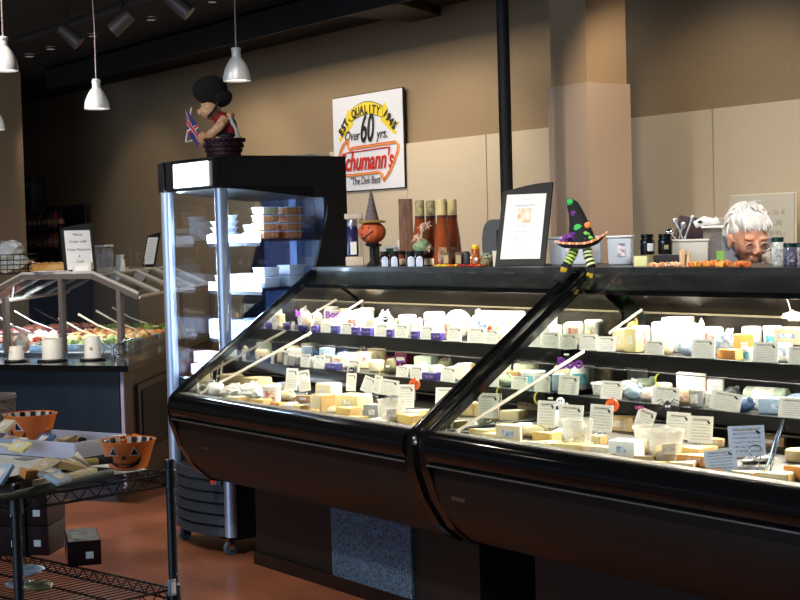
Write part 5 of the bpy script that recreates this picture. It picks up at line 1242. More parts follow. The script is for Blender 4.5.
# back counter and boards on the wall
t = thing('back_counter', 'long dark work counter against the back wall behind the clerk', 'counter', (-5.0, 5.85, 0))
MB().box((0, 0, .44), (4.6, .56, .88)).build('cabinet_body', mat('counter_brown', (92, 74, 60), .5), t, smooth=0)
MB().box((0, -.01, .90), (4.66, .60, .04), bev=.004).build('worktop', mat('counter_black', (40, 38, 38), .35), t)
BOARD = print_mat('notice_sheet', (206, 200, 186), (176, 170, 156), 14, .5, 22, .12)
for a, b_, lab, Y_ in (((733, 196.5), (797, 193), 'large pale printed board leaning on the wall behind the clerk', 6.02), ((716, 218), (738, 220), 'smaller pale board leaning on the wall, half behind the clerk head', 5.96)):
    A, B_ = ony(a[0], a[1], Y_), ony(b_[0], b_[1], Y_); Hh = (A.z + B_.z) / 2 - .92
    t = MB().box(((B_.x - A.x) / 2, 0, Hh / 2), (B_.x - A.x, .012, Hh)).build('notice_board', BOARD, None, (A.x, Y_ - .04, .921), smooth=0); t.rotation_euler = (-.03, 0, 0); tag(t, lab, 'board', 'pale boards behind the clerk')
    MB().box(((B_.x - A.x) / 2, .008, Hh / 2), (B_.x - A.x + .012, .006, Hh + .012)).build('backing', CREAMP, t, smooth=0)

# ================================================================ teddy bear guardsman on the fridge
FT = 1.906
p = ony(224, 157, 3.62)
t = thing('teddy_bear', 'teddy bear in red guardsman coat and tall black fur hat, sitting in a basket', 'teddy bear', (p.x - .030, 3.605, FT + .062), FACE); t.scale = (1.45,) * 3
FURC = mat('bear_fur', (228, 186, 146), .95, rgb2=(196, 142, 106), scale=90, bump=1); REDC = mat('guard_red', (158, 24, 38), .8, var=.2, scale=60)
BFUR = mat('black_fur', (12, 12, 14), .95, bump=.8, scale=120)
b = MB(); b.ball((-.022, 0, .125), (.036, .036, .034), 3, .06, 6, 1); b.ball((-.050, 0, .117), (.017, .018, .014), 2); b.build('head', FURC, t, smooth=60)
MB().ball((-.066, 0, .122), (.005, .006, .005), 2).build('nose', mat('nose_pink', (200, 120, 110), .5), t)
MB().ball((-.050, -.020, .134), .0035, 1).build('eye', BLACKG, t)
b = MB(); b.ball((-.020, 0, .190), (.060, .055, .050), 4, .08, 4, 2); b.ball((.010, 0, .165), (.044, .046, .034), 3, .08, 5, 3); b.build('bearskin_hat', BFUR, t, smooth=60)
MB().tube([(.012, -.036, .150), (-.004, -.040, .120), (-.028, -.030, .096)], .0045, 8).build('chin_strap', BLACKM, t)
b = MB(); b.ball((.026, 0, .062), (.040, .036, .050), 3, .06, 4, 4); b.ball((.012, 0, .096), (.028, .030, .022), 2); b.build('red_coat', REDC, t, smooth=60)
b = MB(); b.tube([(.030, -.034, .090), (.012, -.050, .062), (-.012, -.046, .040)], [.017, .017, .015], 10).ball((-.016, -.046, .038), .017, 2, .1, 5, 2); b.build('arm', FURC, t, smooth=60)
b = MB(); b.tube([(.030, .034, .090), (.012, .050, .062), (-.012, .046, .050)], [.017, .017, .015], 10).ball((-.016, .046, .050), .017, 2); b.build('arm', FURC, t, smooth=60)
b = MB(); b.tube([(.02, -.026, .018), (-.035, -.034, .018)], [.022, .019], 10).ball((-.046, -.034, .026), (.017, .018, .024), 2, .1, 5, 4); b.build('leg', FURC, t, smooth=60)
b = MB(); b.tube([(.02, .026, .018), (-.035, .034, .018)], [.022, .019], 10).ball((-.046, .034, .026), (.017, .018, .024), 2); b.build('leg', FURC, t, smooth=60)
MB().tube([(.045, -.030, .094), (.062, -.012, .055), (.070, 0, .028)], .008, 8).build('white_strap', WHITEP, t)
for q_ in ((.046, -.012, .102), (.074, -.008, .018)): MB().ball(q_, (.015, .015, .011), 2, .4, 5, 3).build('gold_tassel', mat('tassel_peach', (224, 176, 132), .8), t)
MB().ball((.030, -.037, .030), (.030, .014, .014), 2).build('black_belt', BLACKM, t)
tb = thing('wicker_basket', 'small dark maroon wicker basket under the teddy bear on the fridge', 'basket', (p.x, 3.62, FT), FACE); tb.scale = (1.42, 1.42, 2.0)
WK = mat('wicker_maroon', (62, 26, 38), .6, rgb2=(26, 12, 18), scale=90, bump=.6)
b = MB(); b.lathe([(0, 0), (.052, 0), (.070, .042), (.074, .046), (.070, .048), (.064, .042), (.048, .006), (0, .006)], n=36)
b.build('basket_wall', WK, tb)
b = MB()
for r_, z_ in ((.056, .010), (.061, .020), (.066, .031), (.072, .045)):
    pts = [(r_ * 1.03 * math.cos(a * math.pi / 24), r_ * 1.03 * math.sin(a * math.pi / 24), z_ + .0022 * (-1) ** a) for a in range(48)]
    b.tube(pts, .0026, 5, close=True)
b.build('woven_bands', WK, tb)
p = ony(187, 130, 3.48)
t = thing('union_flag', 'small British flag on a white stick held out in front of the teddy bear', 'flag', (p.x, 3.48, FT + .125), FACE); t.scale = (2.1,) * 3
MB().tube([(-.004, 0, -.018), (.012, 0, .062)], .0018, 6).tube([(-.004, 0, -.018), (.028, .01, -.01), (.05, .03, -.012)], .0016, 5).build('stick', WHITEP, t)
BL = mat('flag_blue', (40, 46, 120), .7); RD = mat('flag_red', (196, 40, 50), .7); WT = mat('flag_white', (226, 222, 226), .7)
def fl(u, v, k=0): # u across the fly, v down the hoist, folded and hanging
    return Vector((-.012 + .004 * v / .075 + u * .55 + .010, -.002 + .008 * math.sin(u * 60) - k * .0012, .060 - v * .95 - u * .75))
def fpoly(pts, m_, k, nm): MB().prism([fl(*q, k) for q in pts], (0, .0009, 0)).build(nm, m_, t, smooth=0)
W_, H_ = .052, .062
fpoly([(0, 0), (W_, 0), (W_, H_), (0, H_)], BL, 0, 'blue_field')
fpoly([(0, 0), (.008, 0), (W_, H_ - .008), (W_, H_), (W_ - .008, H_), (0, .008)], WT, 1, 'white_saltire'); fpoly([(W_, 0), (W_, .008), (.008, H_), (0, H_), (0, H_ - .008), (W_ - .008, 0)], WT, 1, 'white_saltire')
fpoly([(0, 0), (.003, 0), (W_, H_ - .003), (W_, H_), (W_ - .003, H_), (0, .003)], RD, 2, 'red_saltire'); fpoly([(W_, 0), (W_, .003), (.003, H_), (0, H_), (0, H_ - .003), (W_ - .003, 0)], RD, 2, 'red_saltire')
fpoly([(W_ * .36, 0), (W_ * .64, 0), (W_ * .64, H_), (W_ * .36, H_)], WT, 3, 'white_cross'); fpoly([(0, H_ * .38), (W_, H_ * .38), (W_, H_ * .62), (0, H_ * .62)], WT, 3, 'white_cross')
fpoly([(W_ * .41, 0), (W_ * .59, 0), (W_ * .59, H_), (W_ * .41, H_)], RD, 4, 'red_cross'); fpoly([(0, H_ * .42), (W_, H_ * .42), (W_, H_ * .58), (0, H_ * .58)], RD, 4, 'red_cross')
for px, w_, lab in ((256, .075, 'crumpled clear film lying on top of the fridge, beside the basket'), (296, .15, 'crumpled clear film lying on the fridge top, rear heap')):
    p = ony(px, 156, 3.85 if px < 270 else 4.0)
    t = MB().ball((0, 0, .006), (w_, .03, .009), 3, .8, 3, int(px)).build('crumpled_film', mat('film_white', (206, 208, 214), .3), None, (p.x, p.y, FT + .003), FACE, smooth=50); tag(t, lab, 'plastic film', 'crumpled film on the fridge')

# ================================================================ fridge stock
TUBW = mat('tub_frosted', (222, 232, 246), .35); TUBL = mat('tub_lid_blue', (226, 236, 252), .3)
ORG = mat('diced_orange', (240, 124, 44), .5, rgb2=(236, 190, 140), scale=90); CRM = mat('salad_cream', (236, 218, 186), .5, rgb2=(200, 180, 120), scale=90); BLU = mat('painted_shade_blue', (66, 90, 140), .5, rgb2=(120, 150, 200), scale=70)
def ftub(x, y, z, w_, h_, fill, lab, group, rz=.0, d_=None):
    t = thing('salad_tub' if fill is not TUBW else 'white_tub', lab, 'tub', (x, y, z), rz, group)
    d_ = d_ or w_ * .8
    MB().box((0, 0, h_ * .43), (w_ * .88, d_ * .88, h_ * .84), bev=.006, taper=1.08).build('tub_wall', fill, t)
    MB().box((0, 0, h_ * .90), (w_, d_, h_ * .14), bev=.003).build('lid', TUBL, t)
    return t
zs = 1.507
lv = ['bottom', 'second', 'third', 'top']
for k in range(4):
    ftub(-6.475, 3.86, zs + k * .039, .115, .037, ORG, 'clear tub of orange salad, %s layer of the stack against the fridge back, upper shelf' % lv[k], 'orange salad tubs', 0)
for k in range(4):
    ftub(-6.485, 3.735, zs + .001 + k * .039, .118, .037, ORG if k < 3 else CRM, 'clear salad tub, %s layer of the stack behind the price strip, upper fridge shelf' % lv[k], 'orange salad tubs', 0)
for k in range(2):
    ftub(-6.615, 3.745, zs + .001 + k * .037, .10, .035, CRM, 'cream salad tub, %s layer in the middle stack of the upper fridge shelf' % lv[k], 'cream salad tubs', 0)
for k in range(3):
    ftub(-6.60, 3.88, zs + .001 + k * .038, .11, .036, BLU, 'tub coloured in blue shade, %s layer in the rear stack of the upper fridge shelf' % lv[k], 'rear salad tubs', 0)  # blue shade is put into the colour of this rear stack
for x_, n_, who in ((-6.955, 3, 'outer'), (-6.855, 4, 'inner')):
    for k in range(n_):
        z_ = zs + .001 + k * .030
        t = thing('white_bowl', 'white foam bowl, %s layer of the %s bowl stack on the upper fridge shelf' % (lv[k], who), 'bowl', (x_, 3.735, z_), 0, 'foam bowls in the fridge')
        MB().lathe([(0, 0), (.028, 0), (.044, .028), (.047, .030), (.045, .032), (.027, .004), (0, .004)], n=24).build('bowl_wall', TUBW, t)
        MB().lathe([(.0470, .029), (.0495, .030), (.0495, .033), (.0470, .034)], n=24).build('rim', TUBL, t)
for i, (x_, y_, zz, w_, h_, lab) in enumerate(((-6.48, 3.87, 0, .12, .055, 'lower rear tub'), (-6.48, 3.87, .057, .12, .050, 'upper rear tub'), (-6.49, 3.735, 0, .115, .052, 'lower front tub near the glass'), (-6.495, 3.735, .054, .115, .045, 'upper front tub near the glass'), (-6.63, 3.74, 0, .12, .072, 'tall middle tub'), (-6.77, 3.745, 0, .125, .066, 'wide tub beside the post'), (-6.91, 3.745, 0, .11, .058, 'low tub at the far side'), (-6.80, 3.89, 0, .12, .05, 'rear tub behind the post'), (-6.63, 3.89, 0, .12, .058, 'rear middle tub'))):
    ftub(x_, y_, 1.270 + zz, w_, h_, TUBW, 'white %s on the middle fridge shelf' % lab, 'white tubs on the middle fridge shelf')
PKW = mat('pack_white_print', (226, 234, 248), .4, rgb2=(150, 176, 220), scale=40)
for i in range(9):
    x_ = -6.97 + (i % 6) * .102; y_ = 3.725 if i < 6 else 3.87
    t = MB().box((0, 0, .038), (.088, .085 if i < 6 else .10, .076), bev=.008).build('white_packet', PKW, None, (x_ if i < 6 else -6.86 + (i - 6) * .16, y_, 1.028)); MB().box((0, -.045 if i < 6 else -.052, .04), (.05, .002, .03)).build('label', PAPER, t, smooth=0)
    tag(t, 'white printed packet, %s from the glass end in the %s row, lowest fridge shelf' % (ordinal((5 - i) if i < 6 else 8 - i), 'front' if i < 6 else 'rear'), 'packet', 'white packets on the lowest fridge shelf')
t = MB().box((0, 0, .015), (.11, .09, .03), bev=.008).build('bread_pack', CH['beige'], None, (-6.52, 3.87, 1.106)); tag(t, 'flat beige pack lying on the white packets in the fridge', 'packet'); MB().box((0, 0, .031), (.05, .04, .001)).build('label', PAPER, t, smooth=0)
R = seeded(21)
for i in range(10):
    x_ = -6.97 + (i % 5) * .125; z_ = .824 + (i // 5) * .062
    nm = ('orange', 'cream', 'peach', 'pink', 'pale')[i % 5]; c_ = ((224, 150, 100), (236, 220, 190), (236, 176, 150), (230, 150, 150), (226, 226, 214))[i % 5]
    t = MB().box((0, 0, .029), (.112, .09, .058), bev=.006).build('snack_tray', mat('tray_' + nm, c_, .5, rgb2=(120, 140, 190), scale=30), None, (x_, 3.62 + .02 * (i // 5), z_)); MB().box((0, -.046, .03), (.06, .002, .035)).build('label', PAPER, t, smooth=0)
    tag(t, '%s snack tray in the %s layer at the bottom of the fridge' % (nm, 'lower' if i < 5 else 'upper'), 'food tray', 'snack trays in the fridge bottom')
# ================================================================ clerk
SKIN = mat('skin', (226, 164, 136), .5, sss=.15, var=.06, scale=30)
HAIRM = mat('white_hair', (250, 248, 244), .8, rgb2=(226, 222, 216), scale=60, bump=.5, stretch=(1, 1, .3))
SHIRT = mat('blue_grey_shirt', (128, 136, 150), .85, var=.12, scale=25, bump=.3)
per = thing('person', 'clerk with short white hair and glasses in blue-grey shirt, looking down behind the case', 'person', (0, 0, 0))
HC = ony(747.5, 238.5, 4.66)                 # middle of the head
fdir = math.radians(-23)             # she faces along the cases, a little to the aisle
Rz = Matrix.Rotation(fdir, 4, 'Z')
tilt = math.radians(15)
HM = Matrix.Translation(HC) @ Rz @ Matrix.Rotation(tilt, 4, 'Y')   # local: +X forward, +Z up
def hp(x, y, z): return HM @ Vector((x, y, z))
hs = 0.94
def remesh(o, v, sm=3):
    m = o.modifiers.new('r', 'REMESH'); m.mode = 'VOXEL'; m.voxel_size = v; m.use_smooth_shade = True
    s_ = o.modifiers.new('s', 'SMOOTH'); s_.iterations = sm; s_.factor = .5
def ball_at(b, p, r, fq=0, amp=0, M=HM, sub=3):
    n0 = len(b.bm.verts); b.ball((0, 0, 0), r, sub, amp, fq or 3, 1); b.bm.verts.ensure_lookup_table()
    R3 = M.to_3x3()
    for v in b.bm.verts[n0:]: v.co = R3 @ v.co + (M @ Vector(p))
b = MB()
ball_at(b, (-.008 * hs, 0, .030), (.094, .073, .088))
ball_at(b, (.030, 0, -.012), (.062, .060, .080))
ball_at(b, (.050, 0, -.078), (.030, .032, .028))            # chin
ball_at(b, (.028, 0, -.055), (.050, .050, .042))            # jaw
ball_at(b, (.066, .028, -.028), (.022, .022, .022)); ball_at(b, (.066, -.028, -.028), (.022, .022, .022))
for y_ in (-.030, .030): ball_at(b, (.082, y_, .022), (.014, .024, .009))      # brows
b.tube([hp(.088, 0, .010), hp(.100, 0, -.012), hp(.110, 0, -.030)], [.008, .010, .013], 10)
ball_at(b, (.103, .010, -.034), (.010, .009, .008)); ball_at(b, (.103, -.010, -.034), (.010, .009, .008))
b.tube([hp(.084, -.022, -.058), hp(.093, 0, -.055), hp(.084, .022, -.058)], [.004, .0065, .004], 8)
b.tube([hp(.081, -.019, -.066), hp(.089, 0, -.068), hp(.081, .019, -.066)], [.004, .007, .004], 8)
for y_ in (-1, 1):
    ball_at(b, (-.004, y_ * .074, -.012), (.018, .008, .028)); ball_at(b, (-.006, y_ * .078, .008), (.014, .007, .012))
# neck, trunk, limbs as one body
fw_ = (Rz @ Vector((1, 0, 0, 0))).to_3d(); sw_ = (Rz @ Vector((0, 1, 0, 0))).to_3d()
base = Vector((HC.x, HC.y, 0)) - fw_ * .13
def wp(f_, s_, z_): return base + fw_ * f_ + sw_ * s_ + Vector((0, 0, z_ + .115 * min(1, max(0, (z_ - .5) / .5))))
nk0 = wp(.060, 0, 1.315)
b.tube([hp(-.03, 0, -.01), hp(-.02, 0, -.06), nk0 + Vector((0, 0, .04)), nk0 - Vector((0, 0, .04))], [.052, .050, .052, .062], 16)
body_pts = [((-.02, 0, .90), (.125, .165, .12)), ((0, 0, 1.02), (.11, .145, .12)), ((.02, 0, 1.14), (.115, .155, .12)), ((.03, 0, 1.23), (.105, .165, .085))]
Mz = Rz
for p_, r_ in body_pts: ball_at(b, (0, 0, 0), r_, M=Matrix.Translation(wp(*p_)) @ Rz)
for sg in (-1, 1):
    sh = wp(.03, sg * .165, 1.265); el_ = wp(.10, sg * .225, 1.03); wr = wp(.33, sg * .12, .985)
    b.tube([wp(.03, sg * .05, 1.29), sh, sh.lerp(el_, .5), el_], [.055, .056, .046, .040], 14)
    b.tube([el_, el_.lerp(wr, .5), wr], [.040, .036, .025], 14)
    hip = wp(-.03, sg * .085, .88); kn = wp(.0, sg * .09, .47); an = wp(-.03, sg * .09, .08)
    b.tube([hip, hip.lerp(kn, .5), kn], [.088, .075, .056], 14); b.tube([kn, kn.lerp(an, .35), an], [.056, .054, .036], 14)
    b.tube([wp(-.05, sg * .09, .04), wp(.05, sg * .095, .035), wp(.15, sg * .10, .028)], [.040, .038, .026], 12)
    # hand with fingers
    hd = (wr - el_).normalized(); pl = wr + hd * .045
    ball_at(b, (0, 0, 0), (.045, .038, .016), M=Matrix.Translation(pl) @ Rz)
    for k, L_ in enumerate((.062, .072, .068, .052)):
        st = pl + hd * .030 + sw_ * (-.026 + .0175 * k) * sg
        b.tube([st - hd * .02, st + hd * L_ * .45 - Vector((0, 0, .004)), st + hd * L_ * .8 - Vector((0, 0, .018)), st + hd * L_ - Vector((0, 0, .030))], [.0095, .009, .0085, .007], 8)
    th = pl - hd * .02 - sw_ * sg * .030
    b.tube([th, th + hd * .022 - sw_ * sg * .018 - Vector((0, 0, .004)), th + hd * .050 - sw_ * sg * .018 - Vector((0, 0, .014))], [.012, .010, .008], 8)
o = b.build('body', SKIN, per, smooth=0); remesh(o, .0048, 4)
# shirt: follows trunk and arms, a little larger
b = MB()
for p_, r_ in body_pts[1:]: ball_at(b, (0, 0, 0), tuple(v + .012 for v in r_), M=Matrix.Translation(wp(*p_)) @ Rz, amp=.05, fq=4)
ball_at(b, (0, 0, 0), (.130, .172, .12), M=Matrix.Translation(wp(-.01, 0, .93)) @ Rz, amp=.05, fq=4)
for sg in (-1, 1):
    sh = wp(.03, sg * .165, 1.265); el_ = wp(.10, sg * .225, 1.03); wr = wp(.33, sg * .12, .985)
    b.tube([wp(.03, sg * .05, 1.300), sh + Vector((0, 0, .005)), sh.lerp(el_, .5), el_, el_.lerp(wr, .55)], [.066, .068, .058, .052, .046], 14)
o = b.build('shirt', SHIRT, per, smooth=0); remesh(o, .009, 4)
# white collar
WC = mat('white_collar', (238, 238, 242), .7)
b = MB()
for sg in (-1, 1):
    b.prism([nk0 + fw_ * .075 + sw_ * sg * .004 + Vector((0, 0, -.040)), nk0 + fw_ * .035 + sw_ * sg * .066 + Vector((0, 0, -.010)), nk0 - fw_ * .035 + sw_ * sg * .066 + Vector((0, 0, .040)), nk0 - fw_ * .050 + sw_ * sg * .030 + Vector((0, 0, .070)), nk0 + fw_ * .020 + sw_ * sg * .055 + Vector((0, 0, .036)), nk0 + fw_ * .068 + sw_ * sg * .012 + Vector((0, 0, .012))], sw_ * sg * .004 + Vector((0, 0, .006)))
b.build('collar', WC, per, smooth=60)
# trousers and shoes
b = MB()
for sg in (-1, 1):
    hip = wp(-.03, sg * .085, .90); kn = wp(.0, sg * .09, .47); an = wp(-.03, sg * .09, .09)
    b.tube([hip, hip.lerp(kn, .5), kn, kn.lerp(an, .5), an], [.100, .088, .068, .064, .058], 14)
ball_at(b, (0, 0, 0), (.128, .172, .09), M=Matrix.Translation(wp(-.02, 0, .885)) @ Rz)
o = b.build('trousers', mat('dark_trousers', (40, 42, 50), .85), per, smooth=0); remesh(o, .010, 2)
for sg in (-1, 1):
    MB().tube([wp(-.06, sg * .09, .042), wp(.04, sg * .095, .040), wp(.16, sg * .10, .032), wp(.19, sg * .10, .030)], [.042, .044, .034, .018], 12).build('shoe', BLACKM, per)
# hair: cap plus locks combed forward
b = MB()
ball_at(b, (-.018, 0, .048), (.094, .079, .086), 4, .10); ball_at(b, (-.050, 0, .010), (.060, .070, .066), 4, .1)
ball_at(b, (.030, 0, .075), (.058, .070, .044), 4, .12)
for sg in (-1, 1): ball_at(b, (.000, sg * .060, .048), (.040, .018, .036), 4, .15)
R = seeded(44)
for k in range(190):
    ph = R.uniform(-2.7, 2.7); el2 = R.uniform(.10, 1.45)
    x0_, y0_, z0_ = -.012 + .090 * math.cos(el2) * math.cos(ph), (.073 * math.cos(el2) * math.sin(ph)), .045 + .088 * math.sin(el2)
    if (abs(ph) < 1.15 and el2 < .78) or (abs(ph) < 1.65 and el2 < .42): continue
    p0_ = Vector((x0_, y0_, z0_)); n_ = Vector((math.cos(el2) * math.cos(ph), math.cos(el2) * math.sin(ph), math.sin(el2)))
    dn = (Vector((.55 if ph > -1.7 and ph < 1.7 else -.2, .25 * math.sin(ph) + R.uniform(-.3, .3), -.75)))
    dn = (dn - n_ * dn.dot(n_)).normalized()
    L_ = R.uniform(.030, .046)
    p1_ = p0_ + n_ * .010 + dn * L_ * .5; p2_ = p0_ + n_ * R.uniform(.004, .014) + dn * L_ - n_ * .004
    b.tube([hp(*p0_), hp(*p1_), hp(*p2_)], [.0070, .0062, .002], 6)
for k in range(12):
    y_ = -.055 + .010 * k + R.uniform(-.004, .004)
    b.tube([hp(.045, y_ * .9, .098), hp(.078, y_, .080), hp(.088 - abs(y_) * .22, y_ + .008, .050 + R.uniform(-.006, .010))], [.010, .008, .002], 6)
b.tube([hp(-.03, .01, .135), hp(.0, .02, .158), hp(.03, .03, .160)], [.004, .002, .001], 5)
b.build('hair', HAIRM, per, smooth=70)
# eyes, closed lids, glasses
LID = mat('eyelid', (206, 140, 118), .5)
for sg in (-1, 1):
    e = MB(); ball_at(e, (.078, sg * .030, .004), (.012, .014, .010)); E_ = e.build('eyelid', LID, per)
    MB().tube([hp(.0885, sg * .030 - .012, .0005), hp(.0915, sg * .030, -.004), hp(.0885, sg * .030 + .012, .0005)], .0012, 5).build('lash_line', mat('lash', (110, 84, 74), .7), E_)
gl = MB()
for sg in (-1, 1):
    gl.tube([hp(.100, sg * .031 + .023 * math.cos(a), -.008 + .017 * math.sin(a)) for a in [2 * math.pi * i / 20 for i in range(20)]], .0017, 6, close=True)
    gl.tube([hp(.098, sg * .053, .0), hp(.05, sg * .076, .004), hp(-.010, sg * .080, .008)], .0016, 6)
gl.tube([hp(.101, -.009, -.004), hp(.104, 0, .0), hp(.101, .009, -.004)], .0014, 6)
g_ = gl.build('glasses', mat('glasses_gold', (226, 206, 190), .3, metal=.3), per)
for sg in (-1, 1):
    m_ = MB(); m_.prism([hp(.100, sg * .031 + .022 * math.cos(a), -.008 + .016 * math.sin(a)) for a in [2 * math.pi * i / 16 for i in range(16)]], (HM.to_3x3() @ Vector((.0008, 0, 0)))); m_.build('lens', glass('spectacle_lens', (250, 250, 250), .03), g_, smooth=0)
ee = MB(); ball_at(ee, (.002, -.088, -.034), (.004, .003, .004)); ee.build('earring', CHROME, per)

# ================================================================ wire rack, front left
P1 = Vector((-3.668, 1.372, 0)); P2 = Vector((-3.765, 1.845, 0)); LD = Vector((-.985, -.172, 0)).normalized(); LD = Vector((-(P2 - P1).y, (P2 - P1).x, 0)).normalized()
if LD.x > 0: LD = -LD
RL = 1.22
rk = thing('wire_rack', 'black wire shelving rack holding trays and pumpkin bowls', 'wire rack', (0, 0, 0))
EPOX = mat('black_epoxy_wire', (24, 30, 36), .35, var=.2, scale=20)
def rp_(a, b_, z): 
    q = P1 + LD * a + (P2 - P1) * b_; return Vector((q.x, q.y, z))
for a, b_ in ((0, 0), (0, 1), (RL, 0), (RL, 1)):
    q = rp_(a, b_, 0)
    ps = MB().cyl(q + Vector((0, 0, .02)), q + Vector((0, 0, .90)), .0127, n=16)
    for k in range(34): ps.lathe([(.0127, -.001), (.0131, 0), (.0127, .001)], q + Vector((0, 0, .04 + k * .0254)), 16)
    po = ps.build('post', EPOX, rk); MB().lathe([(0, .90), (.014, .90), (.014, .908), (.010, .912), (0, .912)], (q.x, q.y, 0), 16).build('post_cap', EPOX, po)
    MB().lathe([(0, 0), (.012, 0), (.014, .02), (0, .02)], (q.x, q.y, 0), 14).build('levelling_foot', CHROME, po)
def wire_shelf(z):
    b = MB()
    cs = [rp_(0, 0, z), rp_(0, 1, z), rp_(RL, 1, z), rp_(RL, 0, z)]
    for i in range(4):
        A, B_ = cs[i], cs[(i + 1) % 4]
        b.tube([A, B_], .0036, 6); dz = Vector((0, 0, -.030)); b.tube([A + dz, B_ + dz], .0036, 6)
        n = max(2, int((B_ - A).length / .052)); pts = []
        for k in range(2 * n + 1): pts.append(A.lerp(B_, k / (2 * n)) + (dz if k % 2 else Vector((0, 0, 0))))
        b.tube(pts, .0024, 5)
    f_ = b.build('shelf_frame', EPOX, rk, smooth=60)
    b = MB(); n = 46
    for k in range(1, n): b.tube([rp_(RL * k / n, .0, z + .003), rp_(RL * k / n, 1, z + .003)], .0017, 4)
    for v in (.30, .62): b.tube([rp_(0, v, z - .004), rp_(RL, v, z - .004)], .0032, 5)
    b.build('shelf_wires', EPOX, f_, smooth=60)
    for a, b_ in ((0, 0), (0, 1), (RL, 0), (RL, 1)):
        q = rp_(a, b_, z); MB().lathe([(.0135, -.036), (.019, -.036), (.017, .012), (.0135, .012)], q, 16).build('collar', EPOX, f_)
for z in (.872, .556, .16): wire_shelf(z)
q = rp_(0, 1, .575); 
t = MB().box((0, 0, 0), (.012, .022, .045), bev=.003).build('plastic_tag', mat('tag_clear_white', (150, 160, 172), .3), None, q + Vector((.0195, -.0145, -.01)), .2); tag(t, 'small translucent tag hanging on the corner post of the rack', 'tag'); MB().box((.007, 0, 0), (.002, .014, .03)).build('print', PAPER, t, smooth=0)
TZ = .8765
# white tissue paper liner, slightly crumpled
b = MB(); U, V_ = 30, 14; grid = [[None] * (V_ + 1) for _ in range(U + 1)]
for i in range(U + 1):
    for j in range(V_ + 1):
        a = .075 + (RL * .75) * i / U; v = -.02 + .98 * j / V_
        q = rp_(a + .008 * noise.noise(Vector((j * .7, 0, 3))), v, 0); zz = TZ + .0025 + .003 * abs(noise.noise(Vector((i * .6, j * .6, 0))))
        if v < 0.02: zz -= .020 * (.6 + noise.noise(Vector((i * .5, 2, 0)))); q += (P1 - P2).normalized() * .012
        grid[i][j] = b.bm.verts.new((q.x, q.y, zz))
for i in range(U):
    for j in range(V_): b.bm.faces.new((grid[i][j], grid[i + 1][j], grid[i + 1][j + 1], grid[i][j + 1]))
o = b.build('paper_liner', mat('liner_paper', (214, 216, 220), .8, bump=.3, scale=40), None, smooth=60)
m_ = o.modifiers.new('thick', 'SOLIDIFY'); m_.thickness = .0012; m_.offset = 1
tag(o, 'crumpled white paper liner spread on the top shelf of the rack', 'paper')
TP = TZ + .0075
def rack_at(px, py, z=TP): return onz(px, py, z)
ang = math.atan2(LD.y, LD.x)
PB = mat('pumpkin_bowl_orange', (232, 120, 46), .4, coat=.2)
def pumpkin_bowl(px, py, r_, hh, lab, face_rot):
    q = rack_at(px, py)
    t = thing('pumpkin_bowl', lab, 'bowl', q, FACE + face_rot, 'orange pumpkin bowls on the rack')
    rb = r_ * .66
    prof = [(0, 0), (rb, 0), (rb * 1.02, .003), (r_ * .985, hh * .97), (r_ * 1.02, hh), (r_ * 1.0, hh * 1.01), (r_ * .955, hh * .97), (rb * .97, .006), (0, .006)]
    MB().lathe(prof, n=48).build('bowl_wall', PB, t)
    b = MB()
    for k in range(14):
        a0, a1 = 2 * math.pi * (k + .08) / 14, 2 * math.pi * (k + .55) / 14
        rr = lambda z_: rb + (r_ * .975 - rb) * z_ / hh - .004
        pts_t = [((rr(hh * .97)) * math.cos(a), (rr(hh * .97)) * math.sin(a), hh * .985) for a in (a0, (a0 + a1) / 2, a1)]
        pts_b = [((rr(hh * .40)) * math.cos(a), (rr(hh * .40)) * math.sin(a), hh * .40) for a in (a1, (a0 + a1) / 2, a0)]
        b.prism(pts_t + pts_b, Vector((-.0016 * math.cos(a0), -.0016 * math.sin(a0), 0)))
    b.build('black_stripe_lining', BLACKP, t, smooth=0)
    MB().lathe([(rb, .007), (r_ * .962, hh * .975), (r_ * .955, hh * .975), (rb * .985, .008)], n=48).build('white_lining', mat('bowl_white', (232, 230, 224), .5), t)
    def fc(u, v, k=0.0):
        r__ = rb + (r_ * .985 - rb) * v / hh + .0014 + k; a = -math.pi / 2 + u / r__
        return Vector((r__ * math.cos(a), r__ * math.sin(a), v))
    def tri(pts, m__, k, nm): MB().prism([fc(u, v, k) for u, v in pts], Vector((0, -.0012, 0))).build(nm, m__, t, smooth=0)
    W2 = mat('face_white', (226, 228, 232), .5); 
    for sg in (-1, 1):
        c0 = sg * .030
        tri([(c0 - .015, hh * .52), (c0 + .015, hh * .52), (c0, hh * .86)], W2, 0, 'eye_outline')
        tri([(c0 - .011, hh * .55), (c0 + .011, hh * .55), (c0, hh * .80)], BLACKP, .0012, 'eye')
    tri([(-.007, hh * .38), (.007, hh * .38), (0, hh * .56)], BLACKP, .0008, 'nose')
    mo = [(-.048, hh * .38), (-.030, hh * .24), (-.012, hh * .19), (-.004, hh * .24), (.004, hh * .18), (.022, hh * .22), (.034, hh * .30), (.052, hh * .50), (.040, hh * .20), (.020, hh * .08), (0, hh * .06), (-.022, hh * .10), (-.038, hh * .20)]
    tri(mo, BLACKP, .0008, 'mouth')
    return t, q
s = mpp(rack_at(129, 470)); pumpkin_bowl(128.5, 467, 28.5 * s, 28 * s, 'orange jack-o-lantern bowl with striped rim at the rack corner', .0)
s = mpp(rack_at(30, 447)); pumpkin_bowl(31, 444, 27 * s, 31 * s, 'orange jack-o-lantern bowl behind the white tray, farther from the aisle', -.7)
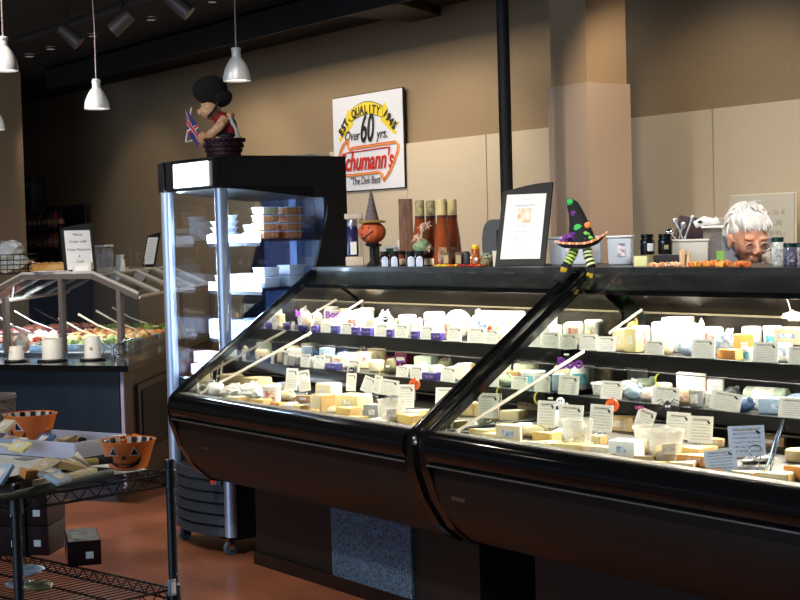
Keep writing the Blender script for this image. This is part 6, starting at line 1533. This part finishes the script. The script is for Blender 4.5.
# white tray with shallow walls
WT_ = mat('tray_lilac_white', (178, 178, 196), .4)
def tray(c1, w_, d_, h_, rz, m__, lab, nm, tw=.004):
    t = thing(nm, lab, 'tray', c1, rz)
    MB().box((0, 0, .003), (w_, d_, .006)).build('tray_base', m__, t, smooth=0)
    for (x_, y_, a_, b_) in ((0, -d_ / 2, w_, tw), (0, d_ / 2, w_, tw), (-w_ / 2, 0, tw, d_), (w_ / 2, 0, tw, d_)):
        MB().box((x_, y_, h_ / 2), (a_ + tw, b_, h_), bev=.0015).build('tray_wall', m__, t)
    return t
A = rack_at(110, 447, TP + .045)
ra = math.atan2(-LD.y, -LD.x)
c_white = rack_at(62, 452, TP)
tray((c_white.x - .10, c_white.y - .035, TP), .52, .21, .048, ra + .18, WT_, 'white rectangular tray behind the black tray on the rack', 'white_tray')
fa_, fb_ = onz(14, 491, TP + .022), onz(113, 468, TP + .022); fd_ = (fb_ - fa_).normalized(); fn_ = Vector((-fd_.y, fd_.x, 0)); fl_ = (fb_ - fa_).length + .10
c_blk = fb_ - fd_ * fl_ / 2 + fn_ * .085
tray((c_blk.x, c_blk.y, TP), fl_, .17, .022, math.atan2(fd_.y, fd_.x), mat('tray_black', (20, 22, 24), .35), 'long black baking tray of packaged samples at the front of the rack', 'black_tray')
# packets in the trays
def rpack(px, py, z_, w_, h_, m__, lab, rot, kind='flat'):
    q = onz(px, py, z_)
    if kind == 'flat':
        o = MB().box((0, 0, 0), (w_, h_, .012), bev=.004).build('sample_packet', m__, None, q, Euler(rot)); MB().box((0, 0, .0065), (w_ * .5, h_ * .5, .001)).build('label', STICK, o, smooth=0)
    elif kind == 'wedge':
        o = MB().prism([(-w_ / 2, -h_ * .3, -.008), (w_ / 2, -h_ / 2, -.008), (w_ / 2, h_ / 2, -.008)], (0, 0, .020)).build('sample_wedge', m__, None, q, Euler(rot), smooth=0); MB().box((w_ * .18, 0, .0125), (w_ * .3, h_ * .3, .001)).build('label', STICK, o, smooth=0)
    else:
        o = MB().cyl((-w_ / 2, 0, 0), (w_ / 2, 0, 0), h_ * .5, n=16).build('sample_stick', m__, None, q, Euler(rot)); MB().cyl((-w_ * .15, 0, 0), (w_ * .15, 0, 0), h_ * .51, n=16).build('label', mat('gold_label', (196, 176, 96), .4), o)
    tag(o, lab, 'food packet')
zt = TP + .020
RA2 = ra; ra = math.atan2(fd_.y, fd_.x)
for a in ((24, 474, zt + .012, .10, .05, CH['orange'], 'orange topped packet at the far end of the black tray', (.2, .1, ra + .5), 'wedge'), (45, 466, zt + .016, .13, .05, CH['beige'], 'beige crumbly packet in the middle of the black tray', (.15, -.1, ra + .35), 'flat'), (50, 473, zt + .018, .10, .035, CH['grey'], 'grey printed strip across the black tray samples', (.25, 0, ra + .4), 'flat'),
          (66, 464, zt + .030, .11, .06, CH['tan'], 'tan oval topped packet propped up in the black tray', (.5, .25, ra + .1), 'wedge'), (74, 458, zt + .034, .08, .06, CH['white'], 'white triangular packet peaking above the black tray', (.7, .4, ra + .2), 'wedge'), (46, 481, zt + .002, .13, .03, CH['cream'], 'long cream slab along the front of the black tray', (.05, 0, ra + .05), 'wedge'), (58, 478, zt + .014, .07, .045, CH['blue'], 'ice blue printed packet in front of the tan packet', (.5, 0, ra + .2), 'flat'),
          (90, 462, zt + .016, .14, .020, BLACKM, 'black and gold stick lying across the black tray end', (0, .05, ra - .25), 'stick'), (80, 473, zt + .006, .12, .03, CH['beige'], 'flat beige wafer pack near the gold stick', (.05, 0, ra + .1), 'flat')):
    rpack(*a)
zw = TP + .035; ra = RA2
for a in ((12, 442, zw, .12, .05, CH['cream'], 'cream boxed sample at the far end of the white tray', (.4, 0, ra), 'flat'), (20, 447, zw, .08, .04, CH['pale'], 'pale yellow sample in front of the cream one', (.6, 0, ra), 'flat'), (44, 440, zw + .005, .07, .05, CH['deepblue'], 'blue wrapped sample in the white tray before the rear bowl', (.6, 0, ra), 'flat'), (66, 441, zw - .01, .05, .04, CH['tan'], 'small tan sample in the white tray', (.3, 0, ra), 'wedge'), (80, 440, zw - .012, .07, .022, BLACKM, 'dark stick sample near the corner of the white tray', (0, 0, ra - .3), 'stick'), (5, 426, zw + .05, .06, .05, CH['beige'], 'pinkish beige box at the edge of the photo, beside the rear bowl', (.6, 0, ra), 'flat'), (3, 474, zt + .02, .05, .06, CH['blue'], 'ice blue packet at the far edge of the black tray', (.9, 0, ra), 'flat')):
    rpack(*a)
R = seeded(14)
q = rack_at(130, 462)
for k in range(9):
    o = MB().ball((0, 0, 0), (.011, .008, .007), 2).build('wrapped_treat', CANDY[(0, 2, 2)[k % 3]], None, q + Vector((R.uniform(-.035, .035), R.uniform(-.035, .035), .062 + .004 * (k % 3))), R.uniform(0, 3)); tag(o, 'small %s treat inside the corner pumpkin bowl' % ('yellow', 'orange', 'orange')[k % 3], 'candy', '%s treats in the corner bowl' % ('yellow', 'orange', 'orange')[k % 3])
# boxes below
BX = mat('tea_box_black', (22, 13, 14), .6, spec=.15, rgb2=(52, 16, 18), scale=18)
BXR = mat('tea_box_red', (150, 30, 40), .45, rgb2=(70, 16, 26), scale=14)
def carton(c, w_, d_, h_, rz, m__, lab, extras=True):
    t = thing('food_carton', lab, 'box', c, rz)
    MB().box((0, 0, h_ / 2), (w_, d_, h_), bev=.0012).build('carton', m__, t)
    MB().box((w_ * .15, -d_ / 2 - .0006, h_ * .42), (.022, .0008, .020)).build('white_sticker', PAPER, t, smooth=0)
    return t
LZ = .5615
q = onz(79, 562, LZ)
t = carton((q.x - .04, q.y + .03, LZ), .096, .215, .072, 1.22, BX, 'dark red food carton lying alone on the lower rack shelf')
MB().box((-.0485, 0, .036), (.0008, .205, .066)).build('red_side', BXR, t, smooth=0)
MB().box((.0, 0, .0724), (.090, .205, .0006)).build('printed_top', mat('carton_top', (54, 60, 50), .4, rgb2=(150, 150, 150), scale=28), t, smooth=0)
MB().ball((-.0492, -.065, .034), (.0008, .022, .022), 2).build('gold_disc', mat('disc_gold', (176, 130, 66), .5), t)
MB().ball((-.0492, .085, .034), (.0008, .012, .014), 2).build('cyan_disc', mat('disc_cyan', (90, 200, 230), .4), t)
kk = 0
for row_ in range(2):
    for i in range(2):
        q = onz(46 - i * 20, 552 + i * 1.5, LZ); kk += 1
        carton((q.x - .03 - .02 * i, q.y, LZ + row_ * .092), .10, .15, .090, ra + .62, BX, 'dark food carton with white sticker, %s layer, %s stack near the rack corner' % (('lower', 'upper')[row_], ('nearer', 'farther')[i]))
for i, (px, py, c_, lab) in enumerate(((30, 580, 'blue', 'ice blue film packet at the front of the lower rack shelf'), (20, 588, 'grey', 'grey film packet under the ice blue one, lower rack shelf'), (38, 590, 'olive', 'olive film packet at the near edge of the lower rack shelf'))):
    q = onz(px, py, LZ); item('wrap', (q.x, q.y, LZ + (.0 if i else .018)), .09, .026, c_, lab, 'packet', rz=.4, name='film_packet')
# round dark bin behind the rack
q = onz(-1, 423, .62)
t = thing('waste_bin', 'round dark woven bin partly cut off at the edge, behind the pumpkin bowls', 'bin', (q.x, q.y, 0))
rb_ = 17 * mpp(q); ztop = onx(0, 396, q.x).z
MB().lathe([(0, 0), (rb_ * .80, 0), (rb_, ztop), (rb_ * .93, ztop), (rb_ * .76, .02), (0, .02)], n=36).build('bin_wall', mat('bin_dark', (52, 46, 42), .7, rgb2=(104, 90, 76), scale=30, stretch=(1, 1, 5)), t)
MB().lathe([(rb_ * .92, ztop - .002), (rb_ * .92, ztop + .010), (rb_ * 1.04, ztop + .010), (rb_ * 1.05, ztop - .012), (rb_ * 1.0, ztop - .016)], n=36).build('bin_rim', mat('bin_rim', (92, 84, 78), .6), t)

# ================================================================ food bar contents
CROCK = mat('white_crock', (226, 220, 206), .4); MATB = mat('black_mat', (18, 18, 20), .5)
def bar_px(px, py, z=.812): return onz(px, py, z)
for px, py, wt, wb, hh, lab, oval in ((16.5, 361, 13, 16, 13, 'short tapered white crock on a black mat, farthest from the fridge', 1), (52.5, 360.5, 20, 20, 20.5, 'square-looking white crock on a black mat, middle of the three', 0), (93, 359.5, 15, 17, 21.5, 'tall white crock with small round logo, nearest the fridge', 0)):
    q = bar_px(px, py); s = mpp(q)
    t = thing('sauce_crock', lab, 'crock', (q.x, q.y, .8225), FACE, 'white crocks on the food bar')
    MB().lathe([(0, 0), (wb * s / 2, 0), (wt * s / 2, hh * s * .97), (wt * s / 2 * .96, hh * s), (wt * s / 2 * .9, hh * s * .98), (wb * s / 2 * .9, .01), (0, .01)], n=28).build('crock_wall', CROCK, t)
    if px > 90: MB().ball((0, -wb * s / 2 * .96, hh * s * .45), (.010, .003, .011), 2).ball((0, -wb * s / 2 * .98, hh * s * .45), (.005, .003, .006), 1).build('round_logo', mat('logo_brown', (110, 84, 66), .6, rgb2=(200, 180, 150), scale=90), t)
    elif oval:
        MB().ball((-.02, -wb * s / 2 * .86, hh * s * .6), (.003, .003, .008), 1).build('handle_mark', mat('crock_grey', (150, 146, 136), .5), t)
    else: MB().lathe([(wt * s / 2 * .9, hh * s), (wt * s / 2 * 1.01, hh * s), (wt * s / 2 * 1.01, hh * s * .96)], n=28).build('rim', CROCK, t)
    m2 = MB().lathe([(0, 0), (wb * s * .72, 0), (wb * s * .78, .004), (wb * s * .74, .010), (0, .010)], n=30).build('black_mat', MATB, None, (q.x, q.y, .8115)); tag(m2, 'round black mat under the %s white crock' % ('short tapered' if oval else ('logo' if px > 90 else 'square-looking')), 'mat', 'mats under the crocks')
    MB().lathe([(wb * s * .70, .0095), (wb * s * .72, .012), (wb * s * .74, .0095)], n=30).build('mat_edge', MATB, m2)
FOODS = [('mixed_greens', (96, 128, 56), (180, 196, 110)), ('red_salad', (190, 70, 60), (230, 180, 150)), ('pasta', (226, 200, 140), (200, 150, 90)), ('white_slices', (236, 230, 216), (206, 190, 160)), ('orange_slices', (226, 140, 70), (240, 190, 130)), ('berries', (110, 40, 60), (170, 90, 90))]
fi = 0
bar_ang = math.atan2(sd.y, sd.x)
for j in range(4):
    for i in range(2):
        nm, c1, c2 = FOODS[fi % 6]; fi += 1
        c = bp(.58 + i * .72, 1.02 + j * .50, .828)
        t = thing('food_pan', 'steel pan of %s, %s bay of the food bar, %s row' % (nm.replace('_', ' '), ordinal(j), ('near', 'far')[i]), 'food pan', c, bar_ang, 'pans of food in the bar')
        for (x_, y_, a_, b_) in ((0, -.31, .44, .012), (0, .31, .44, .012), (-.215, 0, .012, .63), (.215, 0, .012, .63)): MB().box((x_, y_, .022), (a_, b_, .044), bev=.002).build('pan_wall', STEEL, t)
        R = seeded(200 + fi); b = MB()
        b.box((0, 0, .006), (.42, .61, .012))
        for k in range(40): b.ball((R.uniform(-.18, .18), R.uniform(-.27, .27), .024 + R.uniform(0, .03)), (R.uniform(.03, .06), R.uniform(.03, .05), R.uniform(.018, .035)), 1, .5, 3, k)
        fo = b.build(nm, mat('food_' + nm, c1, .6, rgb2=c2, scale=26), t, smooth=60); fo['kind'] = 'stuff'
        h_ = MB(); h_.tube([(.02, -.10, .06), (.05, .06, .12), (.07, .20, .20)], [.006, .006, .008], 8); h_.ball((.015, -.12, .05), (.03, .05, .012), 2); h_.build('serving_spoon', mat('spoon_cream', (226, 214, 190), .4) if fi % 2 else CHROME, t)
# snack bags behind the front glass
for px, py, c_, lab in ((10, 345, (206, 120, 84), 'orange-brown snack bag behind the guard glass, far one'), (22, 345, (214, 140, 104), 'orange-brown snack bag behind the guard glass, near one')):
    q = bp(0, 0, .83); Qn = bp(0, .66, 0); q = onplane(px, py, Qn, nrm); q.z = .832
    t = MB().ball((0, 0, .055), (.05, .022, .055), 3, .3, 3, px).prism([(-.04, 0, .10), (.04, 0, .10), (.05, 0, .125), (-.05, 0, .125)], (0, .003, 0)).build('snack_bag', mat('snack_%d' % px, c_, .4, rgb2=(230, 214, 196), scale=30), None, q, FACE, smooth=60); tag(t, lab, 'snack bag', 'snack bags in the food bar'); MB().box((0, -.020, .055), (.05, .004, .04)).build('label', STICK, t, smooth=0)
q = onplane(106, 352, bp(0, .50, 0), nrm)
t = thing('tong_holder', 'tangle of steel tongs and clips standing behind the logo crock', 'tongs', (q.x, q.y, .812), FACE)
R = seeded(31)
for k in range(5):
    a = R.uniform(-.08, .08); MB().tube([(a, 0, 0), (a + R.uniform(-.05, .05), .02, .06), (a + R.uniform(-.09, .09), .03, .11)], .005, 6).build('tongs', CHROME, t)
MB().tube([(.09 + .035 * math.cos(i * .6), 0, .05 + .035 * math.sin(i * .6)) for i in range(11)], .005, 6).build('ring_clip', CHROME, t)
# things on the roof of the guard
RZ_ = ZR + .0125
def roof(px, back): 
    Qb = gr + sd * back; py = 274.
    for _ in range(20):
        p = onplane(px, py, Qb, nrm); py += (p.z - RZ_) / mpp(p)
    p = onplane(px, py, Qb, nrm); p.z = RZ_; return p, mpp(p)
def d2(f):
    for s_, z_, sz in (('Melone', .365, .034), ('Gruber waffle', .30, .034), ('Turkey Mushroom', .225, .034), ('&', .165, .034), ('Grill', .110, .040)):
        text('hand_lettering', s_, sz, INKD, f, (0, -.0028, z_), shear=.2, sx=.86)
p, s = roof(81, .15)
menu(p, 1.45, .30, .455, .22, 'black framed handwritten menu board standing on the sneeze guard roof', d2).scale = (.69,) * 3
def d3(f):
    for k in range(7): MB().box((0, -.0028, .08 + k * .035), (.10, .0006, .006)).build('print_line', mat('faint_print', (186, 184, 200)), f, smooth=0)
p, s = roof(148, 2.1)
menu(p, .25, .20, .36, .26, 'narrow framed menu sheet farther back, just left of the fridge post', d3).scale = (.72,) * 3
p, s = roof(83, .04)
t = MB().box((0, 0, .035), (.115, .06, .07), bev=.004).build('small_white_box', mat('ivory_box', (220, 214, 200), .6), None, p, FACE); tag(t, 'small ivory box standing in front of the handwritten menu board', 'box'); MB().box((0, -.031, .035), (.08, .001, .03)).build('label', PAPER, t, smooth=0)
p, s = roof(52, .06)
t = thing('white_dish', 'low white oval dish on the guard roof beside the menu board', 'dish', p, FACE)
MB().lathe([(0, 0), (.07, 0), (.10, .022), (.096, .024), (.068, .005), (0, .005)], n=28, sx=1.2).build('dish_wall', WHITEP, t)
MB().ball((0, 0, .018), (.05, .03, .012), 2, .5, 4, 2).build('dish_contents', mat('dish_brown', (170, 140, 120), .6), t)
for px, bk, lab in ((101, .5, 'clear cup stack just right of the handwritten menu'), (109, .62, 'clear cup stack, second to the right of the handwritten menu')):
    p, s = roof(px, bk)
    t = thing('plastic_cup_stack', lab, 'cups', p, FACE, 'clear cup stacks on the guard roof')
    t.scale = (.72, .72, .86)
    for k in range(2): MB().lathe([(0, k * .04), (.034, k * .04), (.046, k * .04 + .13), (.049, k * .04 + .132), (.049, k * .04 + .138), (.044, k * .04 + .135)], n=24).build('cup', glass('clear_cup', (250, 250, 252), .08, .1, .10, (250, 250, 255)), t)
    MB().lathe([(0, .19), (.048, .19), (.05, .197), (.042, .206), (0, .208)], n=24).build('lid', WHITEP, t)
p, s = roof(120.5, .8)
t = MB().lathe([(0, 0), (.036, 0), (.030, .075), (.024, .082), (.026, .10), (0, .102)], n=22).build('white_canister', WHITEP, None, p); tag(t, 'small white canister between the clear cups and the narrow menu', 'canister'); MB().lathe([(.026, .098), (.028, .10), (.028, .108), (0, .11)], n=22).build('lid', WHITEP, t)
p, s = roof(137, 1.6)
t = thing('wire_cup_holder', 'thin wire cup holder left of the narrow menu', 'wire holder', p, FACE)
WR = mat('thin_wire', (150, 130, 120), .4, metal=.5); b = MB()
for z_ in (.01, .06, .11): b.tube([(.055 * math.cos(a * .4189), .055 * math.sin(a * .4189), z_) for a in range(15)], .0025, 5, close=True)
for k in range(6): b.tube([(.055 * math.cos(k), .055 * math.sin(k), 0), (.055 * math.cos(k), .055 * math.sin(k), .16)], .0025, 5)
b.build('wire_frame', WR, t); MB().lathe([(0, 0), (.058, 0), (.058, .006), (0, .006)], n=20).build('base', WR, t)
p, s = roof(172, 2.3)
# left: wire basket with bag, baguettes
p, s = roof(4, .34)
t = thing('wire_basket', 'black wire basket at the edge, holding a white plastic bag', 'basket', p, bar_ang + math.pi / 2)
b = MB(); W2_, D2_, H2_ = .34, .40, .13
for z_ in (.006, .035, .065, .095, H2_): b.tube([(-W2_ / 2, -D2_ / 2, z_), (W2_ / 2, -D2_ / 2, z_), (W2_ / 2, D2_ / 2, z_), (-W2_ / 2, D2_ / 2, z_)], .0035, 5, close=True)
b.build('basket_frame', BLACKM, t, smooth=0); b = MB()
for k in range(9):
    x_ = -W2_ / 2 + W2_ * k / 8; b.tube([(x_, -D2_ / 2, H2_), (x_, -D2_ / 2, .006), (x_, D2_ / 2, .006), (x_, D2_ / 2, H2_)], .0025, 4)
b.build('basket_wires', BLACKM, t, smooth=0)
b = MB(); b.ball((0, 0, .10), (.14, .15, .085), 4, .35, 2.2, 6); b.ball((.10, -.02, .17), (.06, .06, .04), 3, .6, 3, 2); b.ball((-.05, 0, .16), (.09, .09, .05), 3, .5, 3, 4)
o = b.build('plastic_bag', mat('bag_white', (196, 200, 200), .5, bump=.4, scale=20), None, (p.x, p.y, p.z + .01), bar_ang + math.pi / 2, smooth=60); tag(o, 'crumpled white plastic bag filling the wire basket', 'bag'); MB().prism([(.08, -.02, .18), (.16, -.03, .22), (.17, -.02, .23), (.09, 0, .20)], (0, .01, 0)).build('bag_handle', mat('bag_white', (0, 0, 0)), o)
CRUST = mat('bread_crust', (206, 140, 66), .6, rgb2=(226, 180, 110), scale=14, bump=.3)
for k, (px, bk, rot_, lab) in enumerate(((54, .55, 0, 'long golden baguette lying behind the white dish'), (53, .72, .1, 'long golden baguette behind the first one'), (37, .62, 1.0, 'reddish bread slice leaning against the baguettes'))):
    p, s = roof(px, bk)
    M__ = Matrix.Rotation(math.pi / 2, 4, 'Y')
    if k < 2:
        o = MB().lathe([(0, -.16), (.018, -.155), (.032, -.12), (.036, 0), (.032, .12), (.018, .155), (0, .16)], n=18, M=M__).build('baguette', CRUST, None, (p.x, p.y, p.z + .034 + .0 * k), FACE + rot_); b = MB()
        for q_ in range(5): b.box((-.10 + q_ * .05, 0, .034), (.008, .035, .006), rot=.6)
        b.build('scored_cuts', mat('bread_crumb', (236, 206, 150), .8), o)
    else:
        o = MB().box((0, 0, .05), (.13, .03, .03), rot=Euler((0, .6, 0)), bev=.01).build('bread_slice', mat('red_bread', (196, 110, 70), .7, rgb2=(230, 170, 130), scale=30), None, p, FACE); MB().box((-.02, -.016, .063), (.03, .003, .02), rot=Euler((0, .6, 0))).build('label', PAPER, o, smooth=0)
    tag(o, lab, 'bread')
    if k < 2 : o['group'] = 'baguettes on the guard roof'
# far shelf with bottles by the back wall
a_, b_ = ony(25, 262, 5.95), ony(72, 262, 5.95)
t = thing('wall_shelf_unit', 'tall dark shelf unit of bottles by the far back wall', 'shelf unit', ((a_.x + b_.x) / 2, 5.95, 0))
WU = b_.x - a_.x + .1
DSH = mat('dark_shelf', (34, 30, 34), .6)
z1 = ony(45, 228, 5.95).z; z2 = ony(45, 247, 5.95).z
MB().box((0, .14, .95), (WU, .02, 1.9 - .0)).build('back_board', DSH, t, smooth=0)
for x_ in (-WU / 2, WU / 2): MB().box((x_, 0, z1 / 2), (.03, .28, z1)).build('upright', DSH, t, smooth=0)
for z_ in (z1, z2, .6, .12): MB().box((0, 0, z_ - .012), (WU, .28, .024)).build('shelf', DSH, t, smooth=0)
R = seeded(66)
cols = [('dark green', (40, 70, 50)), ('brown', (110, 60, 40)), ('red', (150, 50, 40)), ('amber', (170, 100, 50)), ('black', (30, 26, 30)), ('olive', (90, 96, 50))]
for lvl, z_ in ((0, z1), (1, z2)):
    for k in range(9):
        px = 27 + k * 4.9; q = ony(px, 240, 5.95); cn, c_ = cols[(k * 2 + lvl) % 6]
        o = MB().lathe([(0, 0), (.034, 0), (.035, .01), (.035, .10), (.016, .135), (.014, .17), (0, .17)], n=16).build('bottle', mat('bottle_' + cn.replace(' ', '_'), c_, .25, coat=.3), None, (q.x, 5.90, z_ + .001)); MB().lathe([(.014, .155), (.016, .156), (.016, .178), (0, .18)], n=12).build('cap', BLACKM, o); MB().lathe([(.0355, .03), (.0358, .031), (.0358, .08), (.0355, .081)], n=16).build('label', mat('bottle_label', (186, 160, 120), .6, rgb2=(150, 60, 50), scale=30), o)
        tag(o, '%s bottle, %s from the left on the %s board of the far shelf unit' % (cn, ordinal(k), ('upper', 'lower')[lvl]), 'bottle', 'bottles on the far shelf unit')
q = ony(31, 212, 5.95)
t = MB().box((0, 0, .15), (.22, .16, .36), bev=.004).build('green_display_box', mat('dark_green_box', (26, 56, 46), .5, rgb2=(16, 24, 24), scale=8), None, (q.x, 6.0, z1 + .18 + .02)); tag(t, 'dark green display box on top of the far shelf unit', 'box'); MB().box((0, -.081, .25), (.16, .002, .06)).build('label', mat('mint_label', (96, 160, 130), .5), t, smooth=0)
